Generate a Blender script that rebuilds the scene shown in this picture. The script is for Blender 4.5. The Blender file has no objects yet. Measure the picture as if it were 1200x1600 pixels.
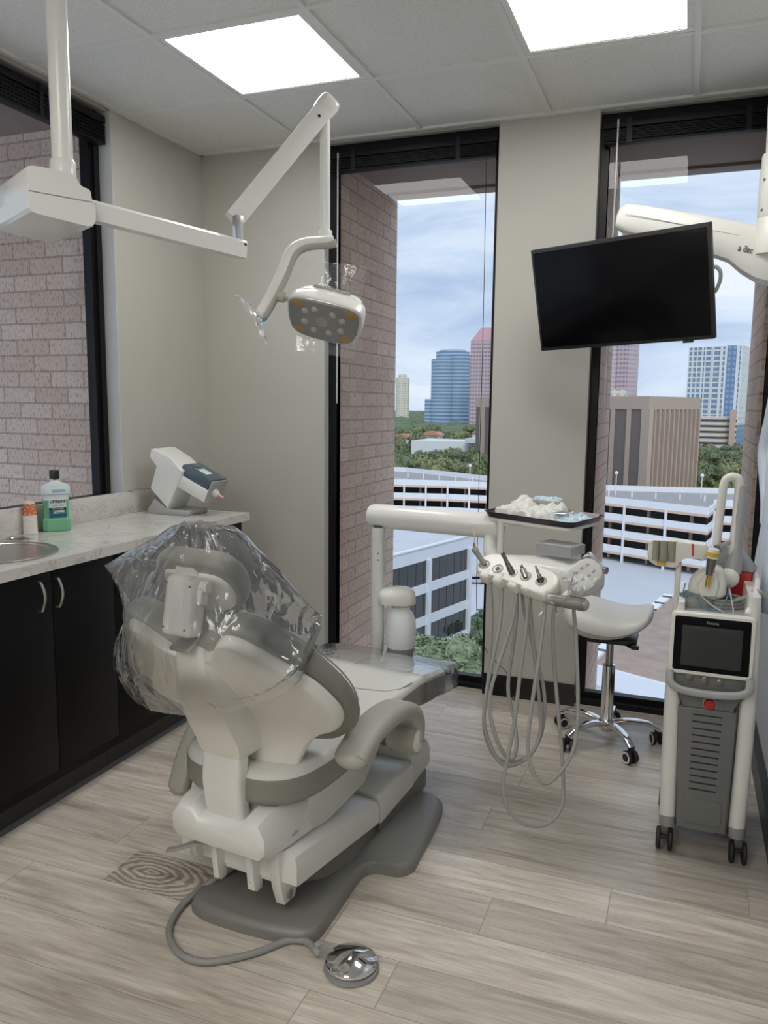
import bpy, bmesh, math, random
from mathutils import Vector, Matrix, Euler
C = bpy.context.scene.collection
PI = math.pi
random.seed(7)
V3 = Vector

# ------------------------------------------------------------------ materials
def new_mat(name):
    m = bpy.data.materials.new(name); m.use_nodes = True
    nt = m.node_tree; nt.nodes.clear()
    out = nt.nodes.new('ShaderNodeOutputMaterial')
    return m, nt, out
def N(nt, t, **kw):
    n = nt.nodes.new(t)
    for k, v in kw.items():
        if k.startswith('_'): setattr(n, k[1:], v)
        else:
            n.inputs[k.replace('__', ' ')].default_value = v
    return n
def L(nt, a, ao, b, bi): nt.links.new(a.outputs[ao], b.inputs[bi])
def rgb(c): return (c[0], c[1], c[2], 1.0)
def mat(name, col, rough=0.5, metal=0.0, var=0.06, scale=8.0, bump=0.0, bscale=200.0, spec=0.5, coat=0.0, trans=0.0, alpha=1.0, sheen=0.0, emit=0.0):
    m, nt, out = new_mat(name)
    p = N(nt, 'ShaderNodeBsdfPrincipled')
    p.inputs['Roughness'].default_value = rough; p.inputs['Metallic'].default_value = metal
    p.inputs['Specular IOR Level'].default_value = spec; p.inputs['Coat Weight'].default_value = coat
    p.inputs['Transmission Weight'].default_value = trans; p.inputs['Alpha'].default_value = alpha
    tc = N(nt, 'ShaderNodeTexCoord')
    if var > 0:
        no = N(nt, 'ShaderNodeTexNoise', Scale=scale, Detail=3.0)
        L(nt, tc, 'Object', no, 'Vector')
        mx = N(nt, 'ShaderNodeMix', _data_type='RGBA')
        L(nt, no, 'Fac', mx, 0)
        mx.inputs[6].default_value = rgb([c * (1 - var) for c in col]); mx.inputs[7].default_value = rgb([min(1, c * (1 + var)) for c in col])
        L(nt, mx, 2, p, 'Base Color')
    else: p.inputs['Base Color'].default_value = rgb(col)
    if bump > 0:
        nb = N(nt, 'ShaderNodeTexNoise', Scale=bscale, Detail=2.0); L(nt, tc, 'Object', nb, 'Vector')
        b = N(nt, 'ShaderNodeBump', Strength=bump, Distance=0.002); L(nt, nb, 'Fac', b, 'Height'); L(nt, b, 'Normal', p, 'Normal')
    if emit > 0:
        p.inputs['Emission Color'].default_value = rgb(col); p.inputs['Emission Strength'].default_value = emit
    L(nt, p, 'BSDF', out, 'Surface')
    return m
def thin_clear(name, tint=(1, 1, 1), gloss=0.5, rough=0.05, diff=0.0, bump=0.0, bscale=40, fres=1.45, backface=None):
    """thin clear sheet: see-through with a Fresnel reflection and, for cloudy film, a little diffuse"""
    m, nt, out = new_mat(name)
    tr = N(nt, 'ShaderNodeBsdfTransparent', Color=rgb(tint))
    gl = N(nt, 'ShaderNodeBsdfGlossy', Roughness=rough)
    fr = N(nt, 'ShaderNodeFresnel', IOR=fres)
    mx = N(nt, 'ShaderNodeMixShader')
    mul = N(nt, 'ShaderNodeMath', _operation='MULTIPLY'); mul.inputs[1].default_value = gloss
    L(nt, fr, 0, mul, 0); L(nt, mul, 0, mx, 0); L(nt, tr, 0, mx, 1); L(nt, gl, 0, mx, 2)
    last = mx
    tc = N(nt, 'ShaderNodeTexCoord')
    if bump > 0:
        no = N(nt, 'ShaderNodeTexNoise', Scale=bscale, Detail=3.0); L(nt, tc, 'Object', no, 'Vector')
        b = N(nt, 'ShaderNodeBump', Strength=bump, Distance=0.01); L(nt, no, 'Fac', b, 'Height')
        L(nt, b, 'Normal', gl, 'Normal'); L(nt, b, 'Normal', fr, 'Normal')
    if diff > 0:
        df = N(nt, 'ShaderNodeBsdfDiffuse', Color=(0.85, 0.87, 0.9, 1)); tl = N(nt, 'ShaderNodeBsdfTranslucent', Color=(0.85, 0.87, 0.9, 1))
        ad = N(nt, 'ShaderNodeMixShader', Fac=0.5); L(nt, df, 0, ad, 1); L(nt, tl, 0, ad, 2)
        m2 = N(nt, 'ShaderNodeMixShader', Fac=diff)
        L(nt, mx, 0, m2, 1); L(nt, ad, 0, m2, 2); last = m2
    L(nt, last, 0, out, 'Surface')
    return m

def bag_mat():
    """crinkled polythene: clear film, Fresnel gloss, cloudy where it is seen edge-on"""
    m, nt, out = new_mat('clear_plastic_film')
    tc = N(nt, 'ShaderNodeTexCoord'); mp = N(nt, 'ShaderNodeMapping'); mp.inputs['Scale'].default_value = (13, 13, 4); L(nt, tc, 'Object', mp, 'Vector')
    no = N(nt, 'ShaderNodeTexNoise', Scale=1.0, Detail=2.0, Roughness=0.5, Distortion=0.8); L(nt, mp, 'Vector', no, 'Vector')
    rd = N(nt, 'ShaderNodeMath', _operation='SUBTRACT'); L(nt, no, 'Fac', rd, 0); rd.inputs[1].default_value = 0.5
    ab = N(nt, 'ShaderNodeMath', _operation='ABSOLUTE'); L(nt, rd, 0, ab, 0)
    b = N(nt, 'ShaderNodeBump', Strength=0.6, Distance=0.03); L(nt, ab, 0, b, 'Height')
    fr = N(nt, 'ShaderNodeFresnel', IOR=1.5); L(nt, b, 'Normal', fr, 'Normal')
    fr2 = N(nt, 'ShaderNodeFresnel', IOR=1.5)
    gl = N(nt, 'ShaderNodeBsdfGlossy', Roughness=0.12); L(nt, b, 'Normal', gl, 'Normal')
    tr = N(nt, 'ShaderNodeBsdfTransparent', Color=(1, 1, 1, 1))
    df = N(nt, 'ShaderNodeBsdfDiffuse', Color=(0.95, 0.96, 0.98, 1)); tl = N(nt, 'ShaderNodeBsdfTranslucent', Color=(0.95, 0.96, 0.98, 1))
    ad = N(nt, 'ShaderNodeMixShader', Fac=0.5); L(nt, df, 0, ad, 1); L(nt, tl, 0, ad, 2)
    haze = N(nt, 'ShaderNodeMath', _operation='MULTIPLY_ADD'); L(nt, fr2, 0, haze, 0); haze.inputs[1].default_value = 1.0; haze.inputs[2].default_value = 0.055; haze.use_clamp = True
    m1 = N(nt, 'ShaderNodeMixShader'); L(nt, haze, 0, m1, 0); L(nt, tr, 0, m1, 1); L(nt, ad, 0, m1, 2)
    mul = N(nt, 'ShaderNodeMath', _operation='MULTIPLY'); L(nt, fr, 0, mul, 0); mul.inputs[1].default_value = 1.7; mul.use_clamp = True
    m2 = N(nt, 'ShaderNodeMixShader'); L(nt, mul, 0, m2, 0); L(nt, m1, 0, m2, 1); L(nt, gl, 0, m2, 2)
    L(nt, m2, 0, out, 'Surface'); return m

M = {}
M['white'] = mat('white_plastic', (0.68, 0.678, 0.65), 0.30, var=0.02)
M['cream'] = mat('cream_plastic', (0.74, 0.727, 0.672), 0.33, var=0.02)
M['whitemetal'] = mat('white_enamel', (0.73, 0.727, 0.70), 0.24, var=0.02)
M['vinyl'] = mat('light_grey_vinyl', (0.64, 0.638, 0.60), 0.38, var=0.03, bump=0.08, bscale=500)
M['vinylside'] = mat('warm_grey_vinyl', (0.23, 0.226, 0.20), 0.42, var=0.03, bump=0.08, bscale=500)
M['armpad'] = mat('taupe_rubber', (0.38, 0.37, 0.325), 0.45, var=0.03)
M['baseplate'] = mat('grey_textured_paint', (0.20, 0.195, 0.18), 0.38, var=0.05, bump=0.15, bscale=600)
M['greyplastic'] = mat('grey_plastic', (0.27, 0.27, 0.26), 0.45, var=0.03)
M['panelgrey'] = mat('slate_grey_panel', (0.15, 0.155, 0.15), 0.42, var=0.03)
M['midgrey'] = mat('mid_grey_plastic', (0.36, 0.37, 0.37), 0.4, var=0.03)
M['darkgrey'] = mat('dark_grey_plastic', (0.085, 0.088, 0.085), 0.45, var=0.04)
M['black'] = mat('black_plastic', (0.012, 0.012, 0.013), 0.4, var=0.0)
M['rubber'] = mat('black_rubber', (0.015, 0.015, 0.015), 0.6, var=0.0)
M['screen'] = mat('black_screen_glass', (0.003, 0.003, 0.004), 0.2, var=0.0, spec=0.12)
M['screen2'] = mat('dark_display', (0.02, 0.022, 0.024), 0.35, var=0.0)
M['chrome'] = mat('chrome', (0.75, 0.75, 0.76), 0.08, 1.0, var=0.0)
M['steel'] = mat('brushed_steel', (0.5, 0.49, 0.47), 0.28, 1.0, var=0.04, scale=60)
M['darksteel'] = mat('dark_steel', (0.22, 0.21, 0.2), 0.3, 1.0, var=0.0)
M['brass'] = mat('gold_metal', (0.72, 0.48, 0.15), 0.25, 1.0, var=0.0)
M['nickel'] = mat('satin_nickel', (0.55, 0.53, 0.5), 0.3, 1.0, var=0.0)
M['hose'] = mat('grey_silicone_hose', (0.36, 0.355, 0.335), 0.42, var=0.03)
M['red'] = mat('red_plastic', (0.42, 0.012, 0.015), 0.35, var=0.03)
M['redlabel'] = mat('red_print', (0.6, 0.02, 0.04), 0.5, var=0)
M['yellow'] = mat('yellow_label', (0.62, 0.42, 0.03), 0.5, var=0)
M['blueplastic'] = mat('blue_plastic', (0.1, 0.35, 0.6), 0.4, var=0)
M['frame'] = mat('black_window_metal', (0.005, 0.005, 0.006), 0.4, var=0.0, spec=0.25)
M['blind'] = mat('black_blind', (0.004, 0.004, 0.005), 0.45, var=0.0, spec=0.2)
M['wand'] = mat('clear_wand', (0.5, 0.52, 0.53), 0.2, var=0.0)
M['trimwhite'] = mat('white_painted_trim', (0.62, 0.63, 0.64), 0.4, var=0.02)
M['base'] = mat('dark_rubber_baseboard', (0.028, 0.026, 0.023), 0.45, var=0.05)
M['cabinet'] = mat('black_brown_laminate', (0.005, 0.0048, 0.005), 0.45, var=0.08, scale=4, spec=0.18)
M['kick'] = mat('dark_brown_kick', (0.016, 0.015, 0.013), 0.45, var=0.05)
M['orange'] = mat('orange_cup_print', (0.55, 0.16, 0.06), 0.6, var=0.0)
M['paper'] = mat('white_paper_cup', (0.72, 0.69, 0.64), 0.7, var=0.03)
M['capblack'] = mat('black_bottle_cap', (0.01, 0.01, 0.01), 0.35, var=0)
M['liquid'] = mat('green_liquid', (0.16, 0.42, 0.24), 0.15, var=0.03, coat=0.3)
M['clearplastic'] = mat('clear_pet', (0.62, 0.68, 0.7), 0.1, var=0.0, coat=0.3)
M['labelwhite'] = mat('label_white', (0.62, 0.72, 0.72), 0.4, var=0)
M['labelblue'] = mat('label_teal', (0.01, 0.10, 0.16), 0.4, var=0.2, scale=30)
M['ink'] = mat('black_ink', (0.01, 0.01, 0.015), 0.5, var=0)
M['inkteal'] = mat('teal_ink', (0.05, 0.2, 0.28), 0.5, var=0)
M['inkwhite'] = mat('white_ink', (0.75, 0.75, 0.75), 0.5, var=0)
M['inkgrey'] = mat('grey_ink', (0.35, 0.35, 0.36), 0.5, var=0)
M['smoke'] = mat('smoky_blue_plastic', (0.07, 0.10, 0.13), 0.12, var=0.05, coat=0.3)
M['pink'] = mat('pink_silicone', (0.75, 0.36, 0.4), 0.4, var=0)
M['paperwrap'] = mat('white_wrap_paper', (0.66, 0.66, 0.62), 0.65, var=0.04)
M['bluewrap'] = mat('blue_film_pouch', (0.50, 0.63, 0.71), 0.25, var=0.25, scale=25)
M['tray'] = mat('dark_plum_tray', (0.018, 0.008, 0.014), 0.25, var=0)
M['cloth'] = mat('blue_white_cotton', (0.60, 0.66, 0.76), 0.8, var=0.03)
M['bottlefrost'] = mat('frosted_white_bottle', (0.86, 0.88, 0.87), 0.35, var=0.02, trans=0.0)
M['tubeblue'] = mat('teal_tube', (0.10, 0.25, 0.3), 0.3, var=0)
M['outlet'] = mat('outlet_white', (0.68, 0.68, 0.65), 0.4, var=0)
M['socketred'] = mat('red_brown_socket', (0.12, 0.05, 0.035), 0.5, var=0)
M['amber'] = mat('amber_lens', (0.30, 0.20, 0.06), 0.15, var=0.1, scale=80)
M['lens'] = mat('clear_lens', (0.34, 0.34, 0.34), 0.08, var=0.1, scale=60)
M['glassface'] = mat('grey_light_face', (0.20, 0.20, 0.195), 0.12, var=0.0, coat=0.3)
M['silver'] = mat('silver_bezel', (0.6, 0.6, 0.6), 0.2, 0.8, var=0)
M['bag'] = bag_mat()
M['film'] = thin_clear('clear_vinyl_sleeve', gloss=2.0, rough=0.06, diff=0.06, bump=0.25, bscale=30, fres=1.5)
M['pane'] = thin_clear('window_pane_glass', tint=(0.97, 0.985, 0.99), gloss=0.45, rough=0.0, diff=0.0, fres=1.52)

# wall paint, tile, floor, quartz, brick ----------------------------------------
M['wall'] = mat('greige_wall_paint', (0.475, 0.463, 0.415), 0.75, var=0.02, scale=2, bump=0.05, bscale=300, spec=0.2)
M['wallgrey'] = mat('pale_grey_wall_paint', (0.50, 0.52, 0.54), 0.6, var=0.02, scale=2, spec=0.3)
def tile_mat():
    m, nt, out = new_mat('acoustic_ceiling_tile'); p = N(nt, 'ShaderNodeBsdfPrincipled', Roughness=0.9)
    tc = N(nt, 'ShaderNodeTexCoord')
    a = N(nt, 'ShaderNodeTexNoise', Scale=150.0, Detail=2.0); L(nt, tc, 'Object', a, 'Vector')
    cr = N(nt, 'ShaderNodeValToRGB'); cr.color_ramp.elements[0].position = 0.34; cr.color_ramp.elements[1].position = 0.42
    cr.color_ramp.elements[0].color = (0.56, 0.55, 0.52, 1); cr.color_ramp.elements[1].color = (0.74, 0.73, 0.69, 1)
    L(nt, a, 'Fac', cr, 'Fac'); L(nt, cr, 'Color', p, 'Base Color')
    b = N(nt, 'ShaderNodeBump', Strength=0.4, Distance=0.002); L(nt, a, 'Fac', b, 'Height'); L(nt, b, 'Normal', p, 'Normal')
    L(nt, p, 'BSDF', out, 'Surface'); return m
M['tile'] = tile_mat()
M['tee'] = mat('ceiling_grid_tee', (0.74, 0.735, 0.70), 0.5, var=0.02)
def wood_mat():
    m, nt, out = new_mat('pale_oak_vinyl_plank'); p = N(nt, 'ShaderNodeBsdfPrincipled', Roughness=0.3)
    p.inputs['Specular IOR Level'].default_value = 0.45
    tc = N(nt, 'ShaderNodeTexCoord'); sep = N(nt, 'ShaderNodeSeparateXYZ'); L(nt, tc, 'Object', sep, 'Vector')
    def mth(op, a, b=None, val=None):
        n = N(nt, 'ShaderNodeMath', _operation=op)
        nt.links.new(a, n.inputs[0])
        if b is not None: nt.links.new(b, n.inputs[1])
        elif val is not None: n.inputs[1].default_value = val
        return n.outputs[0]
    pw, plen = 0.178, 1.22
    yr = mth('DIVIDE', sep.outputs['Y'], val=pw); row = mth('FLOOR', yr)
    wn = N(nt, 'ShaderNodeTexWhiteNoise', _noise_dimensions='1D'); nt.links.new(row, wn.inputs['W'])
    xs = mth('ADD', mth('DIVIDE', sep.outputs['X'], val=plen), wn.outputs['Value'])
    colm = mth('FLOOR', xs)
    pid = mth('ADD', mth('MULTIPLY', row, val=17.31), mth('MULTIPLY', colm, val=5.77))
    w2 = N(nt, 'ShaderNodeTexWhiteNoise', _noise_dimensions='1D'); nt.links.new(pid, w2.inputs['W'])
    cmb = N(nt, 'ShaderNodeCombineXYZ')
    nt.links.new(mth('ADD', mth('MULTIPLY', sep.outputs['X'], val=1.6), mth('MULTIPLY', w2.outputs['Value'], val=37.0)), cmb.inputs[0])
    nt.links.new(mth('MULTIPLY', sep.outputs['Y'], val=16.0), cmb.inputs[1])
    nt.links.new(pid, cmb.inputs[2])
    g = N(nt, 'ShaderNodeTexNoise', Scale=1.7, Detail=7.0, Roughness=0.62, Distortion=0.6); L(nt, cmb, 0, g, 'Vector')
    cr = N(nt, 'ShaderNodeValToRGB'); e = cr.color_ramp.elements
    e[0].position = 0.28; e[0].color = (0.36, 0.305, 0.245, 1); e[1].position = 0.62; e[1].color = (0.66, 0.605, 0.525, 1)
    x = e.new(0.46); x.color = (0.545, 0.485, 0.41, 1)
    L(nt, g, 'Fac', cr, 'Fac')
    cmb2 = N(nt, 'ShaderNodeCombineXYZ')
    nt.links.new(mth('MULTIPLY', sep.outputs['X'], val=6.0), cmb2.inputs[0]); nt.links.new(mth('MULTIPLY', sep.outputs['Y'], val=110.0), cmb2.inputs[1]); nt.links.new(pid, cmb2.inputs[2])
    g2 = N(nt, 'ShaderNodeTexNoise', Scale=2.0, Detail=3.0); L(nt, cmb2, 0, g2, 'Vector')
    mm = N(nt, 'ShaderNodeMix', _data_type='RGBA', _blend_type='MULTIPLY'); mm.inputs[0].default_value = 1.0
    L(nt, cr, 'Color', mm, 6)
    cr2 = N(nt, 'ShaderNodeValToRGB'); cr2.color_ramp.elements[0].position = 0.3; cr2.color_ramp.elements[0].color = (0.82, 0.82, 0.82, 1); cr2.color_ramp.elements[1].position = 0.7; cr2.color_ramp.elements[1].color = (1.06, 1.06, 1.06, 1)
    L(nt, g2, 'Fac', cr2, 'Fac'); L(nt, cr2, 'Color', mm, 7)
    # plank tint
    tint = N(nt, 'ShaderNodeMix', _data_type='RGBA', _blend_type='MULTIPLY'); tint.inputs[0].default_value = 1.0
    cr3 = N(nt, 'ShaderNodeValToRGB'); cr3.color_ramp.elements[0].color = (0.80, 0.80, 0.80, 1); cr3.color_ramp.elements[1].color = (1.12, 1.12, 1.13, 1)
    L(nt, w2, 'Value', cr3, 'Fac'); L(nt, mm, 2, tint, 6); L(nt, cr3, 'Color', tint, 7)
    # one plank with a dark cathedral figure
    def band(o, lo, hi): return mth('MULTIPLY', mth('GREATER_THAN', o, val=lo), mth('LESS_THAN', o, val=hi))
    msk = mth('MULTIPLY', band(sep.outputs['X'], -1.582, -1.12), band(sep.outputs['Y'], 1.782, 1.957))
    c3 = N(nt, 'ShaderNodeCombineXYZ'); nt.links.new(mth('ADD', sep.outputs['X'], val=1.47), c3.inputs[0]); nt.links.new(mth('MULTIPLY', mth('SUBTRACT', sep.outputs['Y'], val=1.865), val=2.2), c3.inputs[1])
    wv = N(nt, 'ShaderNodeTexWave', _wave_type='RINGS', _rings_direction='Z', Scale=9.0, Distortion=5.0, Detail=3.0); wv.inputs['Detail Scale'].default_value = 1.6; L(nt, c3, 0, wv, 'Vector')
    crw = N(nt, 'ShaderNodeValToRGB'); crw.color_ramp.elements[0].position = 0.35; crw.color_ramp.elements[0].color = (0.45, 0.43, 0.41, 1); crw.color_ramp.elements[1].position = 0.75; crw.color_ramp.elements[1].color = (0.95, 0.94, 0.92, 1)
    L(nt, wv, 'Color', crw, 'Fac')
    fig = N(nt, 'ShaderNodeMix', _data_type='RGBA', _blend_type='MULTIPLY'); nt.links.new(mth('MULTIPLY', msk, val=0.85), fig.inputs[0]); L(nt, tint, 2, fig, 6); L(nt, crw, 'Color', fig, 7); tint = fig
    # seams
    fy = mth('FRACT', yr); fx = mth('FRACT', xs)
    sy = mth('LESS_THAN', mth('ABSOLUTE', mth('SUBTRACT', fy, val=0.5)), val=0.493)
    sx = mth('LESS_THAN', mth('ABSOLUTE', mth('SUBTRACT', fx, val=0.5)), val=0.4988)
    sm = mth('MULTIPLY', sy, sx)
    fin = N(nt, 'ShaderNodeMix', _data_type='RGBA'); nt.links.new(sm, fin.inputs[0]); fin.inputs[6].default_value = (0.33, 0.29, 0.24, 1); L(nt, tint, 2, fin, 7)
    L(nt, fin, 2, p, 'Base Color')
    b = N(nt, 'ShaderNodeBump', Strength=0.12, Distance=0.002); L(nt, g2, 'Fac', b, 'Height'); L(nt, b, 'Normal', p, 'Normal')
    L(nt, p, 'BSDF', out, 'Surface'); return m
M['wood'] = wood_mat()
def quartz_mat():
    m, nt, out = new_mat('white_veined_quartz'); p = N(nt, 'ShaderNodeBsdfPrincipled', Roughness=0.14)
    tc = N(nt, 'ShaderNodeTexCoord')
    a = N(nt, 'ShaderNodeTexNoise', Scale=4.5, Detail=8.0, Roughness=0.65, Distortion=1.6); L(nt, tc, 'Object', a, 'Vector')
    cr = N(nt, 'ShaderNodeValToRGB'); e = cr.color_ramp.elements
    base = (0.62, 0.605, 0.57, 1)
    e[0].position = 0.0; e[0].color = base; e[1].position = 1.0; e[1].color = base
    for pos, c in ((0.485, base), (0.505, (0.46, 0.44, 0.40, 1)), (0.525, base), (0.60, base), (0.615, (0.54, 0.52, 0.48, 1)), (0.63, base)):
        k = e.new(pos); k.color = c
    L(nt, a, 'Fac', cr, 'Fac'); L(nt, cr, 'Color', p, 'Base Color')
    L(nt, p, 'BSDF', out, 'Surface'); return m
M['quartz'] = quartz_mat()
def brick_mat(name, axis, tint=(1, 1, 1)):
    """roman brick; axis = world axis along the courses ('X' or 'Y'), Z is up"""
    m, nt, out = new_mat(name); p = N(nt, 'ShaderNodeBsdfPrincipled', Roughness=0.85)
    tc = N(nt, 'ShaderNodeTexCoord'); sep = N(nt, 'ShaderNodeSeparateXYZ'); L(nt, tc, 'Object', sep, 'Vector')
    cmb = N(nt, 'ShaderNodeCombineXYZ'); L(nt, sep, axis, cmb, 0); L(nt, sep, 'Z', cmb, 1)
    br = N(nt, 'ShaderNodeTexBrick', _offset=0.5, Scale=1.0)
    for k, v in (('Mortar Size', 0.0045), ('Mortar Smooth', 0.15), ('Bias', 0.0), ('Brick Width', 0.198), ('Row Height', 0.0755)): br.inputs[k].default_value = v
    br.inputs['Color1'].default_value = rgb([a * b for a, b in zip((0.62, 0.47, 0.385), tint)]); br.inputs['Color2'].default_value = rgb([a * b for a, b in zip((0.74, 0.58, 0.485), tint)])
    br.inputs['Mortar'].default_value = rgb([a * b for a, b in zip((0.45, 0.355, 0.30), tint)])
    L(nt, cmb, 0, br, 'Vector')
    # rough vertical drag marks
    c2 = N(nt, 'ShaderNodeCombineXYZ')
    mu = N(nt, 'ShaderNodeMath', _operation='MULTIPLY'); mu.inputs[1].default_value = 3.2; L(nt, sep, axis, mu, 0); L(nt, mu, 0, c2, 0)
    L(nt, sep, 'Z', c2, 1)
    no = N(nt, 'ShaderNodeTexNoise', Scale=42.0, Detail=3.0); L(nt, c2, 0, no, 'Vector')
    cr = N(nt, 'ShaderNodeValToRGB'); cr.color_ramp.elements[0].position = 0.33; cr.color_ramp.elements[0].color = (0.6, 0.58, 0.57, 1); cr.color_ramp.elements[1].position = 0.5; cr.color_ramp.elements[1].color = (1, 1, 1, 1)
    L(nt, no, 'Fac', cr, 'Fac')
    mx = N(nt, 'ShaderNodeMix', _data_type='RGBA', _blend_type='MULTIPLY'); mx.inputs[0].default_value = 1.0
    L(nt, br, 'Color', mx, 6); L(nt, cr, 'Color', mx, 7); L(nt, mx, 2, p, 'Base Color')
    b = N(nt, 'ShaderNodeBump', Strength=0.6, Distance=0.006); b.invert = True; L(nt, br, 'Fac', b, 'Height'); L(nt, b, 'Normal', p, 'Normal')
    L(nt, p, 'BSDF', out, 'Surface'); return m
M['brickX'] = brick_mat('roman_brick_x', 'X')
M['brickY'] = brick_mat('roman_brick_y', 'Y')
M['soffit'] = mat('brown_stucco_soffit', (0.24, 0.19, 0.165), 0.85, var=0.08)
def emis(name, col, s):
    m, nt, out = new_mat(name); e = N(nt, 'ShaderNodeEmission', Color=rgb(col), Strength=s)
    L(nt, e, 0, out, 'Surface'); return m
M['panel'] = emis('lit_panel_diffuser', (1.0, 0.99, 0.965), 14.5)

# ------------------------------------------------------------------ mesh tools
def frame_of(d, up=None):
    d = V3(d).normalized()
    u = V3(up) if up is not None else (V3((0, 0, 1)) if abs(d.z) < 0.95 else V3((0, 1, 0)))
    x = u.cross(d)
    if x.length < 1e-6: x = V3((1, 0, 0)).cross(d)
    x.normalize(); y = d.cross(x).normalized()
    return x, y, d
def spline(pts, n=8, closed=False):
    pts = [V3(p) for p in pts]; out = []; k = len(pts)
    rng = range(k if closed else k - 1)
    for i in rng:
        if closed: p0, p1, p2, p3 = pts[(i - 1) % k], pts[i], pts[(i + 1) % k], pts[(i + 2) % k]
        else: p0, p1, p2, p3 = pts[max(i - 1, 0)], pts[i], pts[i + 1], pts[min(i + 2, k - 1)]
        for j in range(n):
            t = j / n
            out.append(0.5 * ((2 * p1) + (p2 - p0) * t + (2 * p0 - 5 * p1 + 4 * p2 - p3) * t * t + (3 * p1 - p0 - 3 * p2 + p3) * t ** 3))
    if not closed: out.append(pts[-1])
    return out
def rrect(w, h, r, n=5):
    """rounded rectangle outline, centred, counter-clockwise"""
    o = []
    for cx, cy, a0 in ((w / 2 - r, h / 2 - r, 0), (-w / 2 + r, h / 2 - r, 90), (-w / 2 + r, -h / 2 + r, 180), (w / 2 - r, -h / 2 + r, 270)):
        for k in range(n + 1):
            a = math.radians(a0 + 90 * k / n); o.append((cx + r * math.cos(a), cy + r * math.sin(a)))
    return o
class MB:
    def __init__(s): s.bm = bmesh.new()
    def face(s, vs):
        try: return s.bm.faces.new(vs)
        except ValueError: return None
    def box(s, lo, hi, bev=0.0, seg=2, mtx=None):
        lo, hi = V3(lo), V3(hi)
        vs = [s.bm.verts.new((x, y, z)) for z in (lo.z, hi.z) for y in (lo.y, hi.y) for x in (lo.x, hi.x)]
        fs = [s.face([vs[i] for i in q]) for q in ((0, 2, 3, 1), (4, 5, 7, 6), (0, 1, 5, 4), (2, 6, 7, 3), (0, 4, 6, 2), (1, 3, 7, 5))]
        if bev > 0:
            es = list({e for f in fs for e in f.edges})
            r = bmesh.ops.bevel(s.bm, geom=es, offset=min(bev, 0.49 * min((hi - lo))), segments=seg, profile=0.5, affect='EDGES')
            nv = {v for f in r['faces'] for v in f.verts} | {v for f in fs if f.is_valid for v in f.verts}
        else: nv = vs
        if mtx is not None:
            for v in nv: v.co = mtx @ v.co
        return s
    def obox(s, c, size, ex=(1, 0, 0), ey=(0, 1, 0), bev=0.0, seg=2):
        """box centred at c with local axes ex, ey"""
        ex, ey = V3(ex).normalized(), V3(ey); ey = (ey - ex * ey.dot(ex)).normalized(); ez = ex.cross(ey)
        mt = Matrix((ex, ey, ez)).transposed().to_4x4(); mt.translation = V3(c)
        h = V3(size) / 2
        return s.box(-h, h, bev, seg, mt)
    def loft(s, rings, closed=True, cap0=True, cap1=True):
        R = [[s.bm.verts.new(p) for p in r] for r in rings]
        n = len(R[0])
        for a, b in zip(R, R[1:]):
            for i in range(n if closed else n - 1):
                j = (i + 1) % n; s.face([a[i], a[j], b[j], b[i]])
        if cap0: s.face(list(reversed(R[0])))
        if cap1: s.face(R[-1])
        return s
    def tube(s, path, r, n=10, caps=True, up=None):
        P = [V3(p) for p in path]; rr = r if isinstance(r, (list, tuple)) else [r] * len(P)
        rings = []; x = None
        for i, p in enumerate(P):
            d = (P[min(i + 1, len(P) - 1)] - P[max(i - 1, 0)])
            if d.length < 1e-9: d = V3((0, 0, 1))
            d.normalize()
            if x is None: x, y, _ = frame_of(d, up)
            else:
                x = (x - d * x.dot(d)); 
                if x.length < 1e-6: x, y, _ = frame_of(d)
                x.normalize(); y = d.cross(x)
            rings.append([p + (x * math.cos(2 * PI * k / n) + y * math.sin(2 * PI * k / n)) * rr[i] for k in range(n)])
        return s.loft(rings, True, caps, caps)
    def cyl(s, a, b, r, r2=None, n=24): return s.tube([a, b], [r, r if r2 is None else r2], n)
    def sweep(s, path, prof, up=(0, 0, 1), scales=None):
        """sweep a 2-D profile (x across, y along 'up') along a path"""
        P = [V3(p) for p in path]; rings = []
        for i, p in enumerate(P):
            d = (P[min(i + 1, len(P) - 1)] - P[max(i - 1, 0)]).normalized()
            x = d.cross(V3(up)).normalized(); y = x.cross(d)
            k = scales[i] if scales else 1.0
            rings.append([p + x * (q[0] * k) + y * (q[1] * k) for q in prof])
        return s.loft(rings)
    def lathe(s, prof, c=(0, 0, 0), axis=(0, 0, 1), n=28, sx=1.0, sy=1.0, up=None):
        x, y, d = frame_of(axis, up); c = V3(c); rings = []
        for r, z in prof:
            r = max(r, 1e-5)
            rings.append([c + d * z + (x * (sx * math.cos(2 * PI * k / n)) + y * (sy * math.sin(2 * PI * k / n))) * r for k in range(n)])
        return s.loft(rings)
    def prism(s, poly, a, b, bev=0.0, seg=2):
        """poly: list of 3-D points (planar); extruded from +a to +b vectors"""
        a, b = V3(a), V3(b)
        v0 = [s.bm.verts.new(V3(p) + a) for p in poly]; v1 = [s.bm.verts.new(V3(p) + b) for p in poly]
        n = len(poly); fs = [s.face(list(reversed(v0))), s.face(v1)]
        for i in range(n): fs.append(s.face([v0[i], v0[(i + 1) % n], v1[(i + 1) % n], v1[i]]))
        if bev > 0:
            es = [e for e in fs[0].edges] + [e for e in fs[1].edges]
            bmesh.ops.bevel(s.bm, geom=es, offset=bev, segments=seg, profile=0.5, affect='EDGES')
        return s
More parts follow.
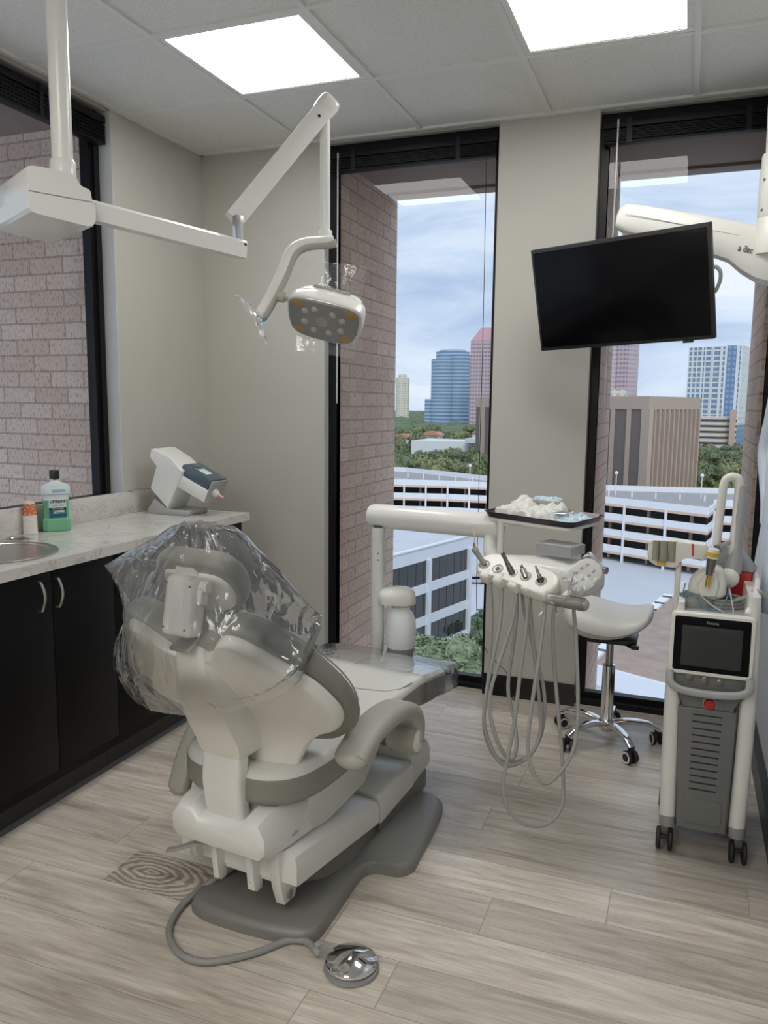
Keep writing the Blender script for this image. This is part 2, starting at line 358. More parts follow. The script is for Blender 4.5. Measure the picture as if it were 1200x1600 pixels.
    def pillow(s, outline, frame, tf, tb, ef=0.02, eb=0.02, warp=None, rings=(0.0, 0.06, 0.18, 0.4, 0.7, 1.0), crown=0.0):
        """rounded slab: closed 2-D outline, frame=(origin, ex, ey, n); front thickness tf (+n), back tb (-n); edge radii ef, eb; optional warp(u,v)->offset along n"""
        o, ex, ey, nn = [V3(q) for q in frame]; k = len(outline)
        cx = sum(p[0] for p in outline) / k; cy = sum(p[1] for p in outline) / k
        size = sum(math.hypot(p[0] - cx, p[1] - cy) for p in outline) / k
        def ring(inset, h):
            f = 1 - inset / size; r = []
            for p in outline:
                u = cx + (p[0] - cx) * f; v = cy + (p[1] - cy) * f
                w = warp(u, v) if warp else 0.0
                r.append(o + ex * u + ey * v + nn * (h + w))
            return r
        seq = []
        def side(T, e, sgn):
            out = []
            for a in (0, 20, 40, 60, 75, 90):
                a = math.radians(a); out.append(ring(e * (1 - math.cos(a)), sgn * (T - e + e * math.sin(a)) if T >= e else sgn * T * math.sin(a)))
            for q in (0.3, 0.55, 0.8, 0.97): out.append(ring(e + (size - e) * q, sgn * (T + crown * T * q)))
            return out
        f = side(tf, ef, 1); b = side(tb, eb, -1)
        return s.loft(list(reversed(b)) + f)
    def ellipsoid(s, c, r, n=20, m=12, rot=None):
        rings = []
        for j in range(m + 1):
            t = PI * j / m - PI / 2
            ring = []
            for i in range(n):
                p = V3((r[0] * max(math.cos(t), 1e-4) * math.cos(2 * PI * i / n), r[1] * max(math.cos(t), 1e-4) * math.sin(2 * PI * i / n), r[2] * math.sin(t)))
                if rot is not None: p = rot @ p
                ring.append(V3(c) + p)
            rings.append(ring)
        return s.loft(rings)
    def xform(s, m):
        for v in s.bm.verts: v.co = m @ v.co
        return s
    def build(s, name, m, parent=None, sharp=38, world=True, bevel=0.0, subsurf=0, double=True):
        if parent is not None and world:
            inv = parent_matrix(parent).inverted()
            for v in s.bm.verts: v.co = inv @ v.co
        if double: bmesh.ops.remove_doubles(s.bm, verts=s.bm.verts, dist=1e-6)
        bmesh.ops.recalc_face_normals(s.bm, faces=s.bm.faces)
        lim = math.radians(sharp)
        for f in s.bm.faces: f.smooth = True
        for e in s.bm.edges: e.smooth = (len(e.link_faces) != 2) or e.calc_face_angle(0) < lim
        me = bpy.data.meshes.new(name); s.bm.to_mesh(me); s.bm.free()
        o = bpy.data.objects.new(name, me); C.objects.link(o)
        if m is not None: me.materials.append(M[m] if isinstance(m, str) else m)
        if parent is not None: o.parent = parent
        if bevel > 0:
            b = o.modifiers.new('bevel', 'BEVEL'); b.width = bevel; b.segments = 2; b.limit_method = 'ANGLE'; b.angle_limit = math.radians(35)
        if subsurf: 
            q = o.modifiers.new('sub', 'SUBSURF'); q.levels = subsurf; q.render_levels = subsurf
        return o
def parent_matrix(o):
    m = Matrix.Translation(o.location) @ o.rotation_euler.to_matrix().to_4x4()
    return parent_matrix(o.parent) @ m if o.parent is not None else m
def thing(name, label, cat, loc=(0, 0, 0), rz=0.0, group=None):
    o = bpy.data.objects.new(name, None); C.objects.link(o); o.empty_display_size = 0.1
    o.location = loc; o.rotation_euler = (0, 0, rz); o['label'] = label; o['category'] = cat
    if group: o['group'] = group
    return o
def tag(o, label, cat, group=None, kind=None):
    o['label'] = label; o['category'] = cat
    if group: o['group'] = group
    if kind: o['kind'] = kind
    return o
def struct(o, label=None, cat=None):
    o['kind'] = 'structure'
    if label: o['label'] = label
    if cat: o['category'] = cat
    return o
def to_base(o, base):
    """move a one-mesh thing's origin to its base"""
    b = V3(base)
    for v in o.data.vertices: v.co -= b
    o.location = b
    return o
def text(name, body, size, loc, ex, ey, m, parent, extrude=0.0004, bold=False, width=None):
    cu = bpy.data.curves.new(name, 'FONT'); cu.body = body; cu.size = size; cu.extrude = extrude; cu.align_x = 'CENTER'; cu.align_y = 'CENTER'
    cu.resolution_u = 3
    if bold: cu.offset = size * 0.025
    t = bpy.data.objects.new(name, cu); C.objects.link(t)
    dg = bpy.context.evaluated_depsgraph_get(); me = bpy.data.meshes.new_from_object(t.evaluated_get(dg)); bpy.data.objects.remove(t); bpy.data.curves.remove(cu)
    ex, ey = V3(ex).normalized(), V3(ey).normalized(); ez = ex.cross(ey)
    if width:
        xs = [v.co.x for v in me.vertices]; w = max(xs) - min(xs)
        for v in me.vertices: v.co.x *= width / w
    mt = Matrix((ex, ey, ez)).transposed().to_4x4(); mt.translation = V3(loc)
    inv = parent_matrix(parent).inverted() if parent is not None else Matrix.Identity(4)
    me.transform(inv @ mt)
    o = bpy.data.objects.new(name, me); C.objects.link(o); me.materials.append(M[m])
    if parent is not None: o.parent = parent
    return o
# ================================================================== ROOM
XL, XR, YB, YF, H = -2.492, 0.345, 3.761, -2.6, 2.740
mb = MB(); mb.box((XL - 0.13, YF - 0.1, -0.2), (XR + 0.1, YB + 0.1, 0.0))
struct(mb.build('floor', 'wood'), 'pale oak vinyl plank floor', 'floor')
mb = MB(); mb.box((XL - 0.13, YF - 0.1, H), (XR + 0.1, YB + 0.1, H + 0.12))
ceil = struct(mb.build('ceiling', 'tile'), 'white acoustic tile drop ceiling', 'ceiling')
# grid tees of the drop ceiling
mb = MB()
XG = [-1.8782, -1.2686, -0.659, -0.0495]
YG = [3.133 - 0.6096 * k for k in range(0, 9)] 
for x in XG: mb.box((x - 0.012, YF, H - 0.0095), (x + 0.012, YB, H + 0.001))
for y in YG: mb.box((XL, y - 0.012, H - 0.010), (XR, y + 0.012, H + 0.001))
# wall angle round the edge
mb.box((XL, YB - 0.02, H - 0.011), (XR, YB, H + 0.001)); mb.box((XL, YF, H - 0.011), (XL + 0.02, YB, H + 0.001)); mb.box((XR - 0.02, YF, H - 0.011), (XR, YB, H + 0.001))
struct(mb.build('ceiling_grid', 'tee'), 'white metal grid of the drop ceiling', 'ceiling grid')
# walls
W1, W2 = (-1.778, -0.889), (-0.4395, 0.335)
mb = MB()
mb.box((XL - 0.13, YB, 0), (W1[0], YB + 0.1, H)); mb.box((W1[1], YB, 0), (W2[0], YB + 0.1, H)); mb.box((W2[1], YB, 0), (XR + 0.1, YB + 0.1, H))
mb.box((W1[0], YB, -0.02), (W1[1], YB + 0.1, 0.014)); mb.box((W2[0], YB, -0.02), (W2[1], YB + 0.1, 0.010))
mb.box((W1[0], YB + 0.02, 2.725), (W1[1], YB + 0.1, H)); mb.box((W2[0], YB + 0.02, 2.725), (W2[1], YB + 0.1, H))
struct(mb.build('wall_back', 'wall'), 'greige back wall with two floor-to-ceiling windows', 'wall')
YJ = 3.045
mb = MB()
mb.box((XL - 0.13, YJ, 0), (XL, YB, H)); mb.box((XL - 0.13, YF, 0), (XL, 1.25, H)); mb.box((XL - 0.13, 1.25, 0), (XL, YJ, 0.985)); mb.box((XL - 0.13, 1.25, 2.722), (XL - 0.02, YJ, H))
struct(mb.build('wall_left', 'wall'), 'greige left wall behind the counter', 'wall')
mb = MB(); mb.box((XR, YF, 0), (XR + 0.1, YB, H))
struct(mb.build('wall_right', 'wallgrey'), 'pale grey right wall', 'wall')
mb = MB(); mb.box((XL - 0.13, YF - 0.1, 0), (XR + 0.1, YF, H))
struct(mb.build('wall_front', 'wall'), 'greige wall behind the viewer', 'wall')
# baseboards
mb = MB(); mb.box((W1[1], YB - 0.007, 0), (W2[0], YB, 0.108)); mb.box((W1[1] - 0.006, YB - 0.007, 0), (W1[1], YB + 0.07, 0.108)); mb.box((XL, YB - 0.007, 0), (W1[0], YB, 0.108))
struct(mb.build('baseboard_back', 'base'), 'dark rubber baseboard of the back wall', 'baseboard')
mb = MB(); mb.box((XR - 0.028, YF, 0), (XR, YB, 0.105))
struct(mb.build('baseboard_right', 'base'), 'dark baseboard along the right wall', 'baseboard')
# white painted reveal at the left window and beside the back window
mb = MB(); mb.box((XL - 0.07, YJ - 0.002, 0.985), (XL + 0.001, YJ + 0.0, 2.722)); struct(mb.build('trim_1', 'trimwhite'), 'white painted jamb of the left window', 'trim')
mb = MB(); mb.box((W1[0], YB - 0.001, 0.014), (W1[0] + 0.002, YB + 0.065, 2.725)); struct(mb.build('trim_2', 'trimwhite'), 'white painted jamb of the back window', 'trim')

def window_back(n, x0, x1, fx0, fx1, lab):
    y0, y1 = YB + 0.055, YB + 0.1
    t = thing('window_%d' % n, lab, 'window', ((x0 + x1) / 2, y0, 0.0)); t['kind'] = 'structure'
    mb = MB(); mb.box((x0, y0, 0.0), (fx0, y1, 2.735)); mb.box((fx1, y0, 0.0), (x1, y1, 2.735)); mb.box((fx0, y0, 2.685), (fx1, y1, 2.735))
    mb.box((fx0, y0, 0.0), (fx1, y1, 0.062)); mb.box((x0, YB + 0.012, 0.0), (x1, y0 + 0.01, 0.036))
    mb.build('window_frame', 'frame', t)
    mb = MB(); mb.box((fx0 - 0.005, y0 + 0.02, 0.055), (fx1 + 0.005, y0 + 0.021, 2.69)); 
    # a single sheet keeps one reflection
    bm = mb.bm; bm.clear(); vs = [bm.verts.new(p) for p in ((fx0 - 0.005, y0 + 0.02, 0.055), (fx1 + 0.005, y0 + 0.02, 0.055), (fx1 + 0.005, y0 + 0.02, 2.69), (fx0 - 0.005, y0 + 0.02, 2.69))]; bm.faces.new(vs)
    mb.build('glass_pane', 'pane', t)
    return t
window_back(2, W1[0], W1[1], -1.729, -0.914, 'tall back window between the left corner and the wall pier')
window_back(3, W2[0], W2[1], -0.402, 0.297, 'tall back window behind the television')
t = thing('window_1', 'black framed window over the counter looking onto a brick wall', 'window', (XL - 0.1, 2.2, 0.985)); t['kind'] = 'structure'
x0, x1 = XL - 0.115, XL - 0.07
mb = MB(); mb.box((x0, YJ - 0.075, 0.985), (x1, YJ, 2.72)); mb.box((x0, 1.25, 2.66), (x1, YJ, 2.72)); mb.box((x0, 1.25, 0.985), (x1, YJ, 1.005)); mb.box((x0, 1.25, 0.985), (x1, 1.31, 2.72))
mb.box((x1 - 0.002, YJ - 0.05, 0.985), (x1 + 0.014, YJ - 0.026, 2.72))
mb.build('window_frame', 'frame', t)
mb = MB(); bm = mb.bm; bm.faces.new([bm.verts.new(p) for p in ((x0 + 0.02, 1.3, 1.0), (x0 + 0.02, YJ - 0.07, 1.0), (x0 + 0.02, YJ - 0.07, 2.67), (x0 + 0.02, 1.3, 2.67))])
mb.build('glass_pane', 'pane', t)

# raised venetian blinds
def blind(a, b, depth, lab, wand=None, rows=10, ztop=2.683, zbot=2.582, along='X', cords=()):
    """a, b: ends of the head rail (3-D); depth: direction towards the glass"""
    a, b, dv = V3(a), V3(b), V3(depth)
    t = thing('venetian_blind', lab, 'blind', (a + b) / 2); t.location.z = zbot
    ex = (b - a).normalized()
    mb = MB(); mb.obox((a + b) / 2 + V3((0, 0, ztop - 0.018)) , ((b - a).length, 0.046, 0.034), ex, dv, 0.004); mb.build('head_rail', 'blind', t)
    mb = MB(); h = ztop - 0.04 - zbot - 0.014
    for k in range(rows):
        z = zbot + 0.016 + h * k / rows
        mb.obox((a + b) / 2 + V3((0, 0, z)), ((b - a).length - 0.01, 0.05 - 0.004 * (k % 2), h / rows * 0.55), ex, dv)
    mb.build('slat_stack', 'blind', t)
    mb = MB(); mb.obox((a + b) / 2 + V3((0, 0, zbot + 0.006)), ((b - a).length - 0.01, 0.05, 0.012), ex, dv, 0.003); mb.build('bottom_rail', 'blind', t)
    L_ = (b - a).length
    for f in (0.15, 0.78):
        p = a + ex * (L_ * f); mb = MB(); mb.obox(p + V3((0, 0, (ztop + zbot) / 2)) - dv * 0.026, (0.022, 0.003, ztop - zbot), ex, dv); mb.build('ladder_tape', 'frame', t)
    return t
bl = blind((W1[0] + 0.03, YB + 0.027, 0), (W1[1] - 0.008, YB + 0.027, 0), (0, 1, 0), 'black venetian blind raised to the top of the window left of the wall pier')
mb = MB(); mb.tube([(-1.703, YB + 0.004, 2.672), (-1.706, YB + 0.006, 1.443)], 0.0042, 6); mb.build('tilt_wand', 'wand', bl)
mb = MB(); mb.tube(spline([(-0.950, YB + 0.01, 2.58), (-0.944, YB + 0.01, 1.85), (-0.943, YB + 0.01, 0.92), (-0.936, YB + 0.008, 0.42), (-0.892, YB - 0.012, 0.255), (-0.83, YB - 0.012, 0.18), (-0.775, YB - 0.013, 0.133), (-0.742, YB - 0.02, 0.06), (-0.728, YB - 0.03, 0.012)], 6), 0.0016, 5); mb.build('pull_cord', 'frame', bl)
mb = MB(); mb.lathe([(0.003, 0), (0.008, 0.003), (0.009, 0.012), (0.004, 0.018)], (-0.728, YB - 0.034, 0.0005), n=12); mb.build('cord_tassel', 'darksteel', bl)
bl = blind((W2[0] + 0.012, YB + 0.027, 0), (W2[1] - 0.008, YB + 0.027, 0), (0, 1, 0), 'black venetian blind raised above the television window')
mb = MB(); mb.tube([(-0.363, YB + 0.004, 2.682), (-0.364, YB + 0.006, 1.427)], 0.0042, 6); mb.build('tilt_wand', 'wand', bl)
blind((XL - 0.04, 1.3, 0), (XL - 0.04, YJ - 0.012, 0), (-1, 0, 0), 'black venetian blind raised above the counter window', ztop=2.70, zbot=2.575)

# ceiling light panels (two in view, the rest unseen, added as fill light from behind)
def panel(x0, y0, lab):
    x1, y1 = x0 + 0.6096, y0 + 0.6096
    t = thing('ceiling_light', lab, 'ceiling light', ((x0 + x1) / 2, (y0 + y1) / 2, H - 0.012), 0, 'square light panels in the drop ceiling')
    mb = MB()
    for lo, hi in (((x0 + 0.012, y0 + 0.012), (x1 - 0.012, y0 + 0.036)), ((x0 + 0.012, y1 - 0.036), (x1 - 0.012, y1 - 0.012)), ((x0 + 0.012, y0 + 0.036), (x0 + 0.036, y1 - 0.036)), ((x1 - 0.036, y0 + 0.036), (x1 - 0.012, y1 - 0.036))):
        mb.box((lo[0], lo[1], H - 0.009), (hi[0], hi[1], H - 0.0005), 0.002)
    mb.build('frame', 'tee', t)
    mb = MB(); mb.box((x0 + 0.034, y0 + 0.034, H - 0.0045), (x1 - 0.034, y1 - 0.034, H - 0.0005)); mb.build('diffuser', 'panel', t)
    return t
panel(-1.8782, 2.5234, 'square lit ceiling panel above the dental light')
panel(-0.659, 2.5234, 'square lit ceiling panel nearest the television')
for x, y, lab in ((-1.2686, 0.0850, 'added unseen fill light panel overhead, first row behind the viewer'), (-1.8782, -1.1342, 'added unseen fill light panel on the counter side, second row behind the viewer'), (-0.659, -1.1342, 'added unseen fill light panel on the right wall side, second row behind the viewer'), (-1.2686, -1.7438, 'added unseen fill light panel in the middle, last row'), (-0.659, -2.3534, 'added unseen fill light panel on the right wall side, last row'), (-1.8782, -2.3534, 'added unseen fill light panel on the counter side, last row')): panel(x, y, lab)

# wall outlet on the back wall
t = thing('wall_outlet', 'white wall outlet plate with red-brown sockets left of the back window', 'outlet', (-2.099, YB, 0.33))
mb = MB(); mb.box((-2.134, YB - 0.007, 0.303), (-2.062, YB, 0.418), 0.003); mb.build('plate', 'outlet', t)
for dz in (0.335, 0.372):
    for dx in (-2.110, -2.084):
        mb = MB(); mb.box((dx - 0.009, YB - 0.0095, dz - 0.012), (dx + 0.009, YB - 0.005, dz + 0.012), 0.001); mb.build('socket', 'socketred', t)

# ================================================================== BUILDING OUTSIDE THE PANES
def pier(lo, hi, m, lab):
    mb = MB(); mb.box(lo, hi); o = tag(mb.build('brick_pier', m), lab, 'brick pier', 'brick piers outside the windows')
    return to_base(o, ((lo[0] + hi[0]) / 2, (lo[1] + hi[1]) / 2, lo[2]))
pier((-2.25, 3.875, -33), (-1.738, 4.725, 2.69), 'brickY', 'brick pier outside the back window nearest the room corner')
pier((-0.86, 3.875, -33), (-0.425, 4.70, 2.69), 'brickY', 'brick pier behind the wall pier, seen left of the television window')
pier((0.282, 3.875, -33), (0.72, 4.70, 2.69), 'brickY', 'narrow strip of brick pier at the right of the television window')
pier((-3.9, 3.02, -33), (-2.64, 3.45, 2.69), 'brickX', 'wide brick pier outside the counter window')
mb = MB(); mb.box((-6.0, 3.87, 2.67), (5.0, 4.72, 4.2)); mb.box((-2.3, 4.55, 2.655), (5.0, 4.6, 2.68))
struct(mb.build('roof_soffit', 'soffit'), 'brown stucco soffit above the back windows', 'soffit')
mb = MB(); mb.box((-4.0, -3.0, 2.67), (-2.63, 3.86, 4.2)); struct(mb.build('roof_soffit', 'soffit'), 'brown stucco soffit above the counter window', 'soffit')
# ================================================================== THE CITY BELOW
GZ = -32.0
def facade_mat(name, wallc, winc, hz, fz, px, fx, rough=0.5, wrough=0.25, z0=0.0, metal=0.0):
    """storeys of height hz (window share fz) and bays of width px (window share fx)"""
    m, nt, out = new_mat(name); p = N(nt, 'ShaderNodeBsdfPrincipled')
    tc = N(nt, 'ShaderNodeTexCoord'); sep = N(nt, 'ShaderNodeSeparateXYZ'); L(nt, tc, 'Object', sep, 0)
    def mth(op, a, val=None, b=None):
        n = N(nt, 'ShaderNodeMath', _operation=op); nt.links.new(a, n.inputs[0])
        if b is not None: nt.links.new(b, n.inputs[1])
        elif val is not None: n.inputs[1].default_value = val
        return n.outputs[0]
    zz = mth('LESS_THAN', mth('FRACT', mth('DIVIDE', mth('ADD', sep.outputs['Z'], z0), hz)), fz)
    if px:
        geo = N(nt, 'ShaderNodeNewGeometry'); sn = N(nt, 'ShaderNodeSeparateXYZ'); L(nt, geo, 'Normal', sn, 0)
        # run along the wall: use x where the wall faces y and y where it faces x
        s = mth('ADD', mth('MULTIPLY', sep.outputs['X'], b=mth('ABSOLUTE', sn.outputs['Y'])), b=mth('MULTIPLY', sep.outputs['Y'], b=mth('ABSOLUTE', sn.outputs['X'])))
        xx = mth('LESS_THAN', mth('FRACT', mth('DIVIDE', s, px)), fx)
        zz = mth('MULTIPLY', zz, b=xx)
    wn = N(nt, 'ShaderNodeTexNoise', Scale=0.12, Detail=2.0); L(nt, tc, 'Object', wn, 'Vector')
    v = N(nt, 'ShaderNodeMix', _data_type='RGBA'); L(nt, wn, 'Fac', v, 0); v.inputs[6].default_value = rgb([c * 0.75 for c in winc]); v.inputs[7].default_value = rgb([min(1, c * 1.25) for c in winc])
    mx = N(nt, 'ShaderNodeMix', _data_type='RGBA'); nt.links.new(zz, mx.inputs[0]); mx.inputs[6].default_value = rgb(wallc); L(nt, v, 2, mx, 7)
    L(nt, mx, 2, p, 'Base Color')
    rr = N(nt, 'ShaderNodeMix', _data_type='FLOAT'); nt.links.new(zz, rr.inputs[0]); rr.inputs[2].default_value = rough; rr.inputs[3].default_value = wrough; L(nt, rr, 0, p, 'Roughness')
    L(nt, p, 0, out, 0); return m
M['ground'] = mat('hazy_green_ground', (0.12, 0.17, 0.10), 0.9, var=0.5, scale=0.05)
M['lot'] = mat('pale_concrete_lot', (0.50, 0.53, 0.58), 0.8, var=0.08, scale=0.15)
M['grass'] = mat('lawn_grass', (0.12, 0.20, 0.06), 0.9, var=0.3, scale=0.5)
M['gwhite'] = mat('garage_white_concrete', (0.74, 0.77, 0.82), 0.7, var=0.04, scale=0.4)
M['gpeach'] = mat('garage_peach_beam', (0.66, 0.47, 0.38), 0.7, var=0.05, scale=0.4)
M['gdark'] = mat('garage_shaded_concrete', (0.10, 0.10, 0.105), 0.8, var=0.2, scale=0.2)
M['gdeck'] = mat('parking_deck_asphalt', (0.33, 0.32, 0.33), 0.85, var=0.12, scale=0.3)
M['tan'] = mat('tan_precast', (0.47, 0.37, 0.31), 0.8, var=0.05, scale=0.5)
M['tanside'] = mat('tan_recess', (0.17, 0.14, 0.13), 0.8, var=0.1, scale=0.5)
M['dglass'] = facade_mat('dark_curtain_glass', (0.03, 0.032, 0.038), (0.035, 0.04, 0.05), 3.6, 0.6, 1.2, 0.9, 0.3, 0.1)
M['wroof'] = mat('white_membrane_roof', (0.55, 0.58, 0.63), 0.8, var=0.1, scale=0.4)
M['wpanel'] = mat('white_facade_panel', (0.68, 0.72, 0.79), 0.6, var=0.06, scale=0.6)
M['oglass'] = mat('office_dark_glass', (0.02, 0.023, 0.024), 0.04, var=0.1, scale=0.3, spec=0.8)
M['gravel'] = mat('brown_gravel_roof', (0.34, 0.265, 0.225), 0.95, var=0.35, scale=0.8)
M['bluet'] = facade_mat('blue_banded_glass', (0.38, 0.50, 0.64), (0.16, 0.27, 0.42), 4.0, 0.55, 0, 0, 0.4, 0.2)
M['pinkt'] = facade_mat('rose_granite', (0.52, 0.40, 0.43), (0.24, 0.22, 0.30), 3.9, 0.5, 3.0, 0.72, 0.6, 0.3)
M['pinkt2'] = facade_mat('pale_rose_granite', (0.62, 0.50, 0.54), (0.47, 0.38, 0.44), 3.9, 0.45, 0, 0, 0.6, 0.3)
M['beiget'] = facade_mat('beige_tower', (0.70, 0.66, 0.55), (0.45, 0.46, 0.45), 3.4, 0.45, 5.0, 0.6)
M['aptt'] = facade_mat('white_apartment_grid', (0.72, 0.74, 0.74), (0.20, 0.29, 0.42), 3.3, 0.72, 4.6, 0.8)
M['aptside'] = facade_mat('white_apartment_side', (0.74, 0.75, 0.74), (0.45, 0.48, 0.52), 3.3, 0.5, 3.0, 0.45)
M['aptblue'] = facade_mat('blue_apartment_glass', (0.15, 0.25, 0.42), (0.26, 0.38, 0.58), 3.3, 0.55, 2.2, 0.6, 0.3, 0.2)
M['deckt'] = facade_mat('cream_parking_levels', (0.66, 0.60, 0.55), (0.08, 0.08, 0.09), 3.2, 0.42, 0, 0)
M['redroof'] = mat('terracotta_roof', (0.50, 0.25, 0.18), 0.8, var=0.15, scale=0.4)
M['lowwhite'] = mat('white_low_building', (0.66, 0.69, 0.72), 0.7, var=0.05, scale=0.2)
M['lowpink'] = mat('pinkish_low_building', (0.52, 0.38, 0.33), 0.8, var=0.08, scale=0.2)
M['carpaint'] = mat('silver_car_paint', (0.50, 0.53, 0.57), 0.25, 0.4, var=0)
def leaf_mat(name, a, b):
    m, nt, out = new_mat(name); p = N(nt, 'ShaderNodeBsdfPrincipled', Roughness=0.7)
    g = N(nt, 'ShaderNodeTexCoord'); no = N(nt, 'ShaderNodeTexNoise', Scale=0.9, Detail=4.0); L(nt, g, 'Object', no, 'Vector')
    oi = N(nt, 'ShaderNodeObjectInfo'); ad = N(nt, 'ShaderNodeMath', _operation='MULTIPLY_ADD'); L(nt, oi, 'Random', ad, 0); ad.inputs[1].default_value = 0.35; L(nt, no, 'Fac', ad, 2)
    cr = N(nt, 'ShaderNodeValToRGB'); cr.color_ramp.elements[0].position = 0.4; cr.color_ramp.elements[0].color = rgb(a); cr.color_ramp.elements[1].position = 0.95; cr.color_ramp.elements[1].color = rgb(b)
    L(nt, ad, 0, cr, 0); L(nt, cr, 0, p, 'Base Color'); L(nt, p, 0, out, 0); return m
M['leafa'] = leaf_mat('oak_leaf', (0.085, 0.115, 0.058), (0.235, 0.265, 0.12))
M['leafb'] = leaf_mat('dark_oak_leaf', (0.06, 0.10, 0.065), (0.17, 0.22, 0.12))
M['leafc'] = leaf_mat('bright_leaf', (0.15, 0.21, 0.05), (0.33, 0.38, 0.12))
M['leafd'] = leaf_mat('pale_feathery_leaf', (0.13, 0.19, 0.095), (0.37, 0.44, 0.27))
M['bark'] = mat('tree_bark', (0.10, 0.075, 0.055), 0.9, var=0.2, scale=2)

# --- ground
mb = MB(); mb.box((-2500, 60, GZ - 1), (1500, 4200, GZ)); struct(mb.build('ground', 'ground'), 'hazy green land far below', 'ground')
mb = MB(); mb.box((-75, 92, GZ), (60, 202, GZ + 0.08)); struct(mb.build('pavement', 'lot'), 'pale concrete lot in front of the parking garage', 'pavement')
mb = MB(); mb.prism([(-34, 62, 0), (-14, 62, 0), (-6, 92, 0), (-31, 112, 0), (-40, 112, 0)], (0, 0, GZ + 0.02), (0, 0, GZ + 0.16)); tag(mb.build('lawn', 'grass'), 'short green lawn beside the white office building', 'lawn', kind='stuff')

# --- white parking garage
PL = [(-120, 184), (-95, 190), (-70.5, 193.7), (-58, 196.6), (-47, 197.2), (-31, 187.3), (-16, 177.4), (4.6, 166.6), (5.9, 174), (6.4, 182.5), (12.0, 183.2), (40, 187)]
FAR = [(40, 214), (14, 210), (-1.4, 206), (-18, 203), (-51, 214), (-66, 223), (-81, 231), (-120, 233)]
t = thing('parking_garage', 'white open parking garage of several decks with peach beams', 'parking garage', (-30, 195, GZ))
def strip(pl, z0, z1, th, m, name, parent):
    mb = MB()
    for a, b in zip(pl, pl[1:]):
        a, b = V3((a[0], a[1], 0)), V3((b[0], b[1], 0)); d = (b - a).normalized(); n = V3((d.y, -d.x, 0))
        q = [a + n * 0.02, b + n * 0.02, b - n * th, a - n * th]
        mb.prism(q, (0, 0, z0), (0, 0, z1))
    return mb.build(name, m, parent, double=False)
zt, FP = -18.0, 3.47
poly = [V3((p[0], p[1], 0)) for p in PL + FAR]
for k in range(5):
    z = zt - k * FP
    if z - 1.4 > GZ:
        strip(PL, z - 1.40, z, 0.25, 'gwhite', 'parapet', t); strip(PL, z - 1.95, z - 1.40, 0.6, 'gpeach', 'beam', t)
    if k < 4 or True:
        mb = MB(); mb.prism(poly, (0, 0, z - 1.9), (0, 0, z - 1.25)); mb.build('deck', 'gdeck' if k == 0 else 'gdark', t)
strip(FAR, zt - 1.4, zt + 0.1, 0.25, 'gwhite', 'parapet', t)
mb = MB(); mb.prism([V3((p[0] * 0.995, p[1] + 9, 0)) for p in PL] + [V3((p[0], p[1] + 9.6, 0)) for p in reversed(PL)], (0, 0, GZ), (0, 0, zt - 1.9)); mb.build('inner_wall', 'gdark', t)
def along(pl, step, start=0.0):
    out = []; s = start
    for a, b in zip(pl, pl[1:]):
        a, b = V3((a[0], a[1], 0)), V3((b[0], b[1], 0)); Ld = (b - a).length
        while s <= Ld: out.append((a + (b - a) * (s / Ld), (b - a).normalized())); s += step
        s -= Ld
    return out
for p, d in along(PL[2:5], 5.7, 2.0) + along(PL[4:8], 9.6, 3.2) + [(V3((5.9, 174, 0)), V3((0.15, 1, 0)))]:
    n = V3((d.y, -d.x, 0)); mb = MB(); mb.obox(p + n * 0.1 + V3((0, 0, (GZ + zt - 1.4) / 2)), (0.42, 0.42, zt - 1.4 - GZ), d, n); mb.build('column', 'gwhite', t)
    mb = MB(); mb.obox(p + d * 4.0 - n * 3.0 + V3((0, 0, (GZ + zt - 2) / 2)), (0.5, 0.5, zt - 2 - GZ), d, n); mb.build('inner_column', 'gpeach', t)
for i, (p, d) in enumerate(along([(-80, 214), (-47, 206), (-18, 190), (6, 189)], 5.2, 1.0)):
    mb = MB(); mb.cyl(p + V3((0, 0, zt - 1.25)), p + V3((0, 0, zt + 0.1)), 0.2, n=8); mb.build('deck_post', 'gwhite', t)
for i, (p, d) in enumerate(along([(-78, 209), (-47, 201.5), (-18, 184), (8, 176)], 2.7, 0.5)):
    if i > 40: break
    mb = MB(); n = V3((d.y, -d.x, 0)); mb.obox(p + V3((0, 0, zt - 1.24)), (0.14, 5.0, 0.03), d + n * 0.6, n); mb.build('stall_line', 'gwhite', t)
for x, y, lab in ((-52.0, 190 + 8, 'white globe lamp post on the garage roof left of the wall pier'), (-15.2, 193, 'white globe lamp post on the garage roof before the tan building'), (3.6, 195, 'white globe lamp post on the garage roof before the right trees')):
    lt = thing('lamp_post', lab, 'lamp post', (x, y, zt - 1.25)); mb = MB(); mb.cyl((x, y, zt - 1.25), (x, y, zt + 3.6), 0.13, 0.09, 8); mb.build('pole', 'gwhite', lt)
    mb = MB(); mb.ellipsoid((x, y, zt + 4.0), (0.42, 0.42, 0.45), 10, 8); mb.build('globe', 'gwhite', lt)

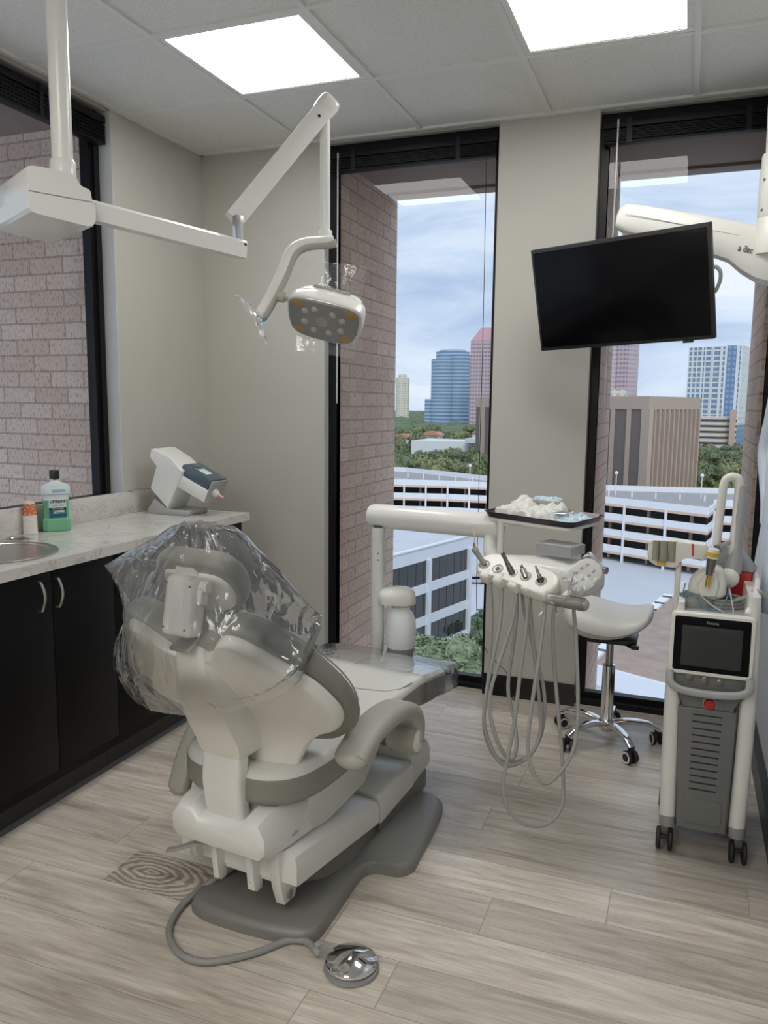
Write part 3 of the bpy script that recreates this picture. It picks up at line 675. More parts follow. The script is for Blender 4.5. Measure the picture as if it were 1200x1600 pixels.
# --- white office building with ribbon windows
t = thing('office_building', 'low white office building with dark ribbon windows and flat roof', 'building', (-30, 80, GZ))
A, B = V3((-22.0, 84.4, 0)), V3((-26.6, 67.0, 0)); d = (B - A).normalized(); n = V3((-d.y, d.x, 0)); n = n if n.x > 0 else -n
back = V3((-10.5, 4.4, 0)).normalized() * 26
zr = -13.0
core = [A - n * 0.3, B - n * 0.3, B + back, A + back]
mb = MB(); mb.prism(core, (0, 0, GZ), (0, 0, zr - 0.25)); mb.build('roof', 'wroof', t)
wallq = [A, B + d * 2, B + d * 2 - n * 0.35, A - n * 0.35]
mb = MB(); mb.prism(wallq, (0, 0, zr - 1.35), (0, 0, zr)); mb.build('fascia', 'wpanel', t)
mb = MB(); mb.prism([A + n * 0.12, B + n * 0.12, B - n * 0.4, A - n * 0.4], (0, 0, zr), (0, 0, zr + 0.14)); mb.build('coping', 'gwhite', t)
for k in range(3):
    z1 = zr - 1.35 - 3.42 * k; mb = MB(); mb.prism([p - n * 0.12 for p in (A, B + d * 2)] + [B + d * 2 - n * 0.3, A - n * 0.3], (0, 0, z1 - 2.42), (0, 0, z1)); w_ = mb.build('window', 'oglass', t)
    for j in range(1, 12):
        q = A + d * (j * 1.5) - n * 0.1; mb = MB(); mb.obox(q + V3((0, 0, z1 - 1.21)), (0.06, 0.06, 2.42), d, n); mb.build('mullion', 'gdark', w_)
    mb = MB(); mb.prism(wallq, (0, 0, z1 - 3.42), (0, 0, z1 - 2.42)); mb.build('spandrel', 'wpanel', t)
for s in (0.0, 8.4, 16.0):
    q = A + d * s; mb = MB(); mb.obox(q + V3((0, 0, zr - 1.3 - 6)), (0.55, 0.5, 12.0), d, n); mb.build('column', 'wpanel', t)
mb = MB(); e2 = back.normalized(); mb.prism([A, A + back, A + back + V3((0, 0.2, 0)), A + V3((0, 0.2, 0))], (0, 0, GZ), (0, 0, zr)); mb.build('end_wall', 'wpanel', t)

# --- brown gravel roof building
t = thing('flat_roof_building', 'low building with brown gravel roof and pale parapet', 'building', (2, 58, GZ))
rp = [V3((-4.9, 50.8, 0)), V3((-0.4, 72.5, 0)), V3((14, 71, 0)), V3((14, 44.0, 0)), V3((4.0, 46.6, 0))]
mb = MB(); mb.prism(rp, (0, 0, -15.4), (0, 0, -15.05)); mb.build('roof', 'gravel', t)
mb = MB(); mb.prism([p + V3((0.03, 0.03, 0)) for p in rp], (0, 0, GZ), (0, 0, -15.4)); mb.build('wall', 'lowwhite', t)
a, b = rp[0], rp[1]; d = (b - a).normalized(); n = V3((-d.y, d.x, 0))
mb = MB(); mb.prism([a, b, b + n * 0.75, a + n * 0.75], (0, 0, -15.6), (0, 0, -14.85)); mb.build('parapet', 'gwhite', t)
for k in range(1, 9):
    mb = MB(); mb.obox(a + d * (k * 2.6) + n * 0.2 + V3((0, 0, -14.8)), (0.14, 0.80, 0.12), d, n); mb.build('parapet_joint', 'gdark', t)
a, b = rp[4], rp[0]; d = (b - a).normalized(); n = V3((d.y, -d.x, 0)); n = n if n.y < 0 else -n
mb = MB(); mb.prism([a, b, b + n * 0.3, a + n * 0.3], (0, 0, -16.2), (0, 0, -14.95)); mb.build('fascia', 'wpanel', t)

# --- tan fin building
t = thing('tan_office_block', 'tan office block with tall vertical fins and dark bays', 'building', (-10, 245, GZ))
K = V3((-10.4, 228.7, 0)); Rr = V3((2.9, 255.4, 0)); Ll = V3((-75, 291, 0)); zt2 = 4.4
dl = (Ll - K).normalized(); dr = (Rr - K).normalized()
q4 = [K, Rr, Rr + (Ll - K), Ll]; ctr = (K + q4[2]) / 2
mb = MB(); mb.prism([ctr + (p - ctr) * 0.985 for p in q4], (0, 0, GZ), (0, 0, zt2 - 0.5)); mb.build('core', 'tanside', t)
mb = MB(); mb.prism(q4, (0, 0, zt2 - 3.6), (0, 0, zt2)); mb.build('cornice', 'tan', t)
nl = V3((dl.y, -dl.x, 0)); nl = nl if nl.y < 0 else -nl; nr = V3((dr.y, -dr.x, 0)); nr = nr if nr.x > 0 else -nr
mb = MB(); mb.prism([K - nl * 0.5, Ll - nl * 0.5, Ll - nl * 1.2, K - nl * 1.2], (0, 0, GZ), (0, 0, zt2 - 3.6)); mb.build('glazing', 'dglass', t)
for s, wd in ((0.9, 3.2), (7.6, 1.5), (14.2, 1.5), (20.8, 1.5), (27.4, 1.5), (34, 1.5), (78, 1.5), (84.6, 3.0)):
    mb = MB(); mb.obox(K + dl * s - nl * 0.5 + V3((0, 0, (GZ + zt2 - 3.5) / 2)), (wd, 1.4, zt2 - 3.5 - GZ), dl, nl); mb.build('pilaster', 'tan', t)
LR = (Rr - K).length
for k in range(12):
    mb = MB(); mb.obox(K + dr * (0.7 + (LR - 1.2) * k / 11) - nr * 0.4 + V3((0, 0, (GZ + zt2 - 3.5) / 2)), (0.75, 1.7, zt2 - 3.5 - GZ), dr, nr); mb.build('fin', 'tan', t)

# --- towers on the skyline
def ngon(cx, cy, rx, ry, n, rot=0.0): return [V3((cx + rx * math.cos(2 * PI * k / n + rot), cy + ry * math.sin(2 * PI * k / n + rot), 0)) for k in range(n)]
t = thing('glass_tower', 'blue banded glass tower with stepped top on the skyline', 'tower', (-258, 890, GZ))
mb = MB(); mb.prism(ngon(-259, 895, 20, 17, 12), (0, 0, GZ), (0, 0, 62)); mb.build('shaft', 'bluet', t)
mb = MB(); mb.prism(ngon(-266, 884, 15, 14, 10), (0, 0, GZ), (0, 0, 53)); mb.build('shoulder', 'bluet', t)
mb = MB(); mb.prism(ngon(-247, 886, 13, 12, 10), (0, 0, GZ), (0, 0, 58)); mb.build('shoulder', 'bluet', t)
mb = MB(); mb.prism(ngon(-259, 895, 15, 12, 12), (0, 0, 62), (0, 0, 64)); mb.build('crown_ring', 'bluet', t)
mb = MB(); mb.prism([V3(p) for p in ((-287, 880, 0), (-278, 878, 0), (-278, 895, 0), (-287, 895, 0))], (0, 0, GZ), (0, 0, 8)); mb.build('low_wing', 'bluet', t)
t = thing('granite_tower', 'rose granite tower with sloped crown beside the blue glass tower', 'tower', (-200, 800, GZ))
q = [V3((-211, 794, 0)), V3((-170, 800, 0)), V3((-170, 840, 0)), V3((-211, 840, 0))]
mb = MB(); mb.prism(q, (0, 0, GZ), (0, 0, 66)); mb.build('shaft', 'pinkt', t)
mb = MB(); c_ = sum(q, V3()) / 4; mb.loft([[p + V3((0, 0, 66)) for p in q], [c_ + (p - c_) * 0.6 + V3((0, 0, 80)) for p in q]]); mb.build('crown', mat('rose_roof', (0.45, 0.27, 0.30), 0.5, var=0.05, scale=0.1), t)
t = thing('granite_tower', 'pale rose tower partly hidden by the television', 'tower', (-60, 740, GZ))
mb = MB(); mb.prism([V3((-85, 737, 0)), V3((-52, 735, 0)), V3((-46, 745, 0)), V3((-46, 770, 0)), V3((-85, 770, 0))], (0, 0, GZ), (0, 0, 100)); mb.build('shaft', 'pinkt2', t)
mb = MB(); mb.prism([V3((-62, 733.5, 0)), V3((-53, 733.5, 0)), V3((-53, 736, 0)), V3((-62, 736, 0))], (0, 0, GZ), (0, 0, 99)); mb.build('window_column', 'pinkt', t)
t = thing('cream_block', 'small cream block in front of the pale rose tower', 'building', (-52, 560, GZ))
mb = MB(); mb.prism([V3((-53, 560, 0)), V3((-40.5, 560, 0)), V3((-40.5, 575, 0)), V3((-53, 575, 0))], (0, 0, GZ), (0, 0, 13)); mb.build('block', 'beiget', t)
t = thing('beige_tower', 'slim beige apartment tower at the edge of the brick pier', 'tower', (-375, 1050, GZ))
mb = MB(); mb.prism(ngon(-377, 1055, 9.5, 9, 8, PI / 8), (0, 0, GZ), (0, 0, 38)); mb.build('shaft', 'beiget', t)
mb = MB(); mb.prism(ngon(-377, 1055, 5.5, 6, 8, PI / 8), (0, 0, 38), (0, 0, 43)); mb.build('crown', 'beiget', t)
t = thing('apartment_tower', 'white and blue gridded apartment tower', 'tower', (18, 550, GZ))
a, b, c_ = V3((-2.2, 545, 0)), V3((27.7, 534.6, 0)), V3((39.5, 582, 0)); dd = a + (c_ - b)
mb = MB(); mb.prism([a, b, c_, dd], (0, 0, -9), (0, 0, 39)); mb.build('shaft', 'aptt', t)
d = (b - a).normalized(); n = V3((d.y, -d.x, 0)); n = n if n.y < 0 else -n
mb = MB(); mb.prism([b + n * 0.05 - d * 8.6, b + n * 0.4 - d * 8.6, b + n * 0.4 - d * 2.4, b + n * 0.05 - d * 2.4], (0, 0, -9), (0, 0, 39.4)); mb.build('glass_bay', 'aptblue', t)
for s, wd in ((0.0, 0.5), (5.2, 0.7), (10.2, 0.7), (15.0, 0.7), (19.4, 0.6), (22.6, 1.3), (29.6, 1.6), (31.5, 0.5)):
    mb = MB(); mb.obox(a + d * s + n * 0.2 + V3((0, 0, 15.2)), (wd, 0.7, 48.6), d, n); mb.build('pilaster', 'gwhite', t)
mb = MB(); d2 = (c_ - b).normalized(); n2 = V3((d2.y, -d2.x, 0)); n2 = n2 if n2.x > 0 else -n2
mb.prism([b + n2 * 0.1, c_ + n2 * 0.1, c_ + n2 * 0.4, b + n2 * 0.4], (0, 0, -9), (0, 0, 39.4)); mb.build('side_wall', 'aptside', t)
mb = MB(); mb.prism([a + n * 1, b + n * 1, c_, dd], (0, 0, GZ), (0, 0, -9)); mb.build('podium', 'aptblue', t)
t = thing('parking_deck', 'distant cream parking deck below the apartment tower', 'parking garage', (14, 490, GZ))
mb = MB(); mb.prism([V3((-2, 489, 0)), V3((16.5, 487, 0)), V3((25.5, 494, 0)), V3((25.5, 520, 0)), V3((-2, 520, 0))], (0, 0, GZ), (0, 0, -3.6)); mb.build('levels', 'deckt', t)
mb = MB(); mb.prism([V3((21.5, 486, 0)), V3((24.5, 486, 0)), V3((24.5, 489, 0)), V3((21.5, 489, 0))], (0, 0, GZ), (0, 0, 0.5)); mb.build('stair_tower', 'lowpink', t)
t = thing('low_building', 'long low white building among the trees', 'building', (-95, 385, GZ))
mb = MB(); mb.prism([V3((-128, 372, 0)), V3((-95, 376, 0)), V3((-95, 400, 0)), V3((-128, 400, 0))], (0, 0, GZ), (0, 0, -16.2)); mb.build('wing', 'lowwhite', t)
mb = MB(); mb.prism([V3((-95, 370, 0)), V3((-72, 374, 0)), V3((-72, 400, 0)), V3((-95, 400, 0))], (0, 0, GZ), (0, 0, -16.6)); mb.build('hall', 'lowpink', t)
mb = MB(); mb.prism([V3((-100, 370, 0)), V3((-70, 374, 0)), V3((-70, 400, 0)), V3((-100, 400, 0))], (0, 0, -16.6), (0, 0, -14.4)); mb.build('roof', 'wroof', t)
for i, (x, y, z, lab) in enumerate(((-168, 470, -17, 'red-roofed house nearest the brick pier'), (-152, 480, -15.5, 'red-roofed house in the middle of the tree belt'), (-130, 520, -15, 'small red-roofed house below the blue tower'))):
    t = thing('house', lab, 'house', (x, y, GZ), 0, 'red-roofed houses among the trees'); mb = MB(); mb.box((x - 5.5, y, GZ), (x + 5.5, y + 9, z - 2)); mb.build('wall', 'lowwhite', t)
    mb = MB(); mb.prism([V3((x - 6.2, y - 1, z - 2.2)), V3((x + 6.2, y - 1, z - 2.2)), V3((x + 3.2, y - 1, z)), V3((x - 3.2, y - 1, z))], (0, 0, 0), (0, 11, 0)); mb.build('roof', 'redroof', t)

# --- parked car
t = thing('car', 'silver car parked beyond the white office building', 'car', (-36.1, 143, GZ + 0.08))
def carp(x, y, z): return V3((-36.1 + x * 0.93 - y * 0.36, 143 + x * 0.36 + y * 0.93, GZ + 0.1 + z))
prof = [(-2.3, 0.35), (-2.35, 0.75), (-1.5, 0.95), (-0.9, 1.5), (1.2, 1.55), (2.1, 1.0), (2.3, 0.8), (2.3, 0.35)]
mb = MB(); mb.loft([[carp(x, y, z) for x, z in prof] for y in (-0.9, -0.85, 0.85, 0.9)]); mb.build('body', 'carpaint', t)
gp = [(-1.35, 0.98), (-0.85, 1.42), (1.1, 1.46), (1.85, 1.02)]
mb = MB(); mb.loft([[carp(x, y, z) for x, z in gp] for y in (-0.92, 0.92)]); mb.build('window', 'screen', t)
for x in (-1.4, 1.45):
    for y in (-0.82, 0.82):
        mb = MB(); mb.cyl(carp(x, y - 0.12, 0.28), carp(x, y + 0.12, 0.28), 0.33, n=14); mb.build('wheel', 'rubber', t)

# --- trees
def crown_bm(rad, hgt, nq, qs, lumps, seed, core=True):
    rnd = random.Random(seed); mb = MB(); bm = mb.bm; cs = []
    for k in range(lumps):
        a = rnd.uniform(0, 2 * PI); r = rad * (0.62 * math.sqrt(rnd.random())); z = rnd.uniform(-0.30, 0.36) * hgt
        cs.append((V3((r * math.cos(a), r * math.sin(a), z)), rad * rnd.uniform(0.34, 0.55), hgt * rnd.uniform(0.24, 0.36)))
    if core:
        for c, r, h in cs: mb.ellipsoid(c, (r * 0.86, r * 0.86, h * 0.86), 8, 6)
    for i in range(nq):
        c, r, h = rnd.choice(cs); d = V3((rnd.gauss(0, 1), rnd.gauss(0, 1), rnd.gauss(0, 1))).normalized()
        p = c + V3((d.x * r, d.y * r, d.z * h)) * rnd.uniform(0.85, 1.08)
        n = (d + V3((rnd.gauss(0, .5), rnd.gauss(0, .5), rnd.gauss(0, .5)))).normalized(); x, y, _ = frame_of(n, (0.3, 0.2, 0.9)); s = qs * rnd.uniform(0.6, 1.4)
        th = rnd.uniform(0, PI); x, y = x * math.cos(th) + y * math.sin(th), y * math.cos(th) - x * math.sin(th)
        bm.faces.new([bm.verts.new(p + x * s), bm.verts.new(p + y * s * 0.5), bm.verts.new(p - x * s), bm.verts.new(p - y * s * 0.5)])
    return mb
KINDS = [('leafa', 'mid green oak tree in the belt beyond the garage'), ('leafb', 'dark green oak tree in the belt beyond the garage'), ('leafc', 'bright yellow-green tree in the belt beyond the garage'), ('leafa', 'broad olive green tree in the belt beyond the garage')]
protos = []
for i, (lm, lab) in enumerate(KINDS):
    t = thing('tree', lab, 'tree', (0, 0, 0), 0, 'trees beyond the garage')
    c = crown_bm(6.2 + i % 2, 9.5, 900, 0.62, 11, 40 + i).build('crown', lm, t, world=False, double=False); c.location = (0, 0, 9.5)
    mb = MB(); mb.tube([(0, 0, 0), (0.15, 0, 4), (0, 0.1, 9)], [0.45, 0.36, 0.2], 7); mb.build('trunk', 'bark', t, world=False)
    protos.append(t)
def place_tree(k, x, y, s, rz, first=[True] * 4):
    o = protos[k]
    if first[k]: first[k] = False; r = o
    else:
        r = o.copy(); C.objects.link(r)
        for ch in list(o.children):
            c = ch.copy(); C.objects.link(c); c.parent = r
    r.location = (x, y, GZ); r.rotation_euler = (0, 0, rz); r.scale = (s, s, s * 1.02)
rt = random.Random(5)
y = 238.0
while y < 640:
    step = 11 + (y - 238) * 0.022
    for lo, hi in ((-0.372, -0.235), (0.005, 0.082)):
        x = lo * y + rt.uniform(0, 6)
        while x < hi * y:
            xx, yy = x + rt.uniform(-2, 2), y + rt.uniform(-4, 4)
            skip = (-131 < xx < -66 and 352 < yy < 408) or (-8 < xx < 45 and yy > 478) or (lo > 0 and yy < 262) or (lo < 0 and yy < 232 - (xx + 50) * 0.5) or (lo < 0 and yy > 455 and rt.random() < 0.25)
            if not skip:
                k = rt.choice((0, 0, 1, 1, 1, 2, 3, 3))
                place_tree(k, xx, yy, rt.uniform(0.78, 1.12) * (0.9 if 330 < yy < 400 and lo < 0 else 1.0), rt.uniform(0, 6.28))
            x += rt.uniform(9, 13) * (1 + (y - 238) / 900)
    y += step
# far band of trees nobody could count
mb = MB(); rnd = random.Random(3)
for k in range(420):
    yy = rnd.uniform(660, 1900); xx = rnd.uniform(-0.40, 0.13) * yy; s = rnd.uniform(9, 17)
    if any(abs(xx - tx_) < 42 and abs(yy - ty_) < 45 for tx_, ty_ in ((-258, 890), (-190, 817), (-65, 752), (-377, 1055))): continue
    mb.ellipsoid((xx, yy, GZ + 8), (s, s * 0.8, rnd.uniform(7, 11)), 7, 5)
tag(mb.build('treeline', 'leafb', double=False), 'far hazy band of green trees along the skyline', 'trees', kind='stuff')
# feathery trees just below, and a hedge
for i, (x, yy, z, s, lab) in enumerate(((-19.0, 64.0, -22.2, 1.0, 'pale feathery tree below the water bottle'), (-15.6, 66.0, -22.8, 0.95, 'pale feathery tree under the window right edge'), (-22.8, 66.5, -22.0, 0.9, 'pale feathery tree in front of the white office building'))):
    t = thing('tree', lab, 'tree', (x, yy, GZ)); c = crown_bm(3.6 * s, 5.6 * s, 5200, 0.23, 14, 90 + i).build('crown', 'leafd', t, world=False, double=False); c.location = (0, 0, z - GZ)
    mb = MB(); mb.tube([(0, 0, 0), (0.1, 0, 4), (0, 0, 9)], [0.22, 0.18, 0.1], 7); mb.build('trunk', 'bark', t, world=False)
t = thing('hedge', 'dark green hedge at the end of the white office building', 'hedge', (-27, 108, GZ)); c = crown_bm(4.2, 4.5, 2600, 0.3, 16, 77).build('foliage', 'leafb', t, world=False, double=False); c.location = (-0.5, 0, 1.6); c.scale = (1.1, 0.8, 1)
t = thing('hedge', 'low dark shrub bed at the foot of the white office building', 'hedge', (-20.6, 86, GZ)); c = crown_bm(2.6, 2.6, 1500, 0.2, 10, 78).build('foliage', 'leafb', t, world=False, double=False); c.location = (0.2, 0, 7.0)
t = thing('hedge', 'green planting strip along the pale parapet of the gravel roof', 'hedge', (-9, 62, GZ)); c = crown_bm(3.0, 2.6, 3200, 0.22, 18, 79).build('foliage', 'leafb', t, world=False, double=False); c.location = (1.2, 0, 13.4); c.scale = (0.55, 2.6, 1); c.rotation_euler = (0, 0, math.radians(-11))
mb = MB(); mb.box((-10.2, 52, GZ), (-5.9, 74, GZ + 12.4)); mb.build('planter_wall', 'lowwhite', t)
# ================================================================== COUNTER AND CABINETS
CZ, CX0, CX1, CY1 = 0.908, XL, -1.978, 3.340
def ellipse(cx, cy, rx, ry, n=40): return [(cx + rx * math.cos(2 * PI * k / n), cy + ry * math.sin(2 * PI * k / n)) for k in range(n)]
SC, SR = (-2.245, 2.05), (0.195, 0.20)       # sink bowl
RC, RR = (-2.388, 2.300), 0.052              # chute ring
t = thing('countertop', 'white veined quartz countertop with low backsplash over black cabinets', 'countertop', (-2.23, 2.1, CZ - 0.036))
# slab with the sink hole: stitched ring of quads round the ellipse, plus side strips
mb = MB(); bm = mb.bm
def slab_with_hole(x0, x1, y0, y1, z0, z1, c, r, n=48):
    outer = []
    for k in range(n):
        a = 2 * PI * k / n; dx, dy = math.cos(a), math.sin(a)
        s = min(((x1 - c[0]) / dx if dx > 1e-9 else (x0 - c[0]) / dx if dx < -1e-9 else 1e9), ((y1 - c[1]) / dy if dy > 1e-9 else (y0 - c[1]) / dy if dy < -1e-9 else 1e9))
        outer.append((c[0] + dx * s, c[1] + dy * s))
    for cx_, cy_ in ((x0, y0), (x0, y1), (x1, y0), (x1, y1)):
        k = min(range(n), key=lambda i: (outer[i][0] - cx_) ** 2 + (outer[i][1] - cy_) ** 2); outer[k] = (cx_, cy_)
    inner = ellipse(c[0], c[1], r[0], r[1], n)
    T = [[bm.verts.new((p[0], p[1], z)) for p in q] for q, z in ((outer, z1), (inner, z1), (inner, z0), (outer, z0))]
    for a, b in zip(T, T[1:] + T[:1]):
        for i in range(n): mb.face([a[i], a[(i + 1) % n], b[(i + 1) % n], b[i]])
slab_with_hole(CX0, CX1, 1.75, 2.34, CZ - 0.036, CZ, SC, (SR[0] - 0.006, SR[1] - 0.006))
mb.box((CX0, 0.6, CZ - 0.036), (CX1, 1.75, CZ)); mb.box((CX0, 2.34, CZ - 0.036), (CX1, CY1, CZ))
mb.build('slab', 'quartz', t, sharp=20)
mb = MB(); mb.box((CX0, 0.6, CZ), (CX0 + 0.02, 3.262, 1.016), 0.002); mb.build('backsplash', 'quartz', t)

t = thing('sink', 'round stainless steel sink set into the white countertop', 'sink', (SC[0], SC[1], CZ))
mb = MB(); mb.lathe([(1.0, 0.001), (1.0, 0.004), (0.985, 0.006), (0.90, 0.004), (0.89, -0.002), (0.86, -0.07), (0.78, -0.125), (0.55, -0.15), (0.2, -0.155), (0.12, -0.156)], (SC[0], SC[1], CZ), n=56)
for v in mb.bm.verts: v.co.x = SC[0] + (v.co.x - SC[0]) * (SR[0] + 0.016); v.co.y = SC[1] + (v.co.y - SC[1]) * (SR[1] + 0.016)
mb.build('bowl', 'steel', t)
mb = MB(); mb.lathe([(0.03, 0.0), (0.03, 0.004), (0.01, 0.005), (0.001, 0.003)], (SC[0], SC[1], CZ - 0.154), n=24); mb.build('drain', 'chrome', t)
t = thing('waste_chute_ring', 'small chrome ring set in the countertop behind the sink', 'waste chute', (RC[0], RC[1], CZ))
mb = MB(); mb.lathe([(RR + 0.006, 0.0), (RR + 0.006, 0.004), (RR, 0.006), (RR - 0.008, 0.004), (RR - 0.010, 0.0005), (0.001, 0.0005)], (RC[0], RC[1], CZ), n=40); mb.build('ring', 'chrome', t)
mb = MB(); mb.lathe([(RR - 0.011, 0.001), (RR - 0.02, 0.0022), (0.001, 0.002)], (RC[0], RC[1], CZ), n=40); mb.build('flap', 'darksteel', t)

# cabinets: each unit a thing
DX = -2.0
def handle(parent, pts):
    mb = MB(); mb.tube(spline(pts, 6), 0.0048, 8); mb.build('handle', 'nickel', parent)
def arc_handle_v(x, y, z0, z1, bow):
    return [(x, y, z0), (x + 0.012, y, z0 + 0.004), (x + bow, y, z0 + (z1 - z0) * 0.3), (x + bow + 0.003, y, (z0 + z1) / 2), (x + bow, y, z0 + (z1 - z0) * 0.7), (x + 0.012, y, z1 - 0.004), (x, y, z1)]
def cabinet(y0, y1, lab):
    t = thing('base_cabinet', lab, 'cabinet', (-2.25, (y0 + y1) / 2, 0), 0, 'black base cabinets under the countertop')
    mb = MB(); mb.box((XL + 0.002, y0 + 0.001, 0.105), (DX - 0.02, y1 - 0.001, CZ - 0.037)); mb.build('carcass', 'cabinet', t)
    mb = MB(); mb.box((XL + 0.002, y0 + 0.001, 0.0), (DX - 0.068, y1 - 0.001, 0.148)); mb.build('toe_kick', 'kick', t)
    mb = MB(); mb.prism([(DX - 0.068, y0 + 0.001, 0.0), (DX - 0.054, y0 + 0.001, 0.0), (DX - 0.060, y0 + 0.001, 0.008), (DX - 0.068, y0 + 0.001, 0.014)], (0, 0, 0), (0, y1 - y0 - 0.002, 0)); mb.build('cove_strip', mat('grey_cove_strip', (0.05, 0.05, 0.052), 0.4, var=0), t)
    return t
def front(parent, y0, y1, z0, z1, name):
    mb = MB(); mb.box((DX - 0.02, y0 + 0.0015, z0 + 0.0015), (DX, y1 - 0.0015, z1 - 0.0015), 0.002); return mb.build(name, 'cabinet', parent)
ZB, ZT = 0.150, 0.869
for y0, y1, ya, lab in ((0.65, 1.437, None, 'black base cabinet nearest the viewer'), (1.437, 1.75, None, 'narrow black base cabinet at the near side of the sink')):
    t = cabinet(y0, y1, lab); d = front(t, y0, y1, ZB, ZT, 'door')
t = cabinet(1.75, 2.376, 'black two-door cabinet under the sink with a pair of bow handles')
d = front(t, 1.75, 2.063, ZB, ZT, 'door'); handle(d, arc_handle_v(DX, 2.003, 0.737, 0.838, 0.024))
d = front(t, 2.063, 2.376, ZB, ZT, 'door'); handle(d, arc_handle_v(DX, 2.083, 0.735, 0.836, 0.024))
t = cabinet(2.376, 2.84, 'black drawer cabinet beside the sink cabinet')
for z0, z1 in ((0.786, ZT), (0.697, 0.786), (0.353, 0.697), (ZB, 0.353)): front(t, 2.376, 2.84, z0, z1, 'drawer')
t = cabinet(2.84, 3.302, 'black end cabinet with one bow handle by the back wall'); d = front(t, 2.84, 3.302, ZB, ZT, 'door'); handle(d, arc_handle_v(DX, 3.235, 0.722, 0.828, 0.024))

# ------------------------------------------------------------------ mouthwash bottle (two labels face the room)
BX, BY = -2.418, 2.535
ba = math.radians(-32)   # broad face turned towards the room
bx, by = V3((math.cos(ba), math.sin(ba), 0)), V3((-math.sin(ba), math.cos(ba), 0))
# broad axis = bw_, thin axis = bn_ (faces the viewer)
bn_ = V3((0.78, -0.62, 0)).normalized(); bw_ = V3((0.62, 0.78, 0)).normalized()
t = thing('mouthwash_bottle', 'clear mouthwash bottle half full of green liquid with a black cap', 'bottle', (BX, BY, CZ))
def bring(hw, ht, z, ch=0.38):
    o = []
    for a, b in ((1, 1 - ch), (1 - ch * 0.75, 1), (-1 + ch * 0.75, 1), (-1, 1 - ch), (-1, -1 + ch), (-1 + ch * 0.75, -1), (1 - ch * 0.75, -1), (1, -1 + ch)):
        o.append(V3((BX, BY, CZ + z)) + bw_ * (hw * a) + bn_ * (ht * b))
    return o
def bottle_part(secs, name, m):
    mb = MB(); mb.loft([bring(*s) for s in secs]); return mb.build(name, m, t, sharp=30)
bottle_part([(0.050, 0.032, 0.001), (0.054, 0.036, 0.008), (0.054, 0.036, 0.048), (0.051, 0.033, 0.053), (0.048, 0.031, 0.056), (0.048, 0.031, 0.128)], 'liquid', 'liquid')
bottle_part([(0.048, 0.031, 0.1285), (0.048, 0.031, 0.150), (0.054, 0.036, 0.155), (0.0545, 0.036, 0.180), (0.050, 0.033, 0.192), (0.020, 0.018, 0.203), (0.016, 0.016, 0.207), (0.016, 0.016, 0.218)], 'shoulder', 'clearplastic')
mb = MB(); mb.lathe([(0.0185, 0.212), (0.0195, 0.214), (0.0195, 0.246), (0.0175, 0.250), (0.001, 0.2505)], (BX, BY, CZ), n=28); mb.lathe([(0.0185, 0.2118), (0.001, 0.2119)], (BX, BY, CZ), n=28); mb.build('cap', 'capblack', t)
def on_bottle(u, z, off=0.0335): return V3((BX, BY, CZ + z)) + bw_ * u + bn_ * off
def plate_on(u0, u1, z0, z1, off, name, m, par):
    mb = MB(); c = on_bottle((u0 + u1) / 2, (z0 + z1) / 2, off); mb.obox(c, (u1 - u0, z1 - z0, 0.0008), bw_, (0, 0, 1), 0.0002, 1); return mb.build(name, m, par)
lb = plate_on(-0.030, 0.036, 0.0575, 0.140, 0.0322, 'label', 'labelwhite', t)
plate_on(-0.030, 0.036, 0.0575, 0.090, 0.0331, 'label_band', 'labelblue', lb); plate_on(-0.030, 0.036, 0.090, 0.0985, 0.0331, 'label_stripe', 'ink', lb)
up = (0, 0, 1)
text('lettering', 'LISTERINE', 0.0165, on_bottle(0.004, 0.1235, 0.0335), bw_, up, 'ink', lb, bold=True, width=0.060)
text('lettering', 'COOL MINT', 0.0105, on_bottle(0.004, 0.1075, 0.0335), bw_, up, 'inkteal', lb, width=0.052)
text('lettering', 'ZERO ALCOHOL', 0.007, on_bottle(0.004, 0.0943, 0.0340), bw_, up, 'inkwhite', lb, width=0.046)
for z in (0.086, 0.081, 0.076): plate_on(-0.014, 0.028, z - 0.0011, z + 0.0011, 0.0336, 'lettering', 'inkwhite', lb)
lb = plate_on(-0.030, 0.044, 0.158, 0.177, 0.0362, 'label', 'labelwhite', t)
for z in (0.172, 0.1675, 0.163): plate_on(-0.016, 0.034, z - 0.0011, z + 0.0011, 0.0370, 'lettering', 'blueplastic', lb)

# ------------------------------------------------------------------ stack of paper cups, each cup its own thing
KX, KY = -2.447, 2.425
M['rimwhite'] = mat('cup_rim', (0.66, 0.63, 0.57), 0.6, var=0)
def cup(i, z, top):
    lab = 'paper cup with orange print on top of the stack beside the mouthwash' if top else 'nested white paper cup in the stack beside the mouthwash, only its rim band showing'
    t = thing('paper_cup', lab, 'paper cup', (KX, KY, z), 0, 'stacked paper cups'); h, r0, r1 = 0.060, 0.026, 0.0195
    mb = MB(); mb.lathe([(r0 + 0.0012, 0), (r0 + 0.0018, 0.0015), (r0 + 0.0012, 0.003), (r0 + 0.0002, 0.0035), (r1, h), (r1 - 0.001, h - 0.0005), (r1 - 0.001, h - 0.006), (0.001, h - 0.006)], (KX, KY, z), n=28); mb.build('cup_wall', 'paper' if not top else 'rimwhite', t)
    if top:
        mb = MB(); mb.lathe([(r0 + 0.0002 - 0.0001 + 0.0006, 0.007), (r1 + (r0 - r1) * 0.14 + 0.0006, h - 0.010)], (KX, KY, z), n=28)
        mb.loft([[V3((KX + (r0 + 0.0006 - (r0 - r1) * q) * math.cos(a * PI / 14), KY + (r0 + 0.0006 - (r0 - r1) * q) * math.sin(a * PI / 14), z + 0.004 + (h - 0.013) * q)) for a in range(28)] for q in (0.0, 0.5, 1.0)], True, False, False)
        b = mb.build('print_band', cupprint, t)
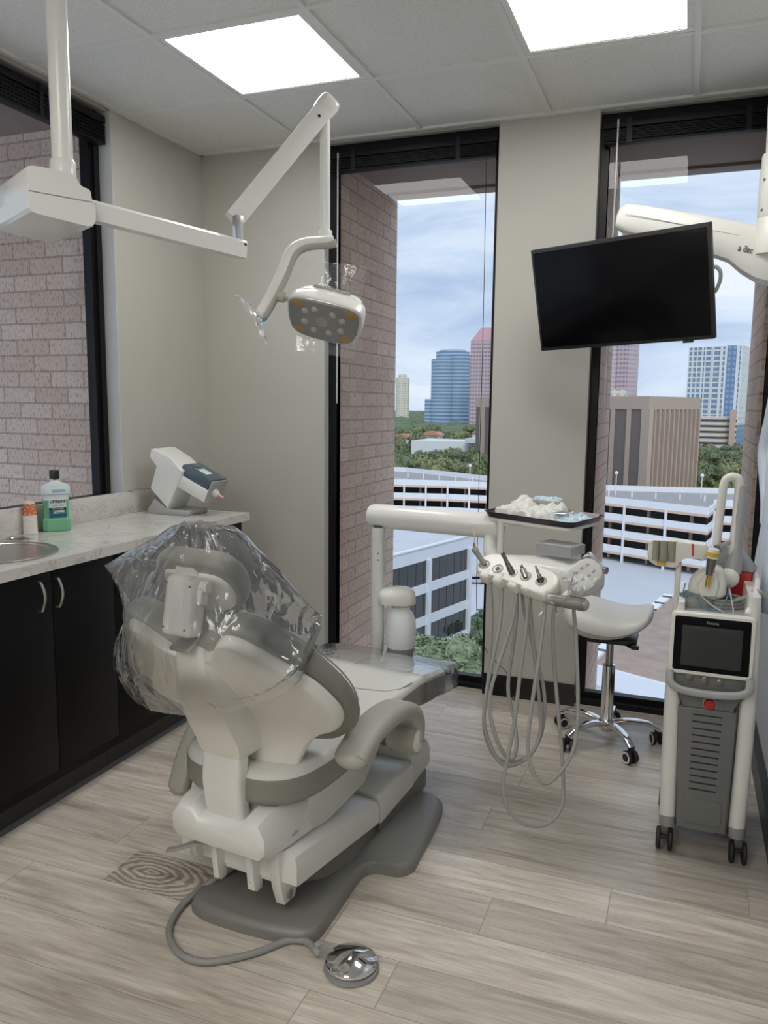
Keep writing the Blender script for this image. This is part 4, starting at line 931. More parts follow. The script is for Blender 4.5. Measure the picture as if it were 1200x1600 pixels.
def cup_print():
    m, nt, out = new_mat('orange_cup_pattern'); p = N(nt, 'ShaderNodeBsdfPrincipled', Roughness=0.6)
    tc = N(nt, 'ShaderNodeTexCoord'); wv = N(nt, 'ShaderNodeTexVoronoi', Scale=95.0); L(nt, tc, 'Object', wv, 'Vector')
    cr = N(nt, 'ShaderNodeValToRGB'); cr.color_ramp.interpolation = 'CONSTANT'; cr.color_ramp.elements[0].color = (0.68, 0.42, 0.28, 1); cr.color_ramp.elements[1].position = 0.34; cr.color_ramp.elements[1].color = (0.52, 0.13, 0.05, 1)
    L(nt, wv, 'Distance', cr, 'Fac'); L(nt, cr, 'Color', p, 'Base Color'); L(nt, p, 0, out, 0); return m
cupprint = cup_print()
NC, dzc = 11, 0.0072
for i in range(NC): cup(i, CZ + 0.001 + i * dzc, i == NC - 1)

# ------------------------------------------------------------------ impression material mixer
t = thing('impression_mixer', 'white impression material mixing machine with smoky cartridge bay on the counter end', 'mixing machine', (-2.30, 3.19, CZ))
Y0, Y1 = 3.105, 3.270
def xz(pts, y): return [V3((p[0], y, p[1])) for p in pts]
mb = MB()
prof_ = [(-2.388, 1.178), (-2.372, 1.218), (-2.352, 1.222), (-2.264, 1.176), (-2.192, 1.122), (-2.288, 0.936), (-2.352, 1.005), (-2.386, 1.031), (-2.330, 1.140)]
mb.prism(xz(prof_, 0), (0, Y0, 0), (0, Y1, 0), 0.008, 3); mb.build('housing', 'whitemetal', t)
d1 = V3((0.866, 0, -0.5)) if False else V3((-2.192 + 2.352, 0, 1.122 - 1.222)).normalized(); nn = V3((-d1.z, 0, d1.x))
for a, b in ((0.02, 0.10), (0.108, 0.18)):
    c = V3((-2.357, 3.185, 1.2205)) + d1 * ((a + b) / 2) + nn * 0.0015; mb = MB(); mb.obox(c, (b - a, 0.028, 0.006), d1, (0, 1, 0), 0.001); mb.build('top_strip', 'greyplastic', t)
c = V3((-2.345, 3.13, 1.2165)) + nn * 0.0012; text('lettering', '3M', 0.014, c, d1, (0, 1, 0), 'redlabel', t)
mb = MB(); mb.prism(xz([(-2.406, CZ), (-2.403, 0.925), (-2.395, 0.928), (-2.362, 0.983), (-2.286, 0.936), (-2.28, CZ)], 0), (0, Y0 + 0.002, 0), (0, Y1 - 0.002, 0), 0.004); mb.build('pedestal', 'midgrey', t)
mb = MB(); mb.box((-2.292, Y0 - 0.004, CZ), (-2.172, Y1 + 0.004, 0.932), 0.006); mb.build('foot_plate', 'midgrey', t)
# cartridge bay: white trough, smoky lid, grey end, nozzle
dv = V3((-2.060 + 2.192, 0, 1.037 - 1.097)).normalized(); nv = V3((-dv.z, 0, dv.x)); A0 = V3((-2.205, 0, 1.103))
def bay(a, b, y0, y1, s0, s1, name, m, bev=0.004):
    mb = MB(); c = A0 + dv * ((a + b) / 2) + nv * ((s0 + s1) / 2); c.y = (y0 + y1) / 2; mb.obox(c, (b - a, y1 - y0, s1 - s0), dv, (0, 1, 0), bev); return mb.build(name, m, t)
bay(-0.03, 0.156, Y0 + 0.012, Y1 - 0.02, -0.068, -0.006, 'cartridge_trough', 'whitemetal'); bay(-0.02, 0.152, Y0 + 0.014, Y1 - 0.012, -0.004, 0.046, 'smoky_lid', 'smoke', 0.008)
bay(0.153, 0.160, Y0 + 0.014, Y1 - 0.012, -0.064, 0.040, 'bay_end', 'midgrey'); bay(0.03, 0.10, Y0 + 0.045, Y0 + 0.10, 0.0465, 0.0472, 'cartridge_label', 'labelwhite', 0.0003); bay(0.02, 0.045, Y0 + 0.047, Y0 + 0.098, 0.0470, 0.0478, 'cartridge_label', 'labelblue', 0.0003)
q = A0 + dv * 0.160 + nv * -0.02; q.y = (Y0 + Y1) / 2 - 0.015
mb = MB(); mb.lathe([(0.020, 0), (0.020, 0.012), (0.013, 0.015), (0.012, 0.022), (0.001, 0.023)], q, dv, 20); nz = mb.build('nozzle_collar', 'outlet', t)
mb = MB(); mb.lathe([(0.010, 0.02), (0.0095, 0.03), (0.006, 0.034), (0.0045, 0.05), (0.0035, 0.055), (0.001, 0.0555)], q, dv, 16); mb.build('nozzle_tip', 'pink', nz)
mb = MB(); mb.tube(spline([(-2.39, 3.20, 1.00), (-2.43, 3.19, 1.018), (-2.46, 3.12, 1.022), (-2.468, 3.06, 1.020)], 6), 0.003, 6); mb.build('power_cord', 'greyplastic', t)
# ================================================================== DENTAL CHAIR
YAW = math.radians(6.0); CO = V3((-1.055, 2.30, 0.0))
chair = thing('dental_chair', 'white and grey dental chair reclined with raised armrest', 'dental chair', CO, -YAW)
chU, chV = V3((math.cos(YAW), -math.sin(YAW), 0)), V3((math.sin(YAW), math.cos(YAW), 0))
def cw(u, v, z): return CO + chU * u + chV * v + V3((0, 0, z))
kw = dict(world=False)
def sym(pts):
    """right half outline from top centre to bottom centre -> closed outline"""
    r = [p for p in pts]; l = [(-p[0], p[1]) for p in reversed(pts) if abs(p[0]) > 1e-6]
    return r + l
def smooth2(pts, n=5): return [(p.x, p.y) for p in spline([(a, b, 0) for a, b in pts], n, True)]
# floor plate squared to the room
mb = MB()
half = [(0.0, 1.722), (0.10, 1.726), (0.17, 1.742), (0.200, 1.775), (0.203, 1.85), (0.201, 2.02), (0.206, 2.085), (0.235, 2.118), (0.300, 2.125), (0.335, 2.160), (0.338, 2.22), (0.322, 2.52), (0.285, 2.60), (0.20, 2.63), (0.0, 2.64)]
ol = smooth2(sym(half), 3)
mb.pillow([(x, y - 2.2) for x, y in ol], ((-1.055, 2.2, 0.0), (1, 0, 0), (0, 1, 0), (0, 0, 1)), 0.040, 0.0, 0.022, 0.001)
mb.build('base_plate', 'baseplate', chair)
mb = MB(); secs = []
for y, w, h in ((1.92, 0.06, 0.042), (1.99, 0.13, 0.062), (2.10, 0.165, 0.085), (2.30, 0.17, 0.10), (2.50, 0.17, 0.10), (2.60, 0.165, 0.07), (2.63, 0.15, 0.03)):
    secs.append([V3((-1.055 + w * a, y, z)) for a, z in ((-1, 0.02), (-0.97, h * 0.7), (-0.85, h), (0.85, h), (0.97, h * 0.7), (1, 0.02))])
mb.loft(secs); mb.build('base_hump', 'baseplate', chair)
# lift arm covers
def slant(u, v0, v1, b0, t0, b1, t1, r, name, m):
    mb = MB(); secs = []
    for v, b, t_ in ((v0, b0, t0), (v0 + 0.012, b0 - 0.003, t0 + 0.003), ((v0 + v1) / 2, (b0 + b1) / 2, (t0 + t1) / 2 + 0.004), (v1 - 0.01, b1, t1), (v1, b1 + 0.006, t1 - 0.006)):
        secs.append([V3((u * a, v, z)) for a, z in ((-1, b), (-1, t_ - r), (-0.97, t_ - r * 0.35), (-0.88, t_), (0.88, t_), (0.97, t_ - r * 0.35), (1, t_ - r), (1, b))])
    mb.loft(secs); return mb.build(name, m, chair, **kw)
slant(0.198, -0.520, -0.035, 0.150, 0.238, 0.096, 0.176, 0.03, 'lift_arm_cover', 'white')
slant(0.196, -0.028, 0.235, 0.088, 0.182, 0.104, 0.192, 0.03, 'front_cover', 'white')
slant(0.185, 0.24, 0.40, 0.10, 0.205, 0.115, 0.212, 0.035, 'front_cover', 'white')
slant(0.180, 0.0, 0.38, 0.03, 0.10, 0.03, 0.115, 0.01, 'front_plinth', 'baseplate')
# rear housing under the seat, notched for the back support
mb = MB(); secs = []
for v, zt_, zb, w in ((-0.610, 0.338, 0.264, 0.148), (-0.605, 0.346, 0.252, 0.154), (-0.575, 0.358, 0.238, 0.158), (-0.50, 0.370, 0.228, 0.162), (-0.42, 0.374, 0.224, 0.164), (-0.28, 0.37, 0.225, 0.160)):
    nz = zt_ - 0.030 if v < -0.56 else zt_ - 0.034
    secs.append([V3((u_, v, z)) for u_, z in ((-w + 0.02, zb), (-w, zb + 0.02), (-w, zt_ - 0.035), (-w + 0.022, zt_), (-0.088, zt_), (-0.066, nz), (0.066, nz), (0.088, zt_), (w - 0.022, zt_), (w, zt_ - 0.035), (w, zb + 0.02), (w - 0.02, zb))])
mb.loft(secs); hs = mb.build('rear_housing', 'white', chair, **kw)
text('lettering', 'adec', 0.016, cw(0.1655, -0.475, 0.275), chV, (0, 0, 1), 'inkgrey', hs, width=0.032)
# seat frame skirt rising to the cushion
mb = MB(); secs = []
for v, w, zb, zt_ in ((-0.415, 0.160, 0.225, 0.385), (-0.3, 0.172, 0.215, 0.395), (-0.1, 0.175, 0.235, 0.405), (0.05, 0.16, 0.31, 0.42), (0.25, 0.15, 0.40, 0.43)):
    secs.append([V3((a * w, v, z)) for a, z in ((-0.9, zb), (-1, zb + 0.02), (-1.08, zt_), (1.08, zt_), (1, zb + 0.02), (0.9, zb))])
mb.loft(secs); mb.build('seat_skirt', 'white', chair, **kw)
# brackets, link and lever at the rear
for u_, w in ((-0.135, 0.012), (-0.055, 0.010), (0.065, 0.012)):
    mb = MB(); z0 = 0.105 if u_ > -0.1 else 0.150
    mb.prism([V3((0, -0.560, 0.25)), V3((0, -0.545, z0 + 0.01)), V3((0, -0.533, z0)), V3((0, -0.508, z0)), V3((0, -0.496, 0.18)), V3((0, -0.44, 0.205)), V3((0, -0.44, 0.25))], (u_ - w, 0, 0), (u_ + w, 0, 0), 0.003); b = mb.build('bracket', 'whitemetal', chair, **kw)
    for z in (z0 + 0.016, z0 + 0.04):
        mb = MB(); mb.cyl((u_, -0.5475, z + 0.02), (u_, -0.5445, z + 0.02), 0.005, n=12); mb.build('bolt_hole', 'black', b, **kw)
mb = MB(); mb.box((-0.06, -0.515, 0.135), (0.12, -0.50, 0.23), 0.004); mb.build('cross_plate', 'whitemetal', chair, **kw)
mb = MB(); mb.cyl((0.005, -0.5165, 0.19), (0.005, -0.514, 0.19), 0.030, n=24); mb.build('cable_opening', 'black', chair, **kw)
mb = MB(); mb.prism([V3((0, -0.545, 0.26)), V3((0, -0.525, 0.13)), V3((0, -0.505, 0.072)), V3((0, -0.455, 0.070)), V3((0, -0.44, 0.13)), V3((0, -0.40, 0.18)), V3((0, -0.40, 0.25))], (0.118, 0, 0), (0.150, 0, 0), 0.004); lk = mb.build('link_arm', 'whitemetal', chair, **kw)
mb = MB(); mb.cyl((0.112, -0.485, 0.095), (0.156, -0.485, 0.095), 0.012, n=16); mb.build('pivot_pin', 'steel', lk, **kw)
mb = MB(); mb.sweep([(-0.05, -0.575, 0.240), (-0.085, -0.60, 0.238), (-0.125, -0.625, 0.226), (-0.15, -0.634, 0.219)], rrect(0.022, 0.007, 0.003), up=(0, 0, 1)); mb.build('release_lever', 'greyplastic', chair, **kw)
# back support strut
mb = MB(); secs = []
for z, v, w, th in ((0.31, -0.572, 0.058, 0.05), (0.36, -0.586, 0.062, 0.05), (0.43, -0.594, 0.064, 0.05), (0.50, -0.588, 0.064, 0.05), (0.54, -0.58, 0.06, 0.05)):
    secs.append([V3((p[0], v + th / 2 + p[1], z)) for p in rrect(w * 2, th, 0.014, 4)])
mb.loft(secs); mb.build('back_strut', 'whitemetal', chair, **kw)
# ---- backrest
AN = math.radians(50); BP = V3((0, -0.683, 0.822)); bT = V3((0, math.cos(AN), -math.sin(AN))); bNf = V3((0, math.sin(AN), math.cos(AN)))
def bp(u, t_, n=0.0): return BP + V3((u, 0, 0)) + bT * t_ + bNf * n
half = [(0.0, 0.004), (0.05, -0.004), (0.080, -0.022), (0.108, -0.062), (0.140, -0.086), (0.175, -0.082), (0.215, -0.045), (0.262, 0.015), (0.310, 0.085), (0.332, 0.150), (0.340, 0.210), (0.328, 0.260), (0.300, 0.296), (0.262, 0.316), (0.222, 0.342), (0.185, 0.39), (0.150, 0.45), (0.105, 0.495), (0.05, 0.515), (0.0, 0.52)]
warpb = lambda u, t_: 0.22 * u * u - 2.4 * max(0.0, t_ - 0.22) ** 2 * max(0.0, 1 - (abs(u) / 0.25) ** 3)
mb = MB(); mb.pillow(smooth2(sym(half), 3), (BP, (1, 0, 0), bT, bNf), 0.012, 0.022, 0.010, 0.018, warpb); shell = mb.build('back_shell', 'cream', chair, **kw)
# spine cover running down to the strut
mb = MB(); secs = []
for (v, z, w, th) in ((-0.692, 0.842, 0.036, 0.02), (-0.706, 0.815, 0.046, 0.04), (-0.700, 0.76, 0.060, 0.07), (-0.680, 0.69, 0.074, 0.09), (-0.640, 0.61, 0.080, 0.10), (-0.606, 0.55, 0.080, 0.10), (-0.596, 0.52, 0.078, 0.09), (-0.592, 0.508, 0.07, 0.075)):
    secs.append([V3((p[0], v + th / 2 + p[1], z)) for p in [(-w, th / 2 + 0.04), (-w, 0.0), (-w * 0.86, -th / 2 + 0.006), (-w * 0.6, -th / 2), (w * 0.6, -th / 2), (w * 0.86, -th / 2 + 0.006), (w, 0.0), (w, th / 2 + 0.04)]])
mb.loft(secs); mb.build('spine_cover', 'cream', shell, **kw)
halfc = [(0.0, -0.035), (0.07, -0.045), (0.12, -0.085), (0.165, -0.10), (0.21, -0.078), (0.25, -0.02), (0.295, 0.045), (0.322, 0.115), (0.340, 0.19), (0.342, 0.27), (0.325, 0.34), (0.28, 0.385), (0.23, 0.41), (0.1, 0.415), (0.0, 0.415)]
mb = MB(); mb.pillow(smooth2(sym(halfc), 3), (BP + bNf * 0.035, (1, 0, 0), bT, bNf), 0.045, 0.030, 0.04, 0.022, lambda u, t_: 0.30 * u * u); bc = mb.build('back_cushion', 'vinylside', chair, **kw)
mb = MB(); pts = []
for p in smooth2(sym([(x * 0.955, 0.15 + (y - 0.15) * 0.93) for x, y in halfc]), 3): pts.append(bp(p[0], p[1], 0.035 + 0.041 + 0.30 * p[0] ** 2))
mb.tube(pts + [pts[0]], 0.0022, 6); mb.build('stitched_seam', 'armpad', bc, **kw)
# ---- headrest
HO = V3((0, -0.650, 0.985)); HA = math.radians(52); hT = V3((0, math.cos(HA), -math.sin(HA))); hN = V3((0, math.sin(HA), math.cos(HA)))
hr = bpy.data.objects.new('headrest', None); 
halfh = [(0.0, -0.105), (0.06, -0.104), (0.105, -0.09), (0.132, -0.05), (0.136, 0.0), (0.122, 0.05), (0.09, 0.085), (0.045, 0.10), (0.0, 0.102)]
oh = smooth2(sym([(x * 0.93, y * 0.93) for x, y in halfh]), 3)
mb = MB(); mb.pillow(oh, (HO, (1, 0, 0), hT, hN), 0.055, 0.012, 0.04, 0.012, lambda u, t_: 0.9 * u * u); hc = mb.build('headrest', 'vinylside', chair, **kw)
mb = MB(); mb.pillow([(x * 0.82, y * 0.75 + 0.010) for x, y in oh], (HO - hN * 0.004, (1, 0, 0), hT, hN), 0.0, 0.016, 0.001, 0.010, lambda u, t_: 0.9 * u * u); mb.build('headrest_back', 'cream', hc, **kw)
bpy.data.objects.remove(hr)
# slide bracket
mb = MB(); d = (V3((0, -0.700, 1.026)) - V3((0, -0.728, 0.872))).normalized()
mb.obox(V3((0, -0.712, 0.945)), (0.092, 0.060, 0.150), (1, 0, 0), d.cross(V3((1, 0, 0))), 0.016, 3); br = mb.build('headrest_bracket', 'whitemetal', hc, **kw)
mb = MB(); mb.obox(V3((0.052, -0.706, 0.975)), (0.016, 0.03, 0.05), (1, 0, 0), d.cross(V3((1, 0, 0))), 0.006, 3); mb.cyl((0.052, -0.706, 0.998), (0.074, -0.706, 0.998), 0.014, n=18); mb.build('lock_knob', 'whitemetal', hc, **kw)
mb = MB(); mb.cyl((0, -0.700, 1.018), (0, -0.655, 1.035), 0.036, n=22); mb.build('swivel_joint', 'cream', hc, **kw)
mb = MB(); mb.obox(V3((0, -0.705, 0.855)), (0.056, 0.010, 0.075), (1, 0, 0), (0, -0.45, 0.89), 0.002); mb.build('slide_bar', 'steel', hc, **kw)
for u_, z in ((0.033, 0.892), (-0.034, 0.892), (0.036, 0.995), (-0.036, 0.998)):
    c = V3((u_, -0.712, z)) + d * 0 + V3((0, (z - 0.95) * d.y / d.z, 0)) + d.cross(V3((1, 0, 0))) * (0.0302 if d.cross(V3((1, 0, 0))).y < 0 else -0.0302)
    mb = MB(); nrm = d.cross(V3((1, 0, 0))); mb.cyl(c - nrm * 0.001, c + nrm * 0.001, 0.003, n=10); mb.build('screw', 'darkgrey', hc, **kw)
# ---- seat and leg rest
def seat_warp(u, v):
    pts = [(-0.60, 0.464), (-0.54, 0.470), (-0.45, 0.474), (-0.3, 0.482), (-0.1, 0.500), (0.05, 0.520), (0.15, 0.530), (0.3, 0.514), (0.45, 0.480), (0.55, 0.455)]
    for (a, za), (b, zb) in zip(pts, pts[1:]):
        if v <= b: 
            f = max(0, min(1, (v - a) / (b - a))); z = za + (zb - za) * f; break
    else: z = pts[-1][1]
    return z + 0.9 * max(0, abs(u) - 0.17) ** 2 * (1 if v < 0.2 else 0.4) - 0.45
SO = V3((0, 0, 0.45))
halfs = [(0.0, -0.562), (0.09, -0.560), (0.145, -0.542), (0.190, -0.50), (0.216, -0.43), (0.228, -0.33), (0.232, -0.2), (0.236, -0.08), (0.246, 0.04), (0.256, 0.14), (0.260, 0.25), (0.252, 0.36), (0.225, 0.43), (0.15, 0.462), (0.0, 0.470)]
osn = smooth2(sym(halfs), 3)
mb = MB(); mb.pillow(osn, (SO, (1, 0, 0), (0, 1, 0), (0, 0, 1)), 0.0, 0.0, 0.03, 0.02, seat_warp); 
mb = MB(); k = osn
mb.pillow(k, (SO, (1, 0, 0), (0, 1, 0), (0, 0, 1)), 0.004, 0.078, 0.004, 0.03, lambda u, v: seat_warp(u, v) - 0.026); mb.build('seat_border', 'vinylside', chair, **kw)
mb = MB(); mb.pillow([(x * 0.995, y * 0.997) for x, y in k], (SO, (1, 0, 0), (0, 1, 0), (0, 0, 1)), 0.030, 0.004, 0.034, 0.003, lambda u, v: seat_warp(u, v) - 0.028); st = mb.build('seat_cushion', 'vinyl', chair, **kw)
def seam(pts, name='stitched_seam'):
    mb = MB(); mb.tube([V3((u, v, 0.45 + seat_warp(u, v) + 0.0018)) for u, v in pts], 0.0026, 6); mb.build(name, 'armpad', st, **kw)
seam([(-0.24, 0.012), (-0.1, 0.006), (0.0, 0.004), (0.1, 0.006), (0.19, 0.02), (0.225, 0.045), (0.245, 0.10)]); seam([(0.0, 0.004), (-0.012, 0.08), (-0.018, 0.2), (-0.02, 0.32), (-0.02, 0.43)])
# ---- armrests
ap = rrect(0.096, 0.054, 0.023, 4)
arm = mb = MB(); mb.sweep(spline([(0.315, -0.072, 0.418), (0.315, -0.066, 0.475), (0.315, -0.098, 0.518), (0.315, -0.165, 0.545), (0.315, -0.26, 0.553), (0.315, -0.345, 0.541), (0.315, -0.405, 0.520), (0.315, -0.435, 0.502)], 6), ap, up=(0, 0.5, 0.85), scales=None)
ar = mb.build('armrest', 'armpad', chair, **kw)
mb = MB(); mb.ellipsoid((0.315, -0.432, 0.503), (0.048, 0.034, 0.028), 16, 10); mb.build('armrest_tip', 'armpad', ar, **kw)
mb = MB(); mb.cyl((0.262, -0.080, 0.425), (0.352, -0.080, 0.425), 0.044, n=28); hb = mb.build('armrest_hub', 'armpad', ar, **kw)
mb = MB(); mb.lathe([(0.036, 0), (0.035, 0.004), (0.03, 0.006), (0.001, 0.007)], (0.352, -0.080, 0.425), (1, 0, 0), 28); mb.build('hub_cap', 'cream', ar, **kw)
mb = MB(); mb.obox((0.25, -0.07, 0.42), (0.06, 0.06, 0.06), bev=0.01); mb.build('armrest_mount', 'darkgrey', ar, **kw)
mb = MB(); mb.sweep(spline([(-0.315, -0.13, 0.44), (-0.315, -0.20, 0.452), (-0.315, -0.27, 0.432), (-0.315, -0.33, 0.38), (-0.315, -0.375, 0.305), (-0.315, -0.398, 0.255)], 6), rrect(0.074, 0.05, 0.022, 4), up=(0, -0.4, 0.9)); al = mb.build('armrest', 'armpad', chair, **kw)
mb = MB(); mb.ellipsoid((-0.315, -0.397, 0.257), (0.037, 0.026, 0.026), 14, 8); mb.build('armrest_tip', 'armpad', al, **kw)
mb = MB(); mb.cyl((-0.352, -0.11, 0.44), (-0.262, -0.11, 0.44), 0.042, n=28); mb.build('armrest_hub', 'armpad', al, **kw)

# ------------------------------------------------------------------ clear plastic bag over the headrest
bag = None
rnd = random.Random(11)
mb = MB(); rings = []
spec = [(-0.262, 0.055, 0.165, 0.185, 0.045), (-0.245, 0.085, 0.135, 0.215, 0.035), (-0.215, 0.115, 0.09, 0.245, 0.02), (-0.165, 0.142, 0.03, 0.265, 0.01), (-0.10, 0.180, -0.085, 0.245, 0.010), (-0.04, 0.222, -0.108, 0.225, 0.0), (0.02, 0.275, -0.118, 0.20, 0.0), (0.07, 0.304, -0.120, 0.175, 0.0), (0.13, 0.322, -0.12, 0.15, 0.0), (0.20, 0.338, -0.122, 0.14, 0.0), (0.26, 0.345, -0.125, 0.135, 0.0), (0.305, 0.340, -0.128, 0.13, 0.0)]
NB = 120
for i, (t_, hu, nb, nf, u0) in enumerate(spec):
    r = []
    for k in range(NB):
        a = 2 * PI * k / NB; c, s = math.cos(a), math.sin(a); ex_ = 0.72
        u = u0 + hu * math.copysign(abs(c) ** ex_, c); n = (nb + nf) / 2 + (nf - nb) / 2 * math.copysign(abs(s) ** (0.48 if s > 0 and t_ > -0.13 else 0.8), s)
        fold = lambda fr, ph: abs(((fr * a / (2 * PI) + ph) % 1.0) * 2 - 1) - 0.5
        wv = 0.013 * fold(11, 0.05 * i) * fold(3, 0.11 * i) + 0.010 * fold(17, -0.07 * i + 0.3) * (0.4 + 0.6 * fold(5, 0.2)) + 0.005 * fold(29, 0.03 * i)
        q = 1 + wv / max(hu, 0.1); u = u0 + (u - u0) * q; n += wv * 0.9
        n += 0.22 * u * u * (0 if i < 5 else 1)
        if -0.25 < t_ < -0.06 and c < -0.1: w_ = max(0.0, 1 - abs(t_ + 0.165) / 0.07); u -= 0.135 * (abs(c)) ** 5 * w_; n = n * (1 - 0.7 * abs(c) ** 5 * w_) + 0.09 * 0.7 * abs(c) ** 5 * w_
        tt = t_
        if u > 0 and -0.13 < t_ < 0.05: u *= 1.16
        if t_ > 0: 
            if u > 0: u *= 1 - 0.14 * t_ / 0.305
            tt = t_ * min(0.20, max(0.045, 0.098 - 0.27 * u)) / 0.305
        r.append(bp(u, tt + 0.007 * fold(4, 0.1 * i), n))
    rings.append(r)
fine = []
for a, b in zip(rings, rings[1:]):
    for f in (0.0, 0.5): fine.append([p.lerp(q, f) + V3((rnd.uniform(-1, 1), rnd.uniform(-1, 1), rnd.uniform(-1, 1))) * 0.0016 for p, q in zip(a, b)])
fine.append(rings[-1])
mb.loft(fine, True, True, False)
for v in mb.bm.verts: v.co = cw(*v.co)
bag = tag(mb.build('plastic_bag', 'bag', sharp=70), 'clear plastic bag draped over the headrest and upper back of the dental chair', 'plastic bag')
to_base(bag, cw(0, -0.66, 0.66))
# clear sleeve over the foot end
mb = MB(); sec = []
for v, w, zt_, zb in ((0.17, 0.268, 0.536, 0.430), (0.26, 0.274, 0.528, 0.42), (0.36, 0.278, 0.514, 0.405), (0.45, 0.272, 0.494, 0.392), (0.50, 0.25, 0.482, 0.396), (0.53, 0.22, 0.466, 0.415)):
    sec.append([V3((a * w, v, z)) for a, z in ((-1, zb + 0.02), (-1.0, zt_ - 0.01), (-0.95, zt_ + 0.003), (-0.5, zt_ + 0.005), (0, zt_ + 0.004), (0.5, zt_ + 0.005), (0.95, zt_ + 0.003), (1.0, zt_ - 0.01), (1, zb + 0.02), (0.9, zb), (-0.9, zb))])
mb.loft(sec, True, False, True)
for v in mb.bm.verts: v.co = cw(*v.co)
sl = tag(mb.build('plastic_sleeve', 'film'), 'clear glossy plastic sleeve over the foot end of the dental chair', 'plastic sleeve'); to_base(sl, cw(0, 0.35, 0.42))

# ------------------------------------------------------------------ foot control
FP_ = V3((-0.7290, 1.7093, 0.0150)); FP_.z = 0
t = thing('foot_pedal', 'round chrome foot pedal with grey cable on the floor behind the chair', 'foot pedal', FP_)
mb = MB(); mb.lathe([(0.070, 0.0), (0.072, 0.004), (0.070, 0.010), (0.060, 0.012), (0.058, 0.014), (0.001, 0.014)], FP_, n=40)
d = V3((-0.8285, 1.7231, 0.0100)) - FP_; d.z = 0; d.normalize()
mb.obox(FP_ + d * 0.075 + V3((0, 0, 0.007)), (0.05, 0.05, 0.014), d, (0, 0, 1), 0.005); mb.build('pedal_base', 'greyplastic', t)
mb = MB(); mb.lathe([(0.060, 0.016), (0.066, 0.018), (0.0665, 0.024), (0.06, 0.030), (0.001, 0.044)], FP_, n=64); mb.build('pedal_disc', 'chrome', t)
k_ = V3((-0.8285, 1.7193, 0.0200)); mb = MB(); mb.lathe([(0.011, 0.008), (0.011, 0.02), (0.006, 0.022), (0.006, 0.030), (0.008, 0.031), (0.008, 0.035), (0.001, 0.036)], (k_.x, k_.y, 0), n=18); mb.build('toggle', 'midgrey', t)
mb = MB(); mb.tube(spline([(k_.x, k_.y, 0.011), (-0.8765, 1.7441, 0.0120), (-0.9266, 1.7297, 0.0100), (-0.9683, 1.6725, 0.0100), (-1.0166, 1.6243, 0.0100), (-1.0842, 1.5793, 0.0100), (-1.1518, 1.5780, 0.0100), (-1.2141, 1.6145, 0.0100), (-1.2555, 1.6687, 0.0100), (-1.2743, 1.7520, 0.0120), (-1.2522, 1.8159, 0.0300), (-1.2244, 1.8512, 0.0480), (-1.1970, 1.9279, 0.0550)], 8), 0.0095, 10); mb.build('cable', 'greyplastic', t)
# ================================================================== DENTAL LIGHT ON ITS CEILING POLE
PX, PY = -1.633, 1.795
t = thing('dental_light', 'white dental light on a jointed arm hanging from a ceiling pole', 'dental light', (PX, PY, 1.90))
mb = MB(); mb.cyl((PX, PY, 2.03), (PX, PY, H), 0.0275, n=28); mb.build('ceiling_pole', 'whitemetal', t)
mb = MB(); mb.lathe([(0.034, 2.030), (0.034, 2.082), (0.031, 2.088), (0.0275, 2.089)], (PX, PY, 0), n=28); mb.build('pole_collar', 'whitemetal', t)
E1 = V3((-1.3469, 2.2586, 1.9339)); A1 = V3((-1.5901, 1.8137, 1.9649)); E1.z = A1.z - 0.045
d1 = (E1 - A1); d1n = V3((d1.x, d1.y, 0)).normalized(); s1 = V3((d1n.y, -d1n.x, 0))
# mounting box with a rounded cover and a lower tray
bc_ = V3((PX, PY, 0)) - d1n * 0.155
bxd = V3((-1.5760, 1.7981, 1.9687)) - V3((-1.7871, 1.7246, 2.0181)); bxd.z = 0; bxd.normalize(); bys = V3((-bxd.y, bxd.x, 0)); cB = V3((PX, PY, 0)) - bxd * 0.085
cB = V3((PX, PY, 0))
def boxprof(pts, hw, name):
    mb = MB(); rings = []
    for o, f in ((-0.230, 0.94), (-0.224, 1.0), (hw - 0.006, 1.0), (hw, 0.94)):
        ca = sum(p[0] for p in pts) / len(pts); cz_ = sum(p[1] for p in pts) / len(pts)
        rings.append([cB + d1n * (ca + (p[0] - ca) * (1 - (1 - f) * 0.6)) + s1 * o + V3((0, 0, cz_ + (p[1] - cz_) * f)) for p in pts])
    mb.loft(rings); return mb.build(name, 'whitemetal', t, sharp=30)
boxprof([(-0.116, 1.976), (-0.116, 2.028), (-0.112, 2.038), (-0.104, 2.042), (-0.030, 2.043), (0.000, 2.040), (0.012, 2.030), (0.020, 2.014), (0.030, 2.009), (0.044, 2.006), (0.049, 2.000), (0.053, 1.974)], 0.072, 'mount_cover')
boxprof([(-0.120, 1.932), (-0.118, 1.9755), (0.055, 1.9735), (0.060, 1.955), (0.058, 1.925), (0.050, 1.912), (0.036, 1.907), (-0.095, 1.920), (-0.112, 1.924)], 0.076, 'mount_tray')
mb = MB(); mb.sweep([A1 - d1 * 0.02, E1], [(-0.020, -0.029), (0.020, -0.029), (0.020, 0.018), (0.012, 0.026), (-0.012, 0.026), (-0.020, 0.018)]); a1 = mb.build('lower_arm', 'whitemetal', t)
q = E1 - d1.normalized() * 0.006 + s1 * 0.0205 + V3((0, 0, 0.012)); mb = MB(); mb.cyl(q - s1 * 0.001, q + s1 * 0.001, 0.0045, n=12); mb.build('screw', 'black', a1)
S0 = V3((-1.3564, 2.2529, 1.9938)); S0.z = E1.z + 0.045
mb = MB(); mb.obox(E1 + V3((0, 0, 0.058)) - d1n * 0.02, (0.030, 0.022, 0.085), d1n, s1, 0.003); mb.build('hinge_bracket', 'silver', a1)
B0 = V3((-1.3765, 2.2598, 2.0199)); B1 = V3((-1.1575, 2.4623, 2.3903)); db = (B1 - B0).normalized()
